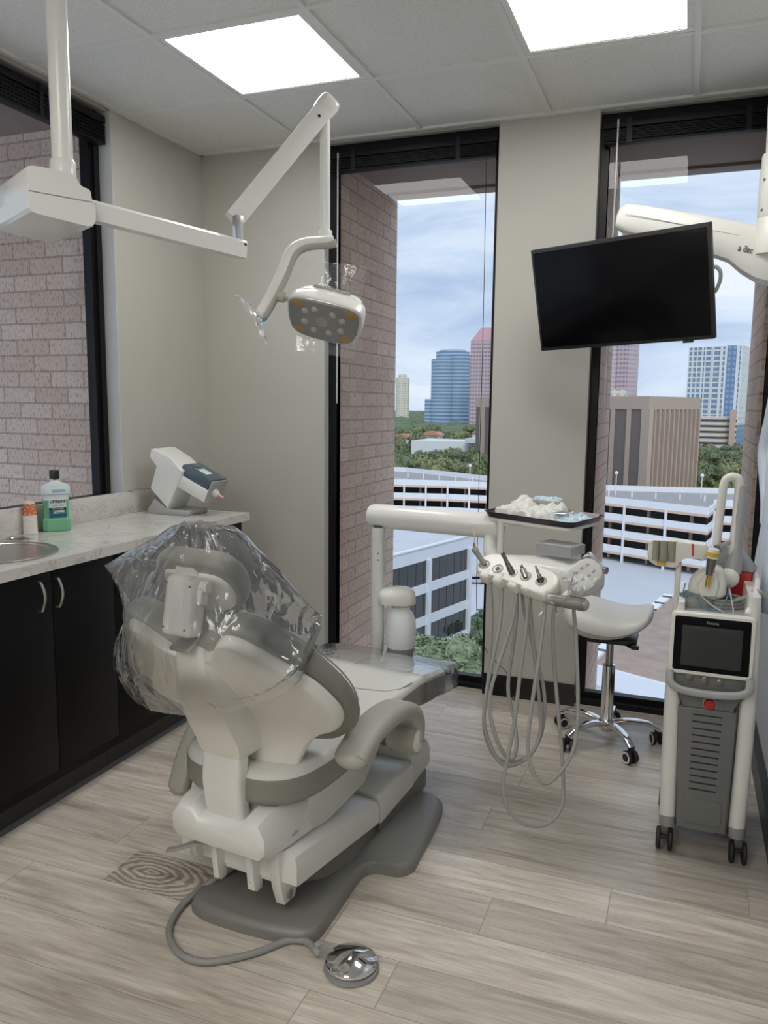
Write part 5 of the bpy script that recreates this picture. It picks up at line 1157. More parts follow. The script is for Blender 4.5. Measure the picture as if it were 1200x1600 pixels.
mb = MB(); mb.sweep([B0 - db * 0.01, B0, B1 - db * 0.02, B1], [(-0.026, -0.030), (0.026, -0.030), (0.030, -0.020), (0.030, 0.010), (0.020, 0.030), (-0.020, 0.030), (-0.030, 0.010), (-0.030, -0.020)]); a2 = mb.build('spring_arm', 'whitemetal', t)
mb = MB(); sx = db.cross(V3((0, 0, 1))).normalized(); up_ = sx.cross(db)
mb.obox(B1 + db * 0.004, (0.062, 0.066, 0.07), sx, db, 0.02, 3); mb.build('arm_knuckle', 'whitemetal', a2)
for s_ in (-1, 1):
    mb = MB(); c = B1 - db * 0.05 + sx * (0.0302 * s_) ; mb.cyl(c - sx * 0.001, c + sx * 0.001, 0.005, n=12); mb.build('screw', 'black', a2)
PT = V3((-1.1580, 2.4585, 2.3656)); PB = V3((PT.x, PT.y, V3((-1.1359, 2.4124, 1.9918)).z))
mb = MB(); mb.cyl(PB - V3((0, 0, 0.005)), PT + V3((0, 0, 0.03)), 0.0168, n=24); mb.build('drop_post', 'whitemetal', t)
mb = MB(); mb.lathe([(0.024, -0.035), (0.024, 0.010), (0.022, 0.014), (0.0168, 0.015)], PB, n=24); mb.build('post_collar', 'whitemetal', t)
# curved yoke arm
Q = [V3((-1.1072, 2.4192, 1.9633)), V3((-1.1397, 2.4059, 1.9568)), V3((-1.1927, 2.3735, 1.9480)), V3((-1.2249, 2.3462, 1.9190)), V3((-1.2446, 2.3172, 1.8458)), V3((-1.2730, 2.2834, 1.7629)), V3((-1.2960, 2.2617, 1.7114))]
Q[1].z -= 0.0; path = spline(Q, 6); ext = V3((-0.9947, 2.1735, 1.9102)) - V3((-1.1072, 2.4192, 1.9633)); ext.normalize()
mb = MB(); sc_ = [0.75 + 0.25 * min(1, i / 5) * 1.0 for i in range(len(path))]; sc_[-1] = 0.8
mb.sweep(path, [(p[0], p[1]) for p in rrect(0.040, 0.040, 0.015, 4)], up=ext, scales=sc_); yk = mb.build('yoke_arm', 'whitemetal', t)
dn = V3((-1.2180, 2.3327, 1.8826)) - V3((-1.2195, 2.3357, 1.9070)); dn.normalize()
dr_ = V3((-1.1908, 2.3467, 1.9073)) - V3((-1.2195, 2.3357, 1.9070)); dr_.normalize()
mb = MB(); mb.sweep([p + (dn * 0.6 + dr_ * 0.8) * 0.013 for p in path[1:-1]], [(p[0], p[1]) for p in rrect(0.026, 0.036, 0.012, 4)], up=ext); mb.build('yoke_channel', 'armpad', yk)
J = V3((-1.2356, 2.2996, 1.7754)); J2 = V3((-1.2086, 2.3090, 1.7697)); mb = MB(); mb.cyl(J - (J2 - J) * 0.6, J + (J2 - J) * 0.35, 0.017, n=20); mb.cyl(J, J2 + (J2 - J) * 0.4, 0.010, n=16); mb.build('swivel_joint', 'armpad', yk)
q = path[-1]; mb = MB(); mb.obox(q + dn * 0.010 + dr_ * 0.008, (0.022, 0.010, 0.02), dr_, dn, 0.004); mb.build('end_tab', 'blueplastic', yk)
# light head: shaped from its face plane
cr_ = V3((0.9336, 0.3581, 0.0108)); cdn = V3((0.0584, -0.1223, -0.9908)); cbk = -V3((-0.3535, 0.9256, -0.1351))      # room directions: rightwards, downwards, towards the doorway
hx = (cr_ * math.cos(math.radians(15)) + cdn * math.sin(math.radians(15)) + cbk * 0.10).normalized()
hf = (cbk * 0.66 + cdn * 0.72); hf = (hf - hx * hf.dot(hx)).normalized(); hy = hf.cross(hx)   # hy points up the face
HC = V3((-1.1082, 2.3491, 1.7072)); 
hol = smooth2([(0.112, 0.060), (0.05, 0.073), (-0.05, 0.073), (-0.112, 0.060), (-0.125, 0.03), (-0.118, -0.03), (-0.095, -0.066), (-0.04, -0.078), (0.04, -0.078), (0.095, -0.066), (0.118, -0.03), (0.125, 0.03)], 4)
mb = MB(); mb.pillow(hol, (HC, hx, hy, hf), 0.008, 0.074, 0.008, 0.045); hd = mb.build('light_head', 'whitemetal', t)
mb = MB(); mb.pillow([(p[0] * 0.97, p[1] * 0.95) for p in hol], (HC + hf * 0.0065, hx, hy, hf), 0.004, 0.002, 0.004, 0.002); mb.build('bezel', 'silver', hd)
mb = MB(); mb.pillow([(p[0] * 0.92, p[1] * 0.88 - 0.002) for p in hol], (HC + hf * 0.010, hx, hy, hf), 0.003, 0.002, 0.003, 0.002); fc = mb.build('light_face', 'glassface', hd)
for x, y in ((-0.088, 0.044), (0.088, 0.044), (-0.078, -0.048), (0.078, -0.048)):
    mb = MB(); mb.pillow([(p[0], p[1]) for p in ellipse(0, 0, 0.020, 0.011, 16)], (HC + hx * x + hy * y + hf * 0.0125, hx, hy, hf), 0.002, 0.001, 0.002, 0.001); mb.build('amber_lens', 'amber', fc)
for x, y in ((-0.062, 0.022), (-0.030, 0.035), (0.030, 0.030), (0.062, 0.016), (-0.062, -0.016), (-0.030, -0.040), (0.022, -0.040), (0.060, -0.022)):
    mb = MB(); mb.ellipsoid(HC + hx * x + hy * y + hf * 0.012, (0.012, 0.012, 0.006), 14, 8, Matrix((hx, hy, hf)).transposed()); mb.build('lens', 'lens', fc)
mb = MB(); mb.pillow(ellipse(0, 0, 0.020, 0.017, 20), (HC + hx * -0.005 + hy * -0.004 + hf * 0.0125, hx, hy, hf), 0.001, 0.001, 0.001, 0.001); mb.build('sensor_window', 'greyplastic', fc)
# raised back hood with grip slot
mb = MB(); mb.pillow([(p[0] * 0.84 + 0.0, p[1] * 0.75) for p in hol], (HC - hf * 0.055 + hy * 0.012, hx, hy, -hf), 0.036, 0.02, 0.028, 0.01); hb = mb.build('back_hood', 'whitemetal', hd)
mb = MB(); mb.pillow(rrect(0.125, 0.018, 0.0085, 4), (HC - hf * 0.073 + hy * 0.0655, hx, -hf * 0.75 + hy * -0.66, hy * 0.75 - hf * 0.66), 0.004, 0.004, 0.003, 0.001); mb.build('grip_slot', 'armpad', hb)
# clear film cover hanging on the head, and the wrapper knotted on the yoke end
mb = MB(); bm = mb.bm
def sheet(corners, nu=10, nv=10, amp=0.006, seed=1):
    rn = random.Random(seed); a, b, c, d = [V3(p) for p in corners]; n = (b - a).cross(d - a).normalized(); g = []
    for j in range(nv + 1):
        row = []
        for i in range(nu + 1):
            u, v = i / nu, j / nv; p = a.lerp(b, u).lerp(d.lerp(c, u), v); row.append(bm.verts.new(p + n * (amp * math.sin(5 * u + 3 * v) + rn.uniform(-1, 1) * amp * 0.4)))
        g.append(row)
    for j in range(nv):
        for i in range(nu): mb.face([g[j][i], g[j][i + 1], g[j + 1][i + 1], g[j + 1][i]])
sheet([(-1.2141, 2.3926, 1.9124), (-1.0190, 2.4847, 1.8851), (-1.0529, 2.4611, 1.5901), (-1.2213, 2.3675, 1.6113)])
fo = tag(mb.build('plastic_cover', 'film'), 'clear plastic film cover hanging around the dental light head', 'plastic cover'); to_base(fo, (-1.1310, 2.4124, 1.6089))
mb = MB(); bm = mb.bm
sheet([(-1.3607, 2.2197, 1.7778), (-1.3338, 2.2289, 1.7701), (-1.2811, 2.2360, 1.7182), (-1.3010, 2.2263, 1.7040)], 4, 8, 0.004, 2); sheet([(-1.2992, 2.2273, 1.7060), (-1.2788, 2.2357, 1.7102), (-1.2320, 2.2363, 1.6285), (-1.2596, 2.2242, 1.6183)], 4, 8, 0.004, 3); sheet([(-1.3485, 2.2189, 1.7772), (-1.3307, 2.2083, 1.7694), (-1.2814, 2.2244, 1.7130), (-1.2936, 2.2295, 1.7061)], 3, 8, 0.005, 4); sheet([(-1.2820, 2.2174, 1.7045), (-1.2780, 2.2303, 1.7077), (-1.2424, 2.2262, 1.6240), (-1.2509, 2.2170, 1.6196)], 3, 8, 0.005, 5)
fo = tag(mb.build('plastic_wrapper', 'bag'), 'small clear plastic wrapper knotted on the end of the dental light handle', 'plastic wrapper'); to_base(fo, (-1.2894, 2.2299, 1.6981))

# ================================================================== TELEVISION AND ITS ARM
TL, TR, BR, BL = [V3(p) for p in ((-0.6677, 3.4392, 2.0873), (0.0308, 3.2287, 2.1144), (0.0719, 3.3149, 1.6989), (-0.6220, 3.5433, 1.6801))]
tx = ((TR - TL) + (BR - BL)).normalized(); ty = ((TL - BL) + (TR - BR)); ty = (ty - tx * ty.dot(tx)).normalized(); tn = tx.cross(ty)     # tn towards the viewer
if tn.y > 0: tn = -tn
TC = (TL + TR + BR + BL) / 4
t = thing('television', 'flat black television tilted on its arm in front of the right window', 'television', TC - ty * 0.21)
TW, TH = 0.73, 0.425
mb = MB(); mb.obox(TC - tn * 0.016, (TW, TH, 0.032), tx, ty, 0.004); mb.build('casing', 'black', t)
mb = MB(); mb.obox(TC + tn * 0.0012, (TW - 0.022, TH - 0.030, 0.002), tx, ty + tx * 0, 0.0005); mb.build('screen', 'screen', t)
mb = MB(); mb.obox(TC - tn * 0.045 - ty * 0.02, (0.46, 0.26, 0.035), tx, ty, 0.012); mb.build('rear_bulge', 'black', t)
mb = MB(); mb.obox(TC - ty * (TH / 2 + 0.004) + tx * 0.265 - tn * 0.004, (0.04, 0.008, 0.012), tx, ty, 0.002); mb.build('sensor_foot', 'black', t)
mb = MB(); mb.tube(spline([TC + tx * (TW / 2 - 0.004) + ty * 0.045 - tn * 0.02, TC + tx * (TW / 2 + 0.010) + ty * 0.05 - tn * 0.02, TC + tx * (TW / 2 + 0.024) + ty * 0.03 - tn * 0.02, TC + tx * (TW / 2 + 0.022) - tn * 0.02, TC + tx * (TW / 2 + 0.006) - ty * 0.035 - tn * 0.02, TC + tx * (TW / 2 - 0.004) - ty * 0.04 - tn * 0.02], 6), 0.007, 8); mb.build('cable_loop', 'greyplastic', t)
# arm
TA = V3((-0.3204, 3.5578, 2.2281)); TB = V3((0.3070, 3.5128, 2.0549)); da = (TB - TA).normalized()
t = thing('monitor_arm', 'cream monitor arm on a ceiling post at the right side of the room', 'monitor arm', (TB.x, TB.y, 1.9))
up_ = V3((0, 0, 1)); up_ = (up_ - da * up_.dot(da)).normalized(); sd = da.cross(up_)
mb = MB(); LA = (TB - TA).length; secs = []
for s, hu_, hd_, w in ((-0.012, 0.012, 0.018, 0.02), (0.0, 0.036, 0.048, 0.040), (0.03, 0.052, 0.060, 0.050), (0.12, 0.056, 0.062, 0.052), (0.25, 0.056, 0.066, 0.054), (0.48, 0.056, 0.070, 0.056), (0.62, 0.054, 0.080, 0.058), (0.70, 0.050, 0.105, 0.060), (0.78, 0.046, 0.120, 0.062), (0.88, 0.040, 0.122, 0.062), (0.92, 0.03, 0.10, 0.05)):
    k_ = (1.0 + 0.22 * min(1.0, max(0.0, s) / 0.8)) * 0.98; c = TA + da * s * (LA / 0.86); secs.append([c + sd * x * 0.9 + up_ * y * k_ for x, y in ((-w, 0.0), (-w, hu_ * 0.6), (-w * 0.72, hu_ * 0.92), (-w * 0.3, hu_), (w * 0.3, hu_), (w * 0.72, hu_ * 0.92), (w, hu_ * 0.6), (w, 0), (w, -hd_ * 0.6), (w * 0.72, -hd_ * 0.92), (w * 0.3, -hd_), (-w * 0.3, -hd_), (-w * 0.72, -hd_ * 0.92), (-w, -hd_ * 0.6))])
mb.loft(secs); am = mb.build('arm_cover', 'cream', t)
for s_ in (-1, 1):
    mb = MB(); mb.obox(TA + da * (LA * 0.45) + sd * (0.0515 * s_) + up_ * 0.006, (LA * 0.80, 0.002, 0.002), da, sd, 0.0); mb.build('cover_seam', 'armpad', am)
f = -1 if (sd.y > 0) else 1
text('lettering', 'a dec', 0.036, TA + da * (LA * 0.80) + sd * (0.0570 * f) - up_ * 0.040, da, up_, 'ink', am, width=0.055)
text('lettering', '+', 0.016, TA + da * (LA * 0.792) + sd * (0.0570 * f) - up_ * 0.030, da, up_, 'ink', am)
# drop post to the television
mb = MB(); c = V3((-0.2769, 3.5717, 2.2100)); mb.cyl((c.x, c.y, TC.z + 0.05), (c.x, c.y, c.z + 0.01), 0.030, n=24); mb.build('drop_post', 'cream', t)
mb = MB(); c2 = TC - tn * 0.06; mb.obox((V3((c.x, c.y, TC.z + 0.04)) + c2) / 2, ((V3((c.x, c.y, TC.z + 0.04)) - c2).length + 0.02, 0.10, 0.10), V3((c.x, c.y, TC.z + 0.04)) - c2, (0, 0, 1), 0.008); mb.build('tilt_head', 'darkgrey', t)
# ceiling post with sleeves
PQ = V3((0.2575, 3.4869, 2.1553)); qx, qy = PQ.x, PQ.y
mb = MB(); mb.lathe([(0.040, 2.33), (0.043, 2.40), (0.047, 2.55), (0.047, H)], (qx, qy, 0), n=28); mb.build('ceiling_post', 'cream', t)
mb = MB(); mb.lathe([(0.055, 2.165), (0.058, 2.17), (0.058, 2.34), (0.055, 2.345), (0.055, 2.39), (0.052, 2.40), (0.040, 2.402)], (qx, qy, 0), n=32); mb.build('post_sleeve', 'cream', t)
mb = MB(); mb.lathe([(0.060, 2.03), (0.060, 2.16), (0.057, 2.164)], (qx, qy, 0), n=32); mb.build('post_hub', 'cream', t)
vw = V3((-qx, -qy, 0)).normalized(); vs = V3((vw.y, -vw.x, 0))
for z, a in ((2.30, 0.75), (2.19, 0.8)):
    o_ = (vw * math.cos(a) + (vs if vs.x < 0 else -vs) * math.sin(a)); c = V3((qx, qy, z)) + o_ * 0.058; mb = MB(); mb.cyl(c, c + o_ * 0.002, 0.005, n=12); mb.build('screw', 'darkgrey', t)
# ================================================================== DELIVERY UNIT
QX, QY = -1.105, 2.835
du = t = thing('delivery_unit', 'white dental delivery unit with instrument head, hoses and frosted water bottle', 'delivery unit', (QX, QY, 0))
mb = MB(); mb.lathe([(0.075, 0.0), (0.075, 0.012), (0.05, 0.022), (0.030, 0.05)], (QX, QY, 0), n=32); mb.cyl((QX, QY, 0.04), (QX, QY, 0.965), 0.0265, n=28); mb.build('support_post', 'whitemetal', t)
for z in (0.84, 0.865): 
    c = V3((QX, QY, z)) + V3((0.36, -0.93, 0)) * 0.0265; mb = MB(); mb.cyl(c, c + V3((0.36, -0.93, 0)) * 0.001, 0.003, n=10); mb.build('screw', 'darkgrey', t)
a0, a1 = V3((-1.1136, 2.8605, 1.0061)), V3((-0.6247, 2.7921, 1.0352)); a1.z = a0.z; dd = (a1 - a0).normalized()
mb = MB(); mb.tube([a0 - dd * 0.042, a0 - dd * 0.036, a0 - dd * 0.020, a0, a1, a1 + dd * 0.012, a1 + dd * 0.02], [0.028, 0.040, 0.046, 0.047, 0.047, 0.042, 0.03], 28); mb.build('cross_arm', 'whitemetal', t)
mb = MB(); mb.cyl((QX, QY, 0.95), (QX, QY, 0.972), 0.020, n=20); mb.build('pivot_collar', 'darkgrey', t)
e0 = V3((-0.6456, 2.7824, 1.0235)); e1 = V3((-0.6319, 2.7284, 0.9139)); mb = MB(); mb.tube(spline([e0, (e0.x, e0.y, e0.z - 0.05), e1, e1 + V3((0.04, -0.02, -0.03))], 6), 0.0255, 20); mb.build('riser_pipe', 'whitemetal', t)
# water bottle and its cap
WX, WY = -1.008, 2.838
mb = MB(); cx_ = V3((0.9336, 0.3581, 0)).normalized(); mb.pillow(rrect(0.146, 0.112, 0.040, 7), ((WX - 0.016, WY - 0.004, 0.690), cx_, (-cx_.y, cx_.x, 0), (0, 0, 1)), 0.042, 0.018, 0.034, 0.003, crown=0.22); mb.build('bottle_cap', 'cream', t, sharp=40)
mb = MB(); mb.lathe([(0.001, 0.452), (0.042, 0.453), (0.048, 0.458), (0.051, 0.474), (0.0585, 0.52), (0.0605, 0.565), (0.0575, 0.605), (0.049, 0.632), (0.036, 0.645), (0.030, 0.650), (0.036, 0.652), (0.036, 0.657), (0.029, 0.660), (0.028, 0.672)], (WX, WY, 0), n=40); wb = mb.build('water_bottle', 'bottlefrost', t)
mb = MB(); mb.lathe([(0.0425, 0.4515), (0.0488, 0.4565), (0.0518, 0.474), (0.0556, 0.497), (0.0556, 0.4975)], (WX, WY, 0), n=40); mb.build('bottle_foot', 'greyplastic', wb)
# instrument head
HR = [V3(p) for p in ((-0.6234, 2.6002, 0.9014), (-0.5724, 2.5778, 0.8955), (-0.5180, 2.5575, 0.8878), (-0.4692, 2.5379, 0.8853), (-0.4150, 2.5146, 0.8801))]
er = (HR[4] - HR[0]); er.z = 0; er.normalize(); eb = V3((-er.y, er.x, 0)); HM = (HR[0] + HR[4]) / 2; uz = V3((0, 0, 1))
bo = smooth2([(-0.150, 0.055), (-0.145, 0.09), (-0.09, 0.14), (0.0, 0.195), (0.10, 0.235), (0.19, 0.235), (0.235, 0.19), (0.240, 0.10), (0.205, 0.045), (0.13, 0.035), (0.0, 0.04), (-0.11, 0.042)], 4)
mb = MB(); mb.pillow(bo, (V3((HM.x, HM.y, 0.878)), er, eb, (uz - er * 0.03).normalized()), 0.046, 0.050, 0.038, 0.03, crown=0.35); hd = mb.build('instrument_head', 'white', t)
fz = (uz * 0.80 - eb * 0.60).normalized(); fy = fz.cross(er)
ft = (er + uz * ((HR[4].z - HR[0].z) / (HR[4] - HR[0]).length)).normalized()
fo_ = smooth2([(-0.150, 0.0), (-0.142, 0.040), (-0.10, 0.062), (0.0, 0.064), (0.09, 0.058), (0.145, 0.044), (0.168, 0.012), (0.160, -0.030), (0.12, -0.050), (0.05, -0.040), (-0.05, -0.036), (-0.12, -0.036)], 4)
mb = MB(); mb.pillow(fo_, (HM - fz * 0.012 + fy * 0.0, ft, fz.cross(ft), ft.cross(fz.cross(ft))), 0.012, 0.045, 0.012, 0.03); fp = mb.build('holder_panel', 'cream', hd)
for i, c in enumerate(HR):
    mb = MB(); mb.obox(c - fy * 0.028 - fz * 0.020 + ft * 0.020, (0.0385, 0.046, 0.042), ft, fy, 0.010, 3); mb.build('holder_finger', 'cream', hd)
    mb = MB(); mb.lathe([(0.019, -0.002), (0.0195, 0.0015), (0.016, 0.0025), (0.011, -0.004), (0.001, -0.006)], c, fz, 24); mb.build('holder_rim', 'armpad', hd)
    mb = MB(); mb.lathe([(0.0085, -0.003), (0.0085, 0.0012), (0.001, 0.0014)], c, fz, 16); mb.build('holder_socket', 'black', hd)
# touch pad, handle, knob
PC = V3((-0.2824, 2.5160, 0.9126)); pr, pd_, pf = V3((0.9336, 0.3581, 0.0108)), V3((0.0584, -0.1223, -0.9908)), V3((-0.3535, 0.9256, -0.1351))
pn = (-pf * 0.8 + uz * 0.55 + pr * 0.1).normalized(); px_ = (pr * 0.76 - pd_ * 0.65); px_ = (px_ - pn * px_.dot(pn)).normalized(); py_ = pn.cross(px_)
mb = MB(); mb.pillow(smooth2([(0.062, 0.02), (0.04, 0.040), (-0.02, 0.042), (-0.055, 0.030), (-0.064, 0.0), (-0.055, -0.030), (-0.02, -0.042), (0.04, -0.040), (0.062, -0.02), (0.066, 0.0)], 3), (PC, px_, py_, pn), 0.009, 0.010, 0.007, 0.008); tp = mb.build('touch_pad', 'cream', t)
for x, y in ((0.03, 0.016), (0.005, 0.018), (-0.02, 0.016), (0.03, -0.012), (0.005, -0.014), (-0.02, -0.012)):
    mb = MB(); mb.pillow(rrect(0.014, 0.008, 0.003, 3), (PC + px_ * x + py_ * y + pn * 0.009, px_, py_, pn), 0.0008, 0.0005, 0.0005, 0.0003); mb.build('pad_key', 'midgrey', tp)
mb = MB(); mb.cyl(PC - pn * 0.008, PC - pn * 0.09 + er * -0.01, 0.014, n=16); mb.build('pad_stalk', 'cream', t)
mb = MB(); h0, h1 = V3((-0.3800, 2.4675, 0.8352)), V3((-0.2698, 2.4758, 0.8258)); dh = (h1 - h0).normalized(); mb.tube([h0 - dh * 0.012, h0 - dh * 0.006, h0, h0.lerp(h1, 0.5), h1, h1 + dh * 0.008, h1 + dh * 0.013], [0.006, 0.014, 0.017, 0.018, 0.0195, 0.016, 0.007], 20); mb.build('grab_handle', 'armpad', t)
mb = MB(); mb.tube(spline([h0 + dh * 0.03, h0 + dh * 0.03 + eb * 0.05 + uz * 0.01, h0 + dh * 0.03 + eb * 0.12 + uz * 0.035], 5), 0.012, 14); mb.build('handle_stem', 'cream', t)
mb = MB(); k0 = V3((-0.2455, 2.6376, 0.9087)); mb.cyl(k0 - er * 0.02, k0 + er * 0.012, 0.008, n=14); mb.cyl(k0 + er * 0.012, k0 + er * 0.026, 0.012, n=14); mb.build('side_knob', 'darksteel', t)
# tray support
A_, B_, C_ = V3((-0.665, 2.741, 1.062)), V3((-0.341, 2.626, 1.054)), V3((-0.259, 2.857, 1.056)); D_ = A_ + C_ - B_; tc_ = (A_ + C_) / 2; ta = (B_ - A_).normalized(); tb_ = (C_ - B_).normalized(); tz = ta.cross(tb_).normalized()
mb = MB(); mb.pillow(rrect(0.325, 0.225, 0.02, 4), (tc_ - tz * 0.022, ta, tb_, tz), 0.006, 0.008, 0.004, 0.006); mb.build('tray_support', 'cream', t)
p0 = V3((-0.6003, 2.7362, 1.0326)); mb = MB(); mb.cyl((p0.x, p0.y, 0.90), (p0.x, p0.y, 1.036), 0.0125, n=18); mb.obox(((p0.x + tc_.x) / 2, (p0.y + tc_.y) / 2, 1.031), ((V3((tc_.x, tc_.y, 0)) - V3((p0.x, p0.y, 0))).length, 0.03, 0.010), V3((tc_.x - p0.x, tc_.y - p0.y, 0)), (0, 0, 1), 0.003); mb.build('tray_post', 'whitemetal', t)
# hoses: loop down from the holders and back under the head
HOS = [
 [(-0.6046, 2.5913, 0.8647), (-0.5964, 2.5792, 0.8346), (-0.5844, 2.5592, 0.7405), (-0.5790, 2.5229, 0.5510), (-0.5855, 2.5016, 0.4227), (-0.5790, 2.4929, 0.3459), (-0.5487, 2.4943, 0.2758), (-0.5070, 2.5170, 0.2484), (-0.4548, 2.5487, 0.2553), (-0.4184, 2.5906, 0.2989), (-0.4055, 2.6274, 0.3693), (-0.4128, 2.6492, 0.4639), (-0.4409, 2.6632, 0.5590), (-0.4716, 2.6659, 0.6577), (-0.4948, 2.6682, 0.7344), (-0.5049, 2.6740, 0.8003), (-0.5075, 2.6794, 0.8442)],
 [(-0.5539, 2.5724, 0.8620), (-0.5510, 2.5636, 0.8312), (-0.5501, 2.5365, 0.7169), (-0.5615, 2.5060, 0.6118), (-0.5775, 2.4804, 0.4786), (-0.5732, 2.4664, 0.3709), (-0.5232, 2.4701, 0.2659), (-0.4826, 2.4940, 0.2493), (-0.4339, 2.5380, 0.2750), (-0.4121, 2.5863, 0.3270), (-0.4167, 2.6074, 0.4095), (-0.4382, 2.6284, 0.5360), (-0.4582, 2.6398, 0.6663), (-0.4728, 2.6501, 0.7749), (-0.4787, 2.6574, 0.8401)],
 [(-0.5024, 2.5539, 0.8596), (-0.4996, 2.5452, 0.8292), (-0.5051, 2.5244, 0.7381), (-0.5347, 2.4834, 0.6090), (-0.5551, 2.4628, 0.5210), (-0.5566, 2.4513, 0.4459), (-0.5271, 2.4479, 0.3460), (-0.4963, 2.4620, 0.2877), (-0.4801, 2.4882, 0.2770), (-0.4782, 2.5260, 0.3087), (-0.4942, 2.5617, 0.3735), (-0.5194, 2.5746, 0.4538), (-0.5256, 2.5930, 0.5219), (-0.5193, 2.6210, 0.6235), (-0.5152, 2.6379, 0.7283), (-0.5189, 2.6508, 0.8266)],
 [(-0.4580, 2.5328, 0.8574), (-0.4553, 2.5240, 0.8275), (-0.4565, 2.5072, 0.7156), (-0.4660, 2.4836, 0.5788), (-0.4735, 2.4530, 0.4253), (-0.4879, 2.4225, 0.2909), (-0.4951, 2.4088, 0.2166), (-0.4795, 2.4049, 0.1487), (-0.4358, 2.4145, 0.0996), (-0.3839, 2.4423, 0.0805), (-0.3397, 2.4723, 0.0966), (-0.3148, 2.5001, 0.1481), (-0.3188, 2.5206, 0.2248), (-0.3354, 2.5428, 0.3462), (-0.3638, 2.5698, 0.5317), (-0.3792, 2.5824, 0.6582), (-0.3837, 2.5918, 0.7342), (-0.3787, 2.6011, 0.7849), (-0.3759, 2.6219, 0.8461)],
 [(-0.4047, 2.5113, 0.8670), (-0.4010, 2.5082, 0.8364), (-0.3978, 2.4935, 0.7642), (-0.4052, 2.4598, 0.6266), (-0.4152, 2.4382, 0.5046), (-0.4214, 2.4180, 0.3826), (-0.4110, 2.4104, 0.3035), (-0.3852, 2.4132, 0.2551), (-0.3572, 2.4323, 0.2385), (-0.3203, 2.4619, 0.2711), (-0.2915, 2.5023, 0.3242), (-0.2834, 2.5265, 0.3945), (-0.2872, 2.5516, 0.5027), (-0.3003, 2.5770, 0.6367), (-0.3117, 2.5863, 0.7305), (-0.3194, 2.5925, 0.7931), (-0.3302, 2.6080, 0.8533)]]
for h in HOS:
    mb = MB(); mb.tube(spline(h, 6), 0.0064, 10); mb.build('hose', 'hose', t)
# handpieces resting in the holders
def handpiece(lab, c, tip, prof, m='darksteel', name='handpiece'):
    d = (V3(tip) - c).normalized(); t = thing(name, lab, 'dental handpiece', c, 0, 'instruments in the delivery unit holders')
    mb = MB(); mb.lathe(prof, c + d * 0.0, d, 20); mb.build('body', m, t); return t, d
t1, d1_ = handpiece('air-water syringe with thin copper-ended nozzle, leftmost in the holders', HR[0] + fz * 0.004, (-0.6549, 2.6050, 0.9425), [(0.009, -0.006), (0.0095, 0.0), (0.0088, 0.02), (0.0098, 0.042), (0.012, 0.055), (0.010, 0.064), (0.001, 0.066)], 'greyplastic', 'air_water_syringe')
q = HR[0] + fz * 0.004 + d1_ * 0.060; mb = MB(); mb.cyl(q, q + V3((-0.001, 0, 0.022)), 0.0042, n=12); mb.build('nozzle_base', 'brass', t1); mb = MB(); mb.cyl(q + V3((0, 0, 0.02)), q + V3((-0.002, 0, 0.085)), 0.0026, n=10); mb.build('nozzle', 'outlet', t1)
t2, d2_ = handpiece('longest dark steel handpiece, standing in the middle holder', HR[2] + fz * 0.004, (-0.5516, 2.5591, 0.9498), [(0.0105, -0.006), (0.0105, 0.022), (0.0085, 0.024), (0.0085, 0.038), (0.0068, 0.040), (0.0068, 0.066), (0.0075, 0.068), (0.0075, 0.072), (0.004, 0.073), (0.001, 0.0732)])
t3, d3_ = handpiece('short steel connector with two prongs, fourth from the left in the holders', HR[3] + fz * 0.004, (-0.4905, 2.5467, 0.9268), [(0.0105, -0.006), (0.0105, 0.020), (0.0095, 0.022), (0.0095, 0.026), (0.001, 0.0265)], 'steel')
for dx, ln in ((0.004, 0.042), (-0.004, 0.036), (0.0, 0.034)):
    q = HR[3] + fz * 0.004 + d3_ * 0.024 + er * dx; mb = MB(); mb.cyl(q, q + d3_ * (ln - 0.024), 0.0022, n=8); mb.build('prong', 'darksteel', t3)
t4, d4_ = handpiece('slim black-collared handpiece, rightmost in the holders', HR[4] + fz * 0.004, (-0.4359, 2.5240, 0.9249), [(0.0105, -0.006), (0.0105, 0.006), (0.007, 0.008), (0.0065, 0.020), (0.0045, 0.022), (0.0045, 0.038), (0.0028, 0.042), (0.0028, 0.050), (0.001, 0.0505)])
mb = MB(); mb.lathe([(0.0115, -0.004), (0.0118, 0.004), (0.010, 0.0065), (0.001, 0.0066)], HR[4] + fz * 0.005, d4_, 20); mb.build('collar', 'black', t4)
# grey case on top of the head
g0, g1, g2 = V3((-0.4544, 2.6358, 0.9988)), V3((-0.3310, 2.5850, 0.9943)), V3((-0.3007, 2.6721, 0.9932)); g0.z = g1.z = g2.z = 0.985; gc = (g0 + g2) / 2
t = thing('instrument_case', 'small grey metal box lying on top of the delivery unit head', 'box', (gc.x, gc.y, 0.952))
gx = (g1 - g0).normalized(); mb = MB(); mb.obox((gc.x, gc.y, 0.9685), ((g1 - g0).length, max(0.075, (g2 - g1).length), 0.033), gx, (0, 0, 1) and V3((-gx.y, gx.x, 0)), 0.002); mb.build('box', 'midgrey', t)
mb = MB(); mb.obox((gc.x, gc.y, 0.978), ((g1 - g0).length + 0.001, max(0.075, (g2 - g1).length) + 0.001, 0.0012), gx, V3((-gx.y, gx.x, 0)), 0.0); mb.build('lid_line', 'greyplastic', t)
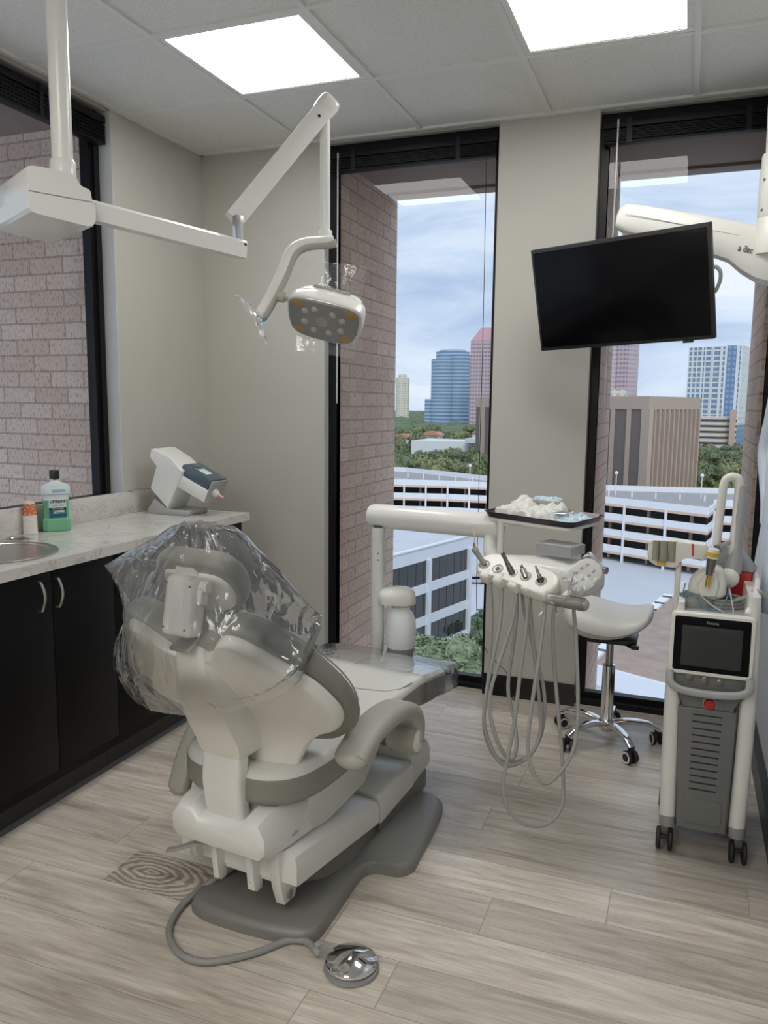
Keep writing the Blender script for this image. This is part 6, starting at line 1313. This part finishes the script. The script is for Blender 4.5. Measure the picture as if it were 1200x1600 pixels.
# film on pad and handle
mb = MB(); bm = mb.bm
sheet([PC + px_ * 0.070 + py_ * 0.046 + pn * 0.012, PC - px_ * 0.075 + py_ * 0.048 + pn * 0.012, PC - px_ * 0.075 - py_ * 0.048 + pn * 0.012, PC + px_ * 0.070 - py_ * 0.046 + pn * 0.012], 12, 8, 0.003, 9)
o = tag(mb.build('plastic_cover', 'bag'), 'clear crinkled film over the touch pad of the delivery unit', 'plastic cover'); to_base(o, PC)
mb = MB(); bm = mb.bm
for k, (a, b, w) in enumerate((((862, 932, 2.475), (843, 962, 2.47), 0.006), ((868, 934, 2.475), (877, 955, 2.46), 0.006), ((884, 938, 2.465), (893, 890, 2.47), 0.005))):
    pass
h = h0 + dh * 0.004
for v, ln, w in ((V3((-0.5, -0.2, -0.85)), 0.065, 0.007), (V3((0.35, -0.3, -0.75)), 0.05, 0.006), (V3((0.2, 0.1, 0.9)), 0.10, 0.006)):
    v.normalize(); s_ = v.cross(pf).normalized(); b0 = h + (-pf) * 0.019 + (dh * 0.04 if v.z > 0 else V3()); sheet([b0 - s_ * 0.002, b0 + s_ * 0.002, b0 + v * ln + s_ * w, b0 + v * ln - s_ * w], 2, 6, 0.002, 4)
mb.tube([h0 - dh * 0.004, h0 + dh * 0.02, h0 + dh * 0.05, h1], [0.0185, 0.0195, 0.020, 0.0215], 20, False)
o = tag(mb.build('plastic_wrapper', 'bag'), 'clear wrapper tied round the handle of the delivery unit', 'plastic wrapper'); to_base(o, h0)
# tray and what lies on it
t = thing('instrument_tray', 'dark plum instrument tray with packs of sterile supplies over the delivery unit', 'tray', tc_ - tz * 0.016)
mb = MB(); R0 = rrect(0.330, 0.232, 0.022, 5); R1 = rrect(0.352, 0.254, 0.030, 5); R2 = rrect(0.360, 0.262, 0.033, 5); R3 = rrect(0.322, 0.224, 0.02, 5)
def tr_(R, h): return [tc_ + ta * p[0] + tb_ * p[1] + tz * h for p in R]
mb.loft([tr_(R0, -0.0155), tr_(R1, 0.003), tr_(R2, 0.004), tr_(R2, 0.006), tr_(R1, 0.006), tr_(R3, -0.0135)]); mb.build('tray', 'tray', t)
def onT(s, r, h=0.0): return tc_ + ta * s + tb_ * r + tz * (h - 0.013)
from mathutils import noise
def crumple(w, d, c, h, amp, seed, ang=0.0, name='sterile_pack', m='paperwrap', lab='', cat='pack', freq=30, n=34, tilt=0.0, peaks=()):
    mb = MB(); ca, sa = math.cos(ang), math.sin(ang); ex, ey = ta * ca + tb_ * sa, tb_ * ca - ta * sa; g = []; lo = []
    for j in range(n + 1):
        r = []; q = []
        for i in range(n + 1):
            u, v = 2 * i / n - 1, 2 * j / n - 1
            e = max(0.0, 1 - max(abs(u), abs(v)) ** 6) ** 0.5; p = V3((u * w * freq + seed * 7.3, v * d * freq, seed))
            rg = 1 - abs(noise.noise(p)) * 2.2; rg2 = noise.noise(p * 2.3)
            z = h * e * (0.55 + tilt * u) + amp * (rg + 0.4 * rg2) * (0.35 + 0.65 * e)
            for pu, pv, ph, pw in peaks: z += ph * math.exp(-((u - pu) ** 2 + (v - pv) ** 2) / pw)
            x_ = u * w * (1 + 0.10 * noise.noise(V3((v * 3, seed, 1)))); y_ = v * d * (1 + 0.12 * noise.noise(V3((u * 3, seed, 4))))
            r.append(mb.bm.verts.new(c + ex * x_ + ey * y_ + tz * max(0.0015, z))); q.append(mb.bm.verts.new(c + ex * x_ + ey * y_))
        g.append(r); lo.append(q)
    for j in range(n):
        for i in range(n): mb.face([g[j][i], g[j][i + 1], g[j + 1][i + 1], g[j + 1][i]]); mb.face([lo[j][i], lo[j + 1][i], lo[j + 1][i + 1], lo[j][i + 1]])
    ring = [(0, i) for i in range(n)] + [(j, n) for j in range(n)] + [(n, n - i) for i in range(n)] + [(n - j, 0) for j in range(n)]
    for (a, b), (a2, b2) in zip(ring, ring[1:] + ring[:1]): mb.face([g[a][b], g[a2][b2], lo[a2][b2], lo[a][b]])
    o = tag(mb.build(name, m, sharp=22), lab, cat); to_base(o, c); return o
crumple(0.116, 0.082, onT(-0.050, 0.014), 0.032, 0.020, 2, -0.12, 'paper_pack', lab='crumpled white paper-wrapped pack on the left half of the instrument tray', cat='sterile pack', freq=26, peaks=((-0.55, 0.3, 0.034, 0.14), (0.7, 0.5, 0.026, 0.14)))
crumple(0.050, 0.025, onT(-0.035, 0.085, 0.052), 0.010, 0.008, 5, 0.2, 'film_pouch', 'bluewrap', 'folded blue film pouch lying on the back of the crumpled white pack', 'pouch', 60, 20)
crumple(0.065, 0.048, onT(0.085, 0.040), 0.010, 0.012, 7, -0.35, 'film_pouch', 'bluewrap', 'blue and clear pouch in the middle of the instrument tray', 'pouch', 40, 26, peaks=((0.3, 0.6, 0.015, 0.1),))
crumple(0.062, 0.030, onT(0.098, -0.060), 0.008, 0.008, 8, 0.35, 'film_pouch', 'bluewrap', 'pale blue pouch at the near right corner of the instrument tray', 'pouch', 45, 24)
for k, (s, r, a, lab) in enumerate(((0.03, -0.02, 0.5, 'steel instrument lying beside the crumpled white pack on the tray'), (0.05, -0.005, 0.7, 'steel instrument lying across the blue pouches on the tray'))):
    c = onT(s, r, 0.022 + 0.004 * k); d = ta * math.cos(a) + tb_ * math.sin(a); mb = MB(); mb.tube([c - d * 0.06, c - d * 0.02, c + d * 0.02, c + d * 0.05, c + d * 0.062 + tz * 0.004], [0.0022, 0.004, 0.004, 0.0022, 0.001], 10)
    o = tag(mb.build('dental_probe', 'chrome'), lab, 'dental instrument'); to_base(o, c)
# ================================================================== SADDLE STOOL
SX, SY = -0.258, 3.40
t = thing('saddle_stool', 'grey saddle stool on a chrome column with five castors', 'stool', (SX, SY, 0))
secs = []; mb = MB()
for x, zb, zt_, hy_, dy in ((-0.455, 0.560, 0.600, 0.06, 0.0), (-0.435, 0.515, 0.630, 0.13, 0.0), (-0.39, 0.482, 0.640, 0.175, 0.0), (-0.32, 0.474, 0.628, 0.19, 0), (-0.25, 0.478, 0.610, 0.185, 0), (-0.19, 0.494, 0.603, 0.17, 0), (-0.14, 0.520, 0.612, 0.155, 0), (-0.105, 0.548, 0.622, 0.125, 0), (-0.088, 0.575, 0.618, 0.07, 0)):
    m_ = (zb + zt_) / 2; h_ = (zt_ - zb) / 2; r = []
    for k in range(28):
        a = 2 * PI * k / 28; c, s = math.cos(a), math.sin(a); y = hy_ * math.copysign(abs(c) ** 0.75, c); z = m_ + h_ * math.copysign(abs(s) ** 0.7, s)
        if s > 0: z -= 0.035 * (abs(y) / 0.19) ** 2
        r.append(V3((x, SY + y + dy, z)))
    secs.append(r)
mb.loft(secs); st_ = mb.build('seat', 'vinyl', t, subsurf=1)
mb = MB(); mb.obox((SX + 0.01, SY, 0.468), (0.20, 0.16, 0.022), bev=0.006); mb.build('seat_plate', 'black', t)
mb = MB(); mb.tube(spline([(SX + 0.06, SY - 0.05, 0.462), (SX + 0.09, SY - 0.09, 0.46), (SX + 0.105, SY - 0.125, 0.47)], 5), 0.008, 8); mb.obox((SX + 0.108, SY - 0.14, 0.474), (0.03, 0.035, 0.012), bev=0.004); mb.build('height_lever', 'black', t)
mb = MB(); mb.cyl((SX, SY, 0.30), (SX, SY, 0.462), 0.0155, n=22); mb.build('piston_rod', 'steel', t)
mb = MB(); mb.lathe([(0.026, 0.075), (0.0265, 0.08), (0.0265, 0.345), (0.022, 0.348), (0.0155, 0.349)], (SX, SY, 0), n=28); mb.build('column', 'chrome', t)
mb = MB(); mb.lathe([(0.001, 0.052), (0.026, 0.054), (0.032, 0.062), (0.033, 0.10), (0.029, 0.106)], (SX, SY, 0), n=28); mb.build('hub', 'chrome', t)
for k in range(5):
    a = math.radians(14 + 72 * k); d = V3((math.cos(a), math.sin(a), 0)); s_ = V3((-d.y, d.x, 0)); c0 = V3((SX, SY, 0))
    pth = spline([c0 + d * 0.02 + V3((0, 0, 0.085)), c0 + d * 0.09 + V3((0, 0, 0.098)), c0 + d * 0.17 + V3((0, 0, 0.092)), c0 + d * 0.205 + V3((0, 0, 0.076)), c0 + d * 0.222 + V3((0, 0, 0.066))], 5)
    mb = MB(); n_ = len(pth); mb.sweep(pth, rrect(0.034, 0.022, 0.009, 3), scales=[1.15 - 0.4 * i / n_ if i < n_ * 0.7 else 0.9 for i in range(n_)]); lg = mb.build('leg', 'chrome', t)
    w = c0 + d * 0.215; mb = MB(); mb.cyl(w + V3((0, 0, 0.05)), w + V3((0, 0, 0.07)), 0.011, n=12); mb.obox(w + V3((0, 0, 0.043)), (0.020, 0.022, 0.026), d, s_, 0.006); mb.build('caster_fork', 'black', lg)
    ra = math.radians(25 + 50 * k); wd = V3((math.cos(ra), math.sin(ra), 0))
    for q in (-1, 1):
        c = w + wd * (0.0165 * q) + V3((0, 0, 0.0275)); mb = MB(); mb.lathe([(0.001, -0.008), (0.024, -0.008), (0.0275, -0.005), (0.0275, 0.005), (0.024, 0.008), (0.001, 0.008)], c, wd, 24); mb.build('caster_wheel', 'rubber', lg)
        mb = MB(); mb.lathe([(0.0245, 0.0078), (0.024, 0.0092), (0.0175, 0.0092), (0.0172, 0.0078)], c, wd * q, 24); mb.build('wheel_ring', 'outlet', lg)

# ================================================================== LASER CART
LY = 2.60
t = thing('laser_cart', 'tall white and grey dental laser cart with dark display on twin castors', 'laser unit', (0.112, 2.77, 0))
def colbox(x0, x1, y0, y1, z0, z1, r, n=5):
    return [V3(((x0 + x1) / 2 + p[0], (y0 + y1) / 2 + p[1], 0)) for p in rrect(x1 - x0, y1 - y0, r, n)]
mb = MB(); mb.box((0.015, LY + 0.012, 0.085), (0.210, LY + 0.345, 0.785), 0.01); mb.build('chassis', 'darkgrey', t)
for s_, xs in ((0, ((-0.016, 0.035, 0.115), (-0.020, 0.032, 0.30), (-0.022, 0.028, 0.52), (-0.014, 0.026, 0.70), (-0.004, 0.024, 0.80), (0.004, 0.022, 0.83))), (1, ((0.192, 0.243, 0.115), (0.196, 0.247, 0.30), (0.199, 0.249, 0.52), (0.200, 0.246, 0.70), (0.202, 0.244, 0.80), (0.205, 0.240, 0.865)))):
    mb = MB(); mb.loft([[p + V3((0, 0, z)) for p in colbox(x0, x1, LY - 0.004 + (0.02 if z > 0.75 else 0), LY + 0.35, 0, 0, min(0.022, (x1 - x0) * 0.48))] for x0, x1, z in xs]); mb.build('side_panel', 'whitemetal', t)
    x0, x1, _ = xs[0]; mb = MB(); mb.loft([[p + V3((0, 0, z)) for p in colbox(x0 + 0.001, x1 + 0.001, LY - 0.005, LY + 0.351, 0, 0, 0.022)] for z in (0.082, 0.118)]); mb.build('side_foot', 'greyplastic', t)
mb = MB(); mb.prism([V3((0.020, 0, 0.500)), V3((0.194, 0, 0.500)), V3((0.187, 0, 0.085)), V3((0.112, 0, 0.100)), V3((0.037, 0, 0.085))], (0, LY - 0.010, 0), (0, LY + 0.03, 0), 0.008, 3); fp_ = mb.build('front_panel', 'panelgrey', t)
for k in range(12):
    z = 0.478 - k * 0.0225; mb = MB(); mb.box((0.066 + 0.0002 * k, LY - 0.0108, z - 0.0022), (0.152 - 0.0004 * k, LY - 0.006, z + 0.0022)); mb.build('vent_slot', 'black', fp_)
mb = MB(); mb.pillow(rrect(0.115, 0.085, 0.012, 4), ((0.112, LY - 0.010, 0.155), (1, 0, 0), (0, 0, 1), (0, -1, 0)), 0.003, 0.002, 0.003, 0.002); mb.build('lower_plate', 'panelgrey', fp_)
# screen head
sxz = lambda x, z, y=0.0: V3((x, LY - 0.022 + y + (z - 0.6) * 0.10, z))
sn = V3((0, -1, 0.10)).normalized(); sy = V3((0, 0.10, 1)).normalized(); sc0 = sxz(0.106, 0.708)
mb = MB(); mb.pillow([(p[0] + (p[1]) * 0.015, p[1]) for p in rrect(0.246, 0.196, 0.018, 5)], (sc0, (1, 0, 0), sy, sn), 0.008, 0.05, 0.008, 0.02); bz = mb.build('display_bezel', 'cream', t)
mb = MB(); mb.pillow(rrect(0.220, 0.170, 0.006, 4), (sc0 + sn * 0.0085, (1, 0, 0), sy, sn), 0.0008, 0.0005, 0.0008, 0.0004); mb.build('display_glass', 'screen', bz)
mb = MB(); mb.pillow(rrect(0.174, 0.126, 0.003, 2), (sc0 + sn * 0.0095 + sy * -0.006, (1, 0, 0), sy, sn), 0.0004, 0.0002, 0.0004, 0.0002); mb.build('display', 'screen2', bz)
text('lettering', 'Fotona', 0.013, sc0 + sn * 0.0100 + sy * 0.070, (1, 0, 0), sy, 'inkgrey', bz, width=0.034)
mb = MB(); mb.prism([V3((-0.012, 0, 0.628)), V3((0.226, 0, 0.628)), V3((0.222, 0, 0.575)), V3((0.195, 0, 0.548)), V3((0.185, 0, 0.500)), V3((0.03, 0, 0.500)), V3((0.022, 0, 0.548)), V3((-0.008, 0, 0.575))], (0, LY - 0.012, 0), (0, LY + 0.04, 0), 0.006); mb.build('control_panel', 'panelgrey', t)
mb = MB(); mb.sweep(spline([(-0.010, LY - 0.022, 0.618), (-0.006, LY - 0.032, 0.582), (0.020, LY - 0.036, 0.565), (0.060, LY - 0.036, 0.559), (0.112, LY - 0.036, 0.558), (0.160, LY - 0.036, 0.561), (0.198, LY - 0.036, 0.569), (0.219, LY - 0.032, 0.584), (0.222, LY - 0.022, 0.618)], 6), rrect(0.024, 0.022, 0.008, 3), up=(0, -1, 0.05)); mb.build('front_handle', 'midgrey', t)
for x, z in ((0.048, 0.598), (0.094, 0.594), (0.138, 0.592)):
    mb = MB(); mb.lathe([(0.0105, 0), (0.0105, 0.004), (0.008, 0.005), (0.001, 0.0045)], (x, LY - 0.0125, z), (0, -1, 0.1), 20); mb.build('control_knob', 'darksteel', t)
mb = MB(); mb.lathe([(0.020, 0), (0.020, 0.003), (0.018, 0.004)], (0.112, LY - 0.012, 0.521), (0, -1, 0), 28); mb.build('stop_ring', 'midgrey', t)
mb = MB(); mb.lathe([(0.0165, 0.003), (0.017, 0.010), (0.014, 0.015), (0.001, 0.016)], (0.112, LY - 0.012, 0.521), (0, -1, 0), 28); mb.build('stop_button', 'red', t)
# sloped top deck
mb = MB(); mb.prism([V3((0, LY + 0.02, 0.796)), V3((0, LY + 0.06, 0.800)), V3((0, LY + 0.34, 0.792)), V3((0, LY + 0.345, 0.76)), V3((0, LY + 0.02, 0.76))], (0.004, 0, 0), (0.235, 0, 0), 0.01); mb.build('top_deck', 'midgrey', t)
mb = MB(); mb.sweep(spline([(0.212, LY + 0.035, 0.795), (0.222, LY + 0.06, 0.822), (0.232, LY + 0.12, 0.850), (0.240, LY + 0.22, 0.862), (0.240, LY + 0.33, 0.862)], 6), rrect(0.02, 0.06, 0.008, 3), up=(0, 0, 1)); mb.build('top_rail', 'whitemetal', t)
# castors (twin wheels)
for x, y in ((0.004, LY + 0.02), (0.225, LY + 0.02), (0.004, LY + 0.31), (0.225, LY + 0.31)):
    mb = MB(); mb.obox((x, y, 0.062), (0.026, 0.05, 0.04), bev=0.006); mb.cyl((x, y, 0.06), (x, y, 0.088), 0.014, n=14); ck = mb.build('caster', 'darkgrey', t)
    for q in (-1, 1):
        mb = MB(); mb.lathe([(0.001, -0.0075), (0.030, -0.0075), (0.0355, -0.004), (0.0355, 0.004), (0.030, 0.0075), (0.001, 0.0075)], (x + 0.0185 * q, y - 0.012, 0.0355), (1, 0, 0), 26); mb.build('caster_wheel', 'rubber', ck)
    mb = MB(); mb.obox((x, y - 0.03, 0.05), (0.032, 0.012, 0.012), bev=0.003); mb.build('brake_pedal', 'black', ck)
# handpiece rest on its post
HY = 2.72
mb = MB(); mb.obox((-0.004, HY, 0.855), (0.018, 0.022, 0.19), bev=0.004); mb.build('rest_post', 'cream', t)
mb = MB(); mb.prism([V3((-0.100, 0, 1.008)), V3((-0.086, 0, 1.010)), V3((-0.010, 0, 1.006)), V3((-0.004, 0, 1.012)), V3((0.074, 0, 1.006)), V3((0.082, 0, 0.99)), V3((0.078, 0, 0.956)), V3((0.062, 0, 0.952)), V3((0.02, 0, 0.966)), V3((0.004, 0, 0.958)), V3((0.000, 0, 0.935)), V3((-0.012, 0, 0.922)), V3((-0.075, 0, 0.926)), V3((-0.094, 0, 0.938)), V3((-0.102, 0, 0.96))], (0, HY - 0.03, 0), (0, HY + 0.025, 0), 0.006, 3); hr_ = mb.build('handpiece_rest', 'cream', t)
for x, r in ((-0.076, 0.011), (-0.052, 0.014), (-0.026, 0.011)):
    mb = MB(); mb.tube([(x, HY - 0.031, 0.945), (x, HY - 0.027, 1.0095)], r, 14); mb.build('rest_groove', mat('olive_grey_plastic', (0.30, 0.29, 0.225), 0.5, var=0.03), hr_)
mb = MB(); mb.obox((-0.056, HY - 0.0315, 0.936), (0.028, 0.002, 0.011), bev=0.0); mb.build('warning_label', 'yellow', hr_)
mb = MB(); mb.obox((0.036, HY - 0.031, 0.987), (0.005, 0.002, 0.040), (1, 0, 0.05), (0, 1, 0)); mb.build('red_mark', 'redlabel', hr_)
# scanner body, dome, articulated arm
mb = MB(); mb.pillow(smooth2([(-0.055, -0.035), (-0.05, 0.01), (-0.02, 0.04), (0.02, 0.052), (0.048, 0.045), (0.056, 0.0), (0.05, -0.045), (0.0, -0.055)], 4), ((0.086, HY + 0.01, 0.878), (1, 0, 0.1), (-0.1, 0, 1), (0, -1, 0)), 0.03, 0.05, 0.018, 0.03); sb = mb.build('scanner_body', 'cream', t)
mb = MB(); mb.prism([V3((0.055, 0, 0.872)), V3((0.080, 0, 0.915)), V3((0.112, 0, 0.915)), V3((0.122, 0, 0.88)), V3((0.114, 0, 0.838)), V3((0.068, 0, 0.836))], (0, HY - 0.032, 0), (0, HY - 0.01, 0), 0.008, 3); mb.build('scanner_face', 'cream', sb)
mb = MB(); mb.lathe([(0.058, 0.0), (0.058, 0.018), (0.050, 0.034), (0.03, 0.048), (0.001, 0.05)], (0.052, HY + 0.005, 0.797), n=32, sy=0.75); mb.build('arm_dome', 'greyplastic', t)
AY = 2.83
mb = MB(); mb.tube(spline([(0.110, AY - 0.01, 0.985), (0.114, AY, 1.08), (0.118, AY, 1.165), (0.122, AY, 1.198), (0.134, AY, 1.213), (0.150, AY, 1.216), (0.163, AY, 1.210), (0.168, AY, 1.19)], 6), 0.0135, 16); am = mb.build('laser_arm', 'cream', t)
mb = MB(); mb.tube([(0.166, AY, 1.195), (0.164, AY, 1.08), (0.160, AY - 0.01, 0.985), (0.158, AY - 0.02, 0.90)], 0.0125, 16); mb.build('return_tube', 'cream', am)
mb = MB(); mb.tube([(0.175, AY + 0.004, 1.188), (0.176, AY + 0.004, 1.17), (0.174, AY, 1.06), (0.172, AY - 0.005, 0.985), (0.168, AY - 0.012, 0.945), (0.164, AY - 0.02, 0.90)], [0.016, 0.0185, 0.0175, 0.0175, 0.0245, 0.0265], 20); mb.build('arm_sleeve', 'midgrey', am)
mb = MB(); mb.ellipsoid((0.156, AY - 0.03, 0.885), (0.030, 0.032, 0.034), 20, 12); mb.cyl((0.125, AY - 0.05, 0.868), (0.165, AY - 0.03, 0.888), 0.022, n=20); mb.build('arm_joint', 'cream', am)
mb = MB(); mb.tube([(0.105, HY + 0.02, 0.985), (0.130, AY - 0.02, 0.992), (0.158, AY - 0.01, 1.005)], 0.008, 10); mb.cyl((0.110, HY + 0.0, 0.992), (0.130, HY + 0.02, 0.997), 0.013, n=16); mb.build('arm_clamp', 'steel', am)
for r, z, k in ((0.062, 0.806, 0), (0.058, 0.816, 1), (0.052, 0.825, 2)):
    mb = MB(); mb.tube([(0.140 + r * math.cos(a / 24 * 2 * PI) * 1.0, LY + 0.155 + r * 0.7 * math.sin(a / 24 * 2 * PI), z + 0.004 * math.sin(a / 4)) for a in range(25)], 0.0065, 8); mb.build('cable_coil', 'greyplastic', t)
mb = MB(); mb.tube(spline([(0.165, LY + 0.11, 0.826), (0.205, LY + 0.11, 0.846), (0.228, LY + 0.10, 0.868), (0.246, LY + 0.09, 0.866), (0.256, LY + 0.085, 0.852)], 6), 0.0065, 8); mb.build('cable_end', 'greyplastic', t)
for pts, m, r in (([(0.020, HY - 0.02, 0.875), (0.016, HY - 0.03, 0.83), (0.05, HY - 0.035, 0.845), (0.075, HY - 0.05, 0.808), (0.12, HY - 0.06, 0.806), (0.145, HY - 0.04, 0.84), (0.150, HY - 0.01, 0.868)], 'tubeblue', 0.0022), ([(0.07, HY - 0.036, 0.84), (0.10, HY - 0.05, 0.818), (0.135, HY - 0.07, 0.802)], 'wand', 0.0028), ([(0.152, HY - 0.01, 0.868), (0.160, HY - 0.04, 0.835), (0.166, HY - 0.06, 0.803), (0.158, HY - 0.07, 0.801)], 'wand', 0.0025)):
    mb = MB(); mb.tube(spline(pts, 6), r, 7); mb.build('water_tube', m, t)
# hand piece leaning in the rest
h = thing('laser_handpiece', 'laser handpiece with dark cone and gold tip hanging on the laser cart rest', 'laser handpiece', (0.090, HY - 0.045, 0.885))
p0, p1 = V3((0.098, HY - 0.044, 1.0)), V3((0.084, HY - 0.052, 0.872)); d = (p1 - p0).normalized()
mb = MB(); mb.lathe([(0.012, 0.0), (0.017, 0.004), (0.018, 0.02), (0.0175, 0.030), (0.016, 0.034)], p0, d, 22); mb.build('grip', 'cream', h)
mb = MB(); mb.lathe([(0.0158, 0.032), (0.0145, 0.05), (0.011, 0.082), (0.0105, 0.088)], p0, d, 22); mb.build('cone', 'darksteel', h)
mb = MB(); mb.lathe([(0.0075, 0.086), (0.0072, 0.128), (0.006, 0.1295), (0.001, 0.130)], p0, d, 20); mb.build('tip', 'brass', h)
mb = MB(); mb.lathe([(0.0182, 0.014), (0.0184, 0.016), (0.0182, 0.026), (0.0178, 0.028)], p0, d, 22); mb.build('label_ring', 'yellow', h)
# red case behind the arm
rc = thing('red_case', 'red box with a grey sloping lid behind the laser arm', 'case', (0.172, 2.925, 0.797))
mb = MB(); mb.obox((0.178, 2.915, 0.846), (0.118, 0.085, 0.098), (0.97, -0.2, 0), (0.2, 0.97, 0), 0.004); mb.build('body', 'red', rc)
mb = MB(); ex, ey = V3((0.97, -0.2, 0)).normalized(), V3((0.2, 0.97, 0)).normalized(); c = V3((0.178, 2.915, 0.896))
mb.prism([c + ex * a + V3((0, 0, z)) for a, z in ((-0.061, 0), (0.062, 0), (0.062, 0.006), (0.01, 0.070), (-0.045, 0.075), (-0.061, 0.06))], ey * -0.044, ey * 0.044, 0.003); mb.build('lid', 'midgrey', rc)

# ================================================================== WHITE COAT ON THE RIGHT WALL
t = thing('lab_coat', 'pale blue-white coat hanging on the right wall at the picture edge', 'coat', (XR - 0.05, 3.1, 0.75))
lev = ((1.74, 3.03, 3.16, 0.03), (1.70, 2.95, 3.26, 0.05), (1.62, 2.86, 3.36, 0.045), (1.50, 2.84, 3.38, 0.045), (1.38, 2.84, 3.40, 0.05), (1.28, 2.84, 3.42, 0.060), (1.16, 2.83, 3.38, 0.060), (1.02, 2.82, 3.36, 0.068), (0.90, 2.81, 3.35, 0.078), (0.80, 2.80, 3.345, 0.082), (0.745, 2.80, 3.34, 0.082))
mb = MB(); secs = []; NS = 40
for i, (z, y0, y1, th) in enumerate(lev):
    front = []; back_ = []
    for k in range(NS + 1):
        f = k / NS; y = y0 + (y1 - y0) * f; e = math.sin(PI * f) ** 0.4
        fold = 0.010 * math.sin(f * 26 + 0.25 * i) + 0.006 * math.sin(f * 51 + 1.0 - 0.2 * i)
        front.append(V3((XR - 0.004 - (th * e) - fold * e * min(1, i / 4), y, z + 0.01 * math.sin(f * 9) * (1 if z < 0.76 else 0)))); back_.append(V3((XR - 0.003, y, z)))
    secs.append(front + list(reversed(back_)))
mb.loft(secs); mb.build('coat_body', 'cloth', t, sharp=60)
mb = MB(); mb.tube(spline([(XR - 0.035, 3.28, 1.63), (XR - 0.036, 3.36, 1.50), (XR - 0.044, 3.43, 1.36), (XR - 0.050, 3.46, 1.27), (XR - 0.044, 3.43, 1.18), (XR - 0.035, 3.38, 1.08), (XR - 0.035, 3.34, 1.00)], 6), [0.032] * 12 + [0.034] * 12 + [0.032] * 13, 14); mb.build('sleeve', 'cloth', t)
mb = MB(); mb.tube(spline([(XR, 3.10, 1.77), (XR - 0.03, 3.10, 1.765), (XR - 0.045, 3.10, 1.775), (XR - 0.05, 3.10, 1.79)], 5), 0.006, 8); mb.obox((XR - 0.003, 3.10, 1.765), (0.006, 0.03, 0.06), bev=0.002); hk = tag(mb.build('coat_hook', 'nickel'), 'metal hook on the right wall holding the pale coat', 'hook'); to_base(hk, (XR, 3.1, 1.765))
# ================================================================== SKY, SUN, CAMERA
w = bpy.data.worlds.new('sky'); bpy.context.scene.world = w; w.use_nodes = True; nt = w.node_tree; nt.nodes.clear()
out = nt.nodes.new('ShaderNodeOutputWorld'); bg = N(nt, 'ShaderNodeBackground', Strength=1.25); L(nt, bg, 0, out, 0)
tc = N(nt, 'ShaderNodeTexCoord'); mp = N(nt, 'ShaderNodeMapping'); mp.inputs['Scale'].default_value = (1.0, 1.0, 3.2); L(nt, tc, 'Generated', mp, 'Vector')
no = N(nt, 'ShaderNodeTexNoise', Scale=3.2, Detail=8.0, Roughness=0.55, Distortion=0.5); L(nt, mp, 'Vector', no, 'Vector')
cr = N(nt, 'ShaderNodeValToRGB'); e = cr.color_ramp.elements
e[0].position = 0.36; e[0].color = (0.34, 0.45, 0.64, 1); e[1].position = 0.66; e[1].color = (0.72, 0.77, 0.84, 1)
k = e.new(0.5); k.color = (0.54, 0.64, 0.78, 1)
L(nt, no, 'Fac', cr, 'Fac'); L(nt, cr, 'Color', bg, 'Color')
sun = bpy.data.lights.new('sun', 'SUN'); sun.energy = 1.6; sun.angle = math.radians(25); sun.color = (1.0, 0.96, 0.9)
so = bpy.data.objects.new('sun', sun); C.objects.link(so); so.rotation_euler = Euler((math.radians(48), 0, math.radians(22)))
cam = bpy.data.cameras.new('camera'); co = bpy.data.objects.new('camera', cam); C.objects.link(co)
R = ((0.9336233, 0.3580933, 0.0107992), (0.0583666, -0.1222944, -0.9907762), (-0.3534696, 0.9256421, -0.1350775))
cam.sensor_fit = 'VERTICAL'; cam.sensor_height = 24.0; cam.lens = 24.0 * 1234.88 / 1600.0; cam.clip_start = 0.05; cam.clip_end = 6000
mt = Matrix(((R[0][0], -R[1][0], -R[2][0], 0), (R[0][1], -R[1][1], -R[2][1], 0), (R[0][2], -R[1][2], -R[2][2], 0), (0, 0, 0, 1)))
mt.translation = V3((0, 0, 1.44)); co.matrix_world = mt
sc = bpy.context.scene; sc.camera = co
sc.view_settings.view_transform = 'Standard'; sc.view_settings.look = 'None'; sc.view_settings.gamma = 1.0; sc.view_settings.use_curve_mapping = False
sc.view_settings.exposure = 0.0
sc.cycles.max_bounces = 10; sc.cycles.transparent_max_bounces = 24; sc.cycles.diffuse_bounces = 5; sc.cycles.use_denoising = True
sc.cycles.sample_clamp_indirect = 6.0; sc.cycles.caustics_reflective = False; sc.cycles.caustics_refractive = False
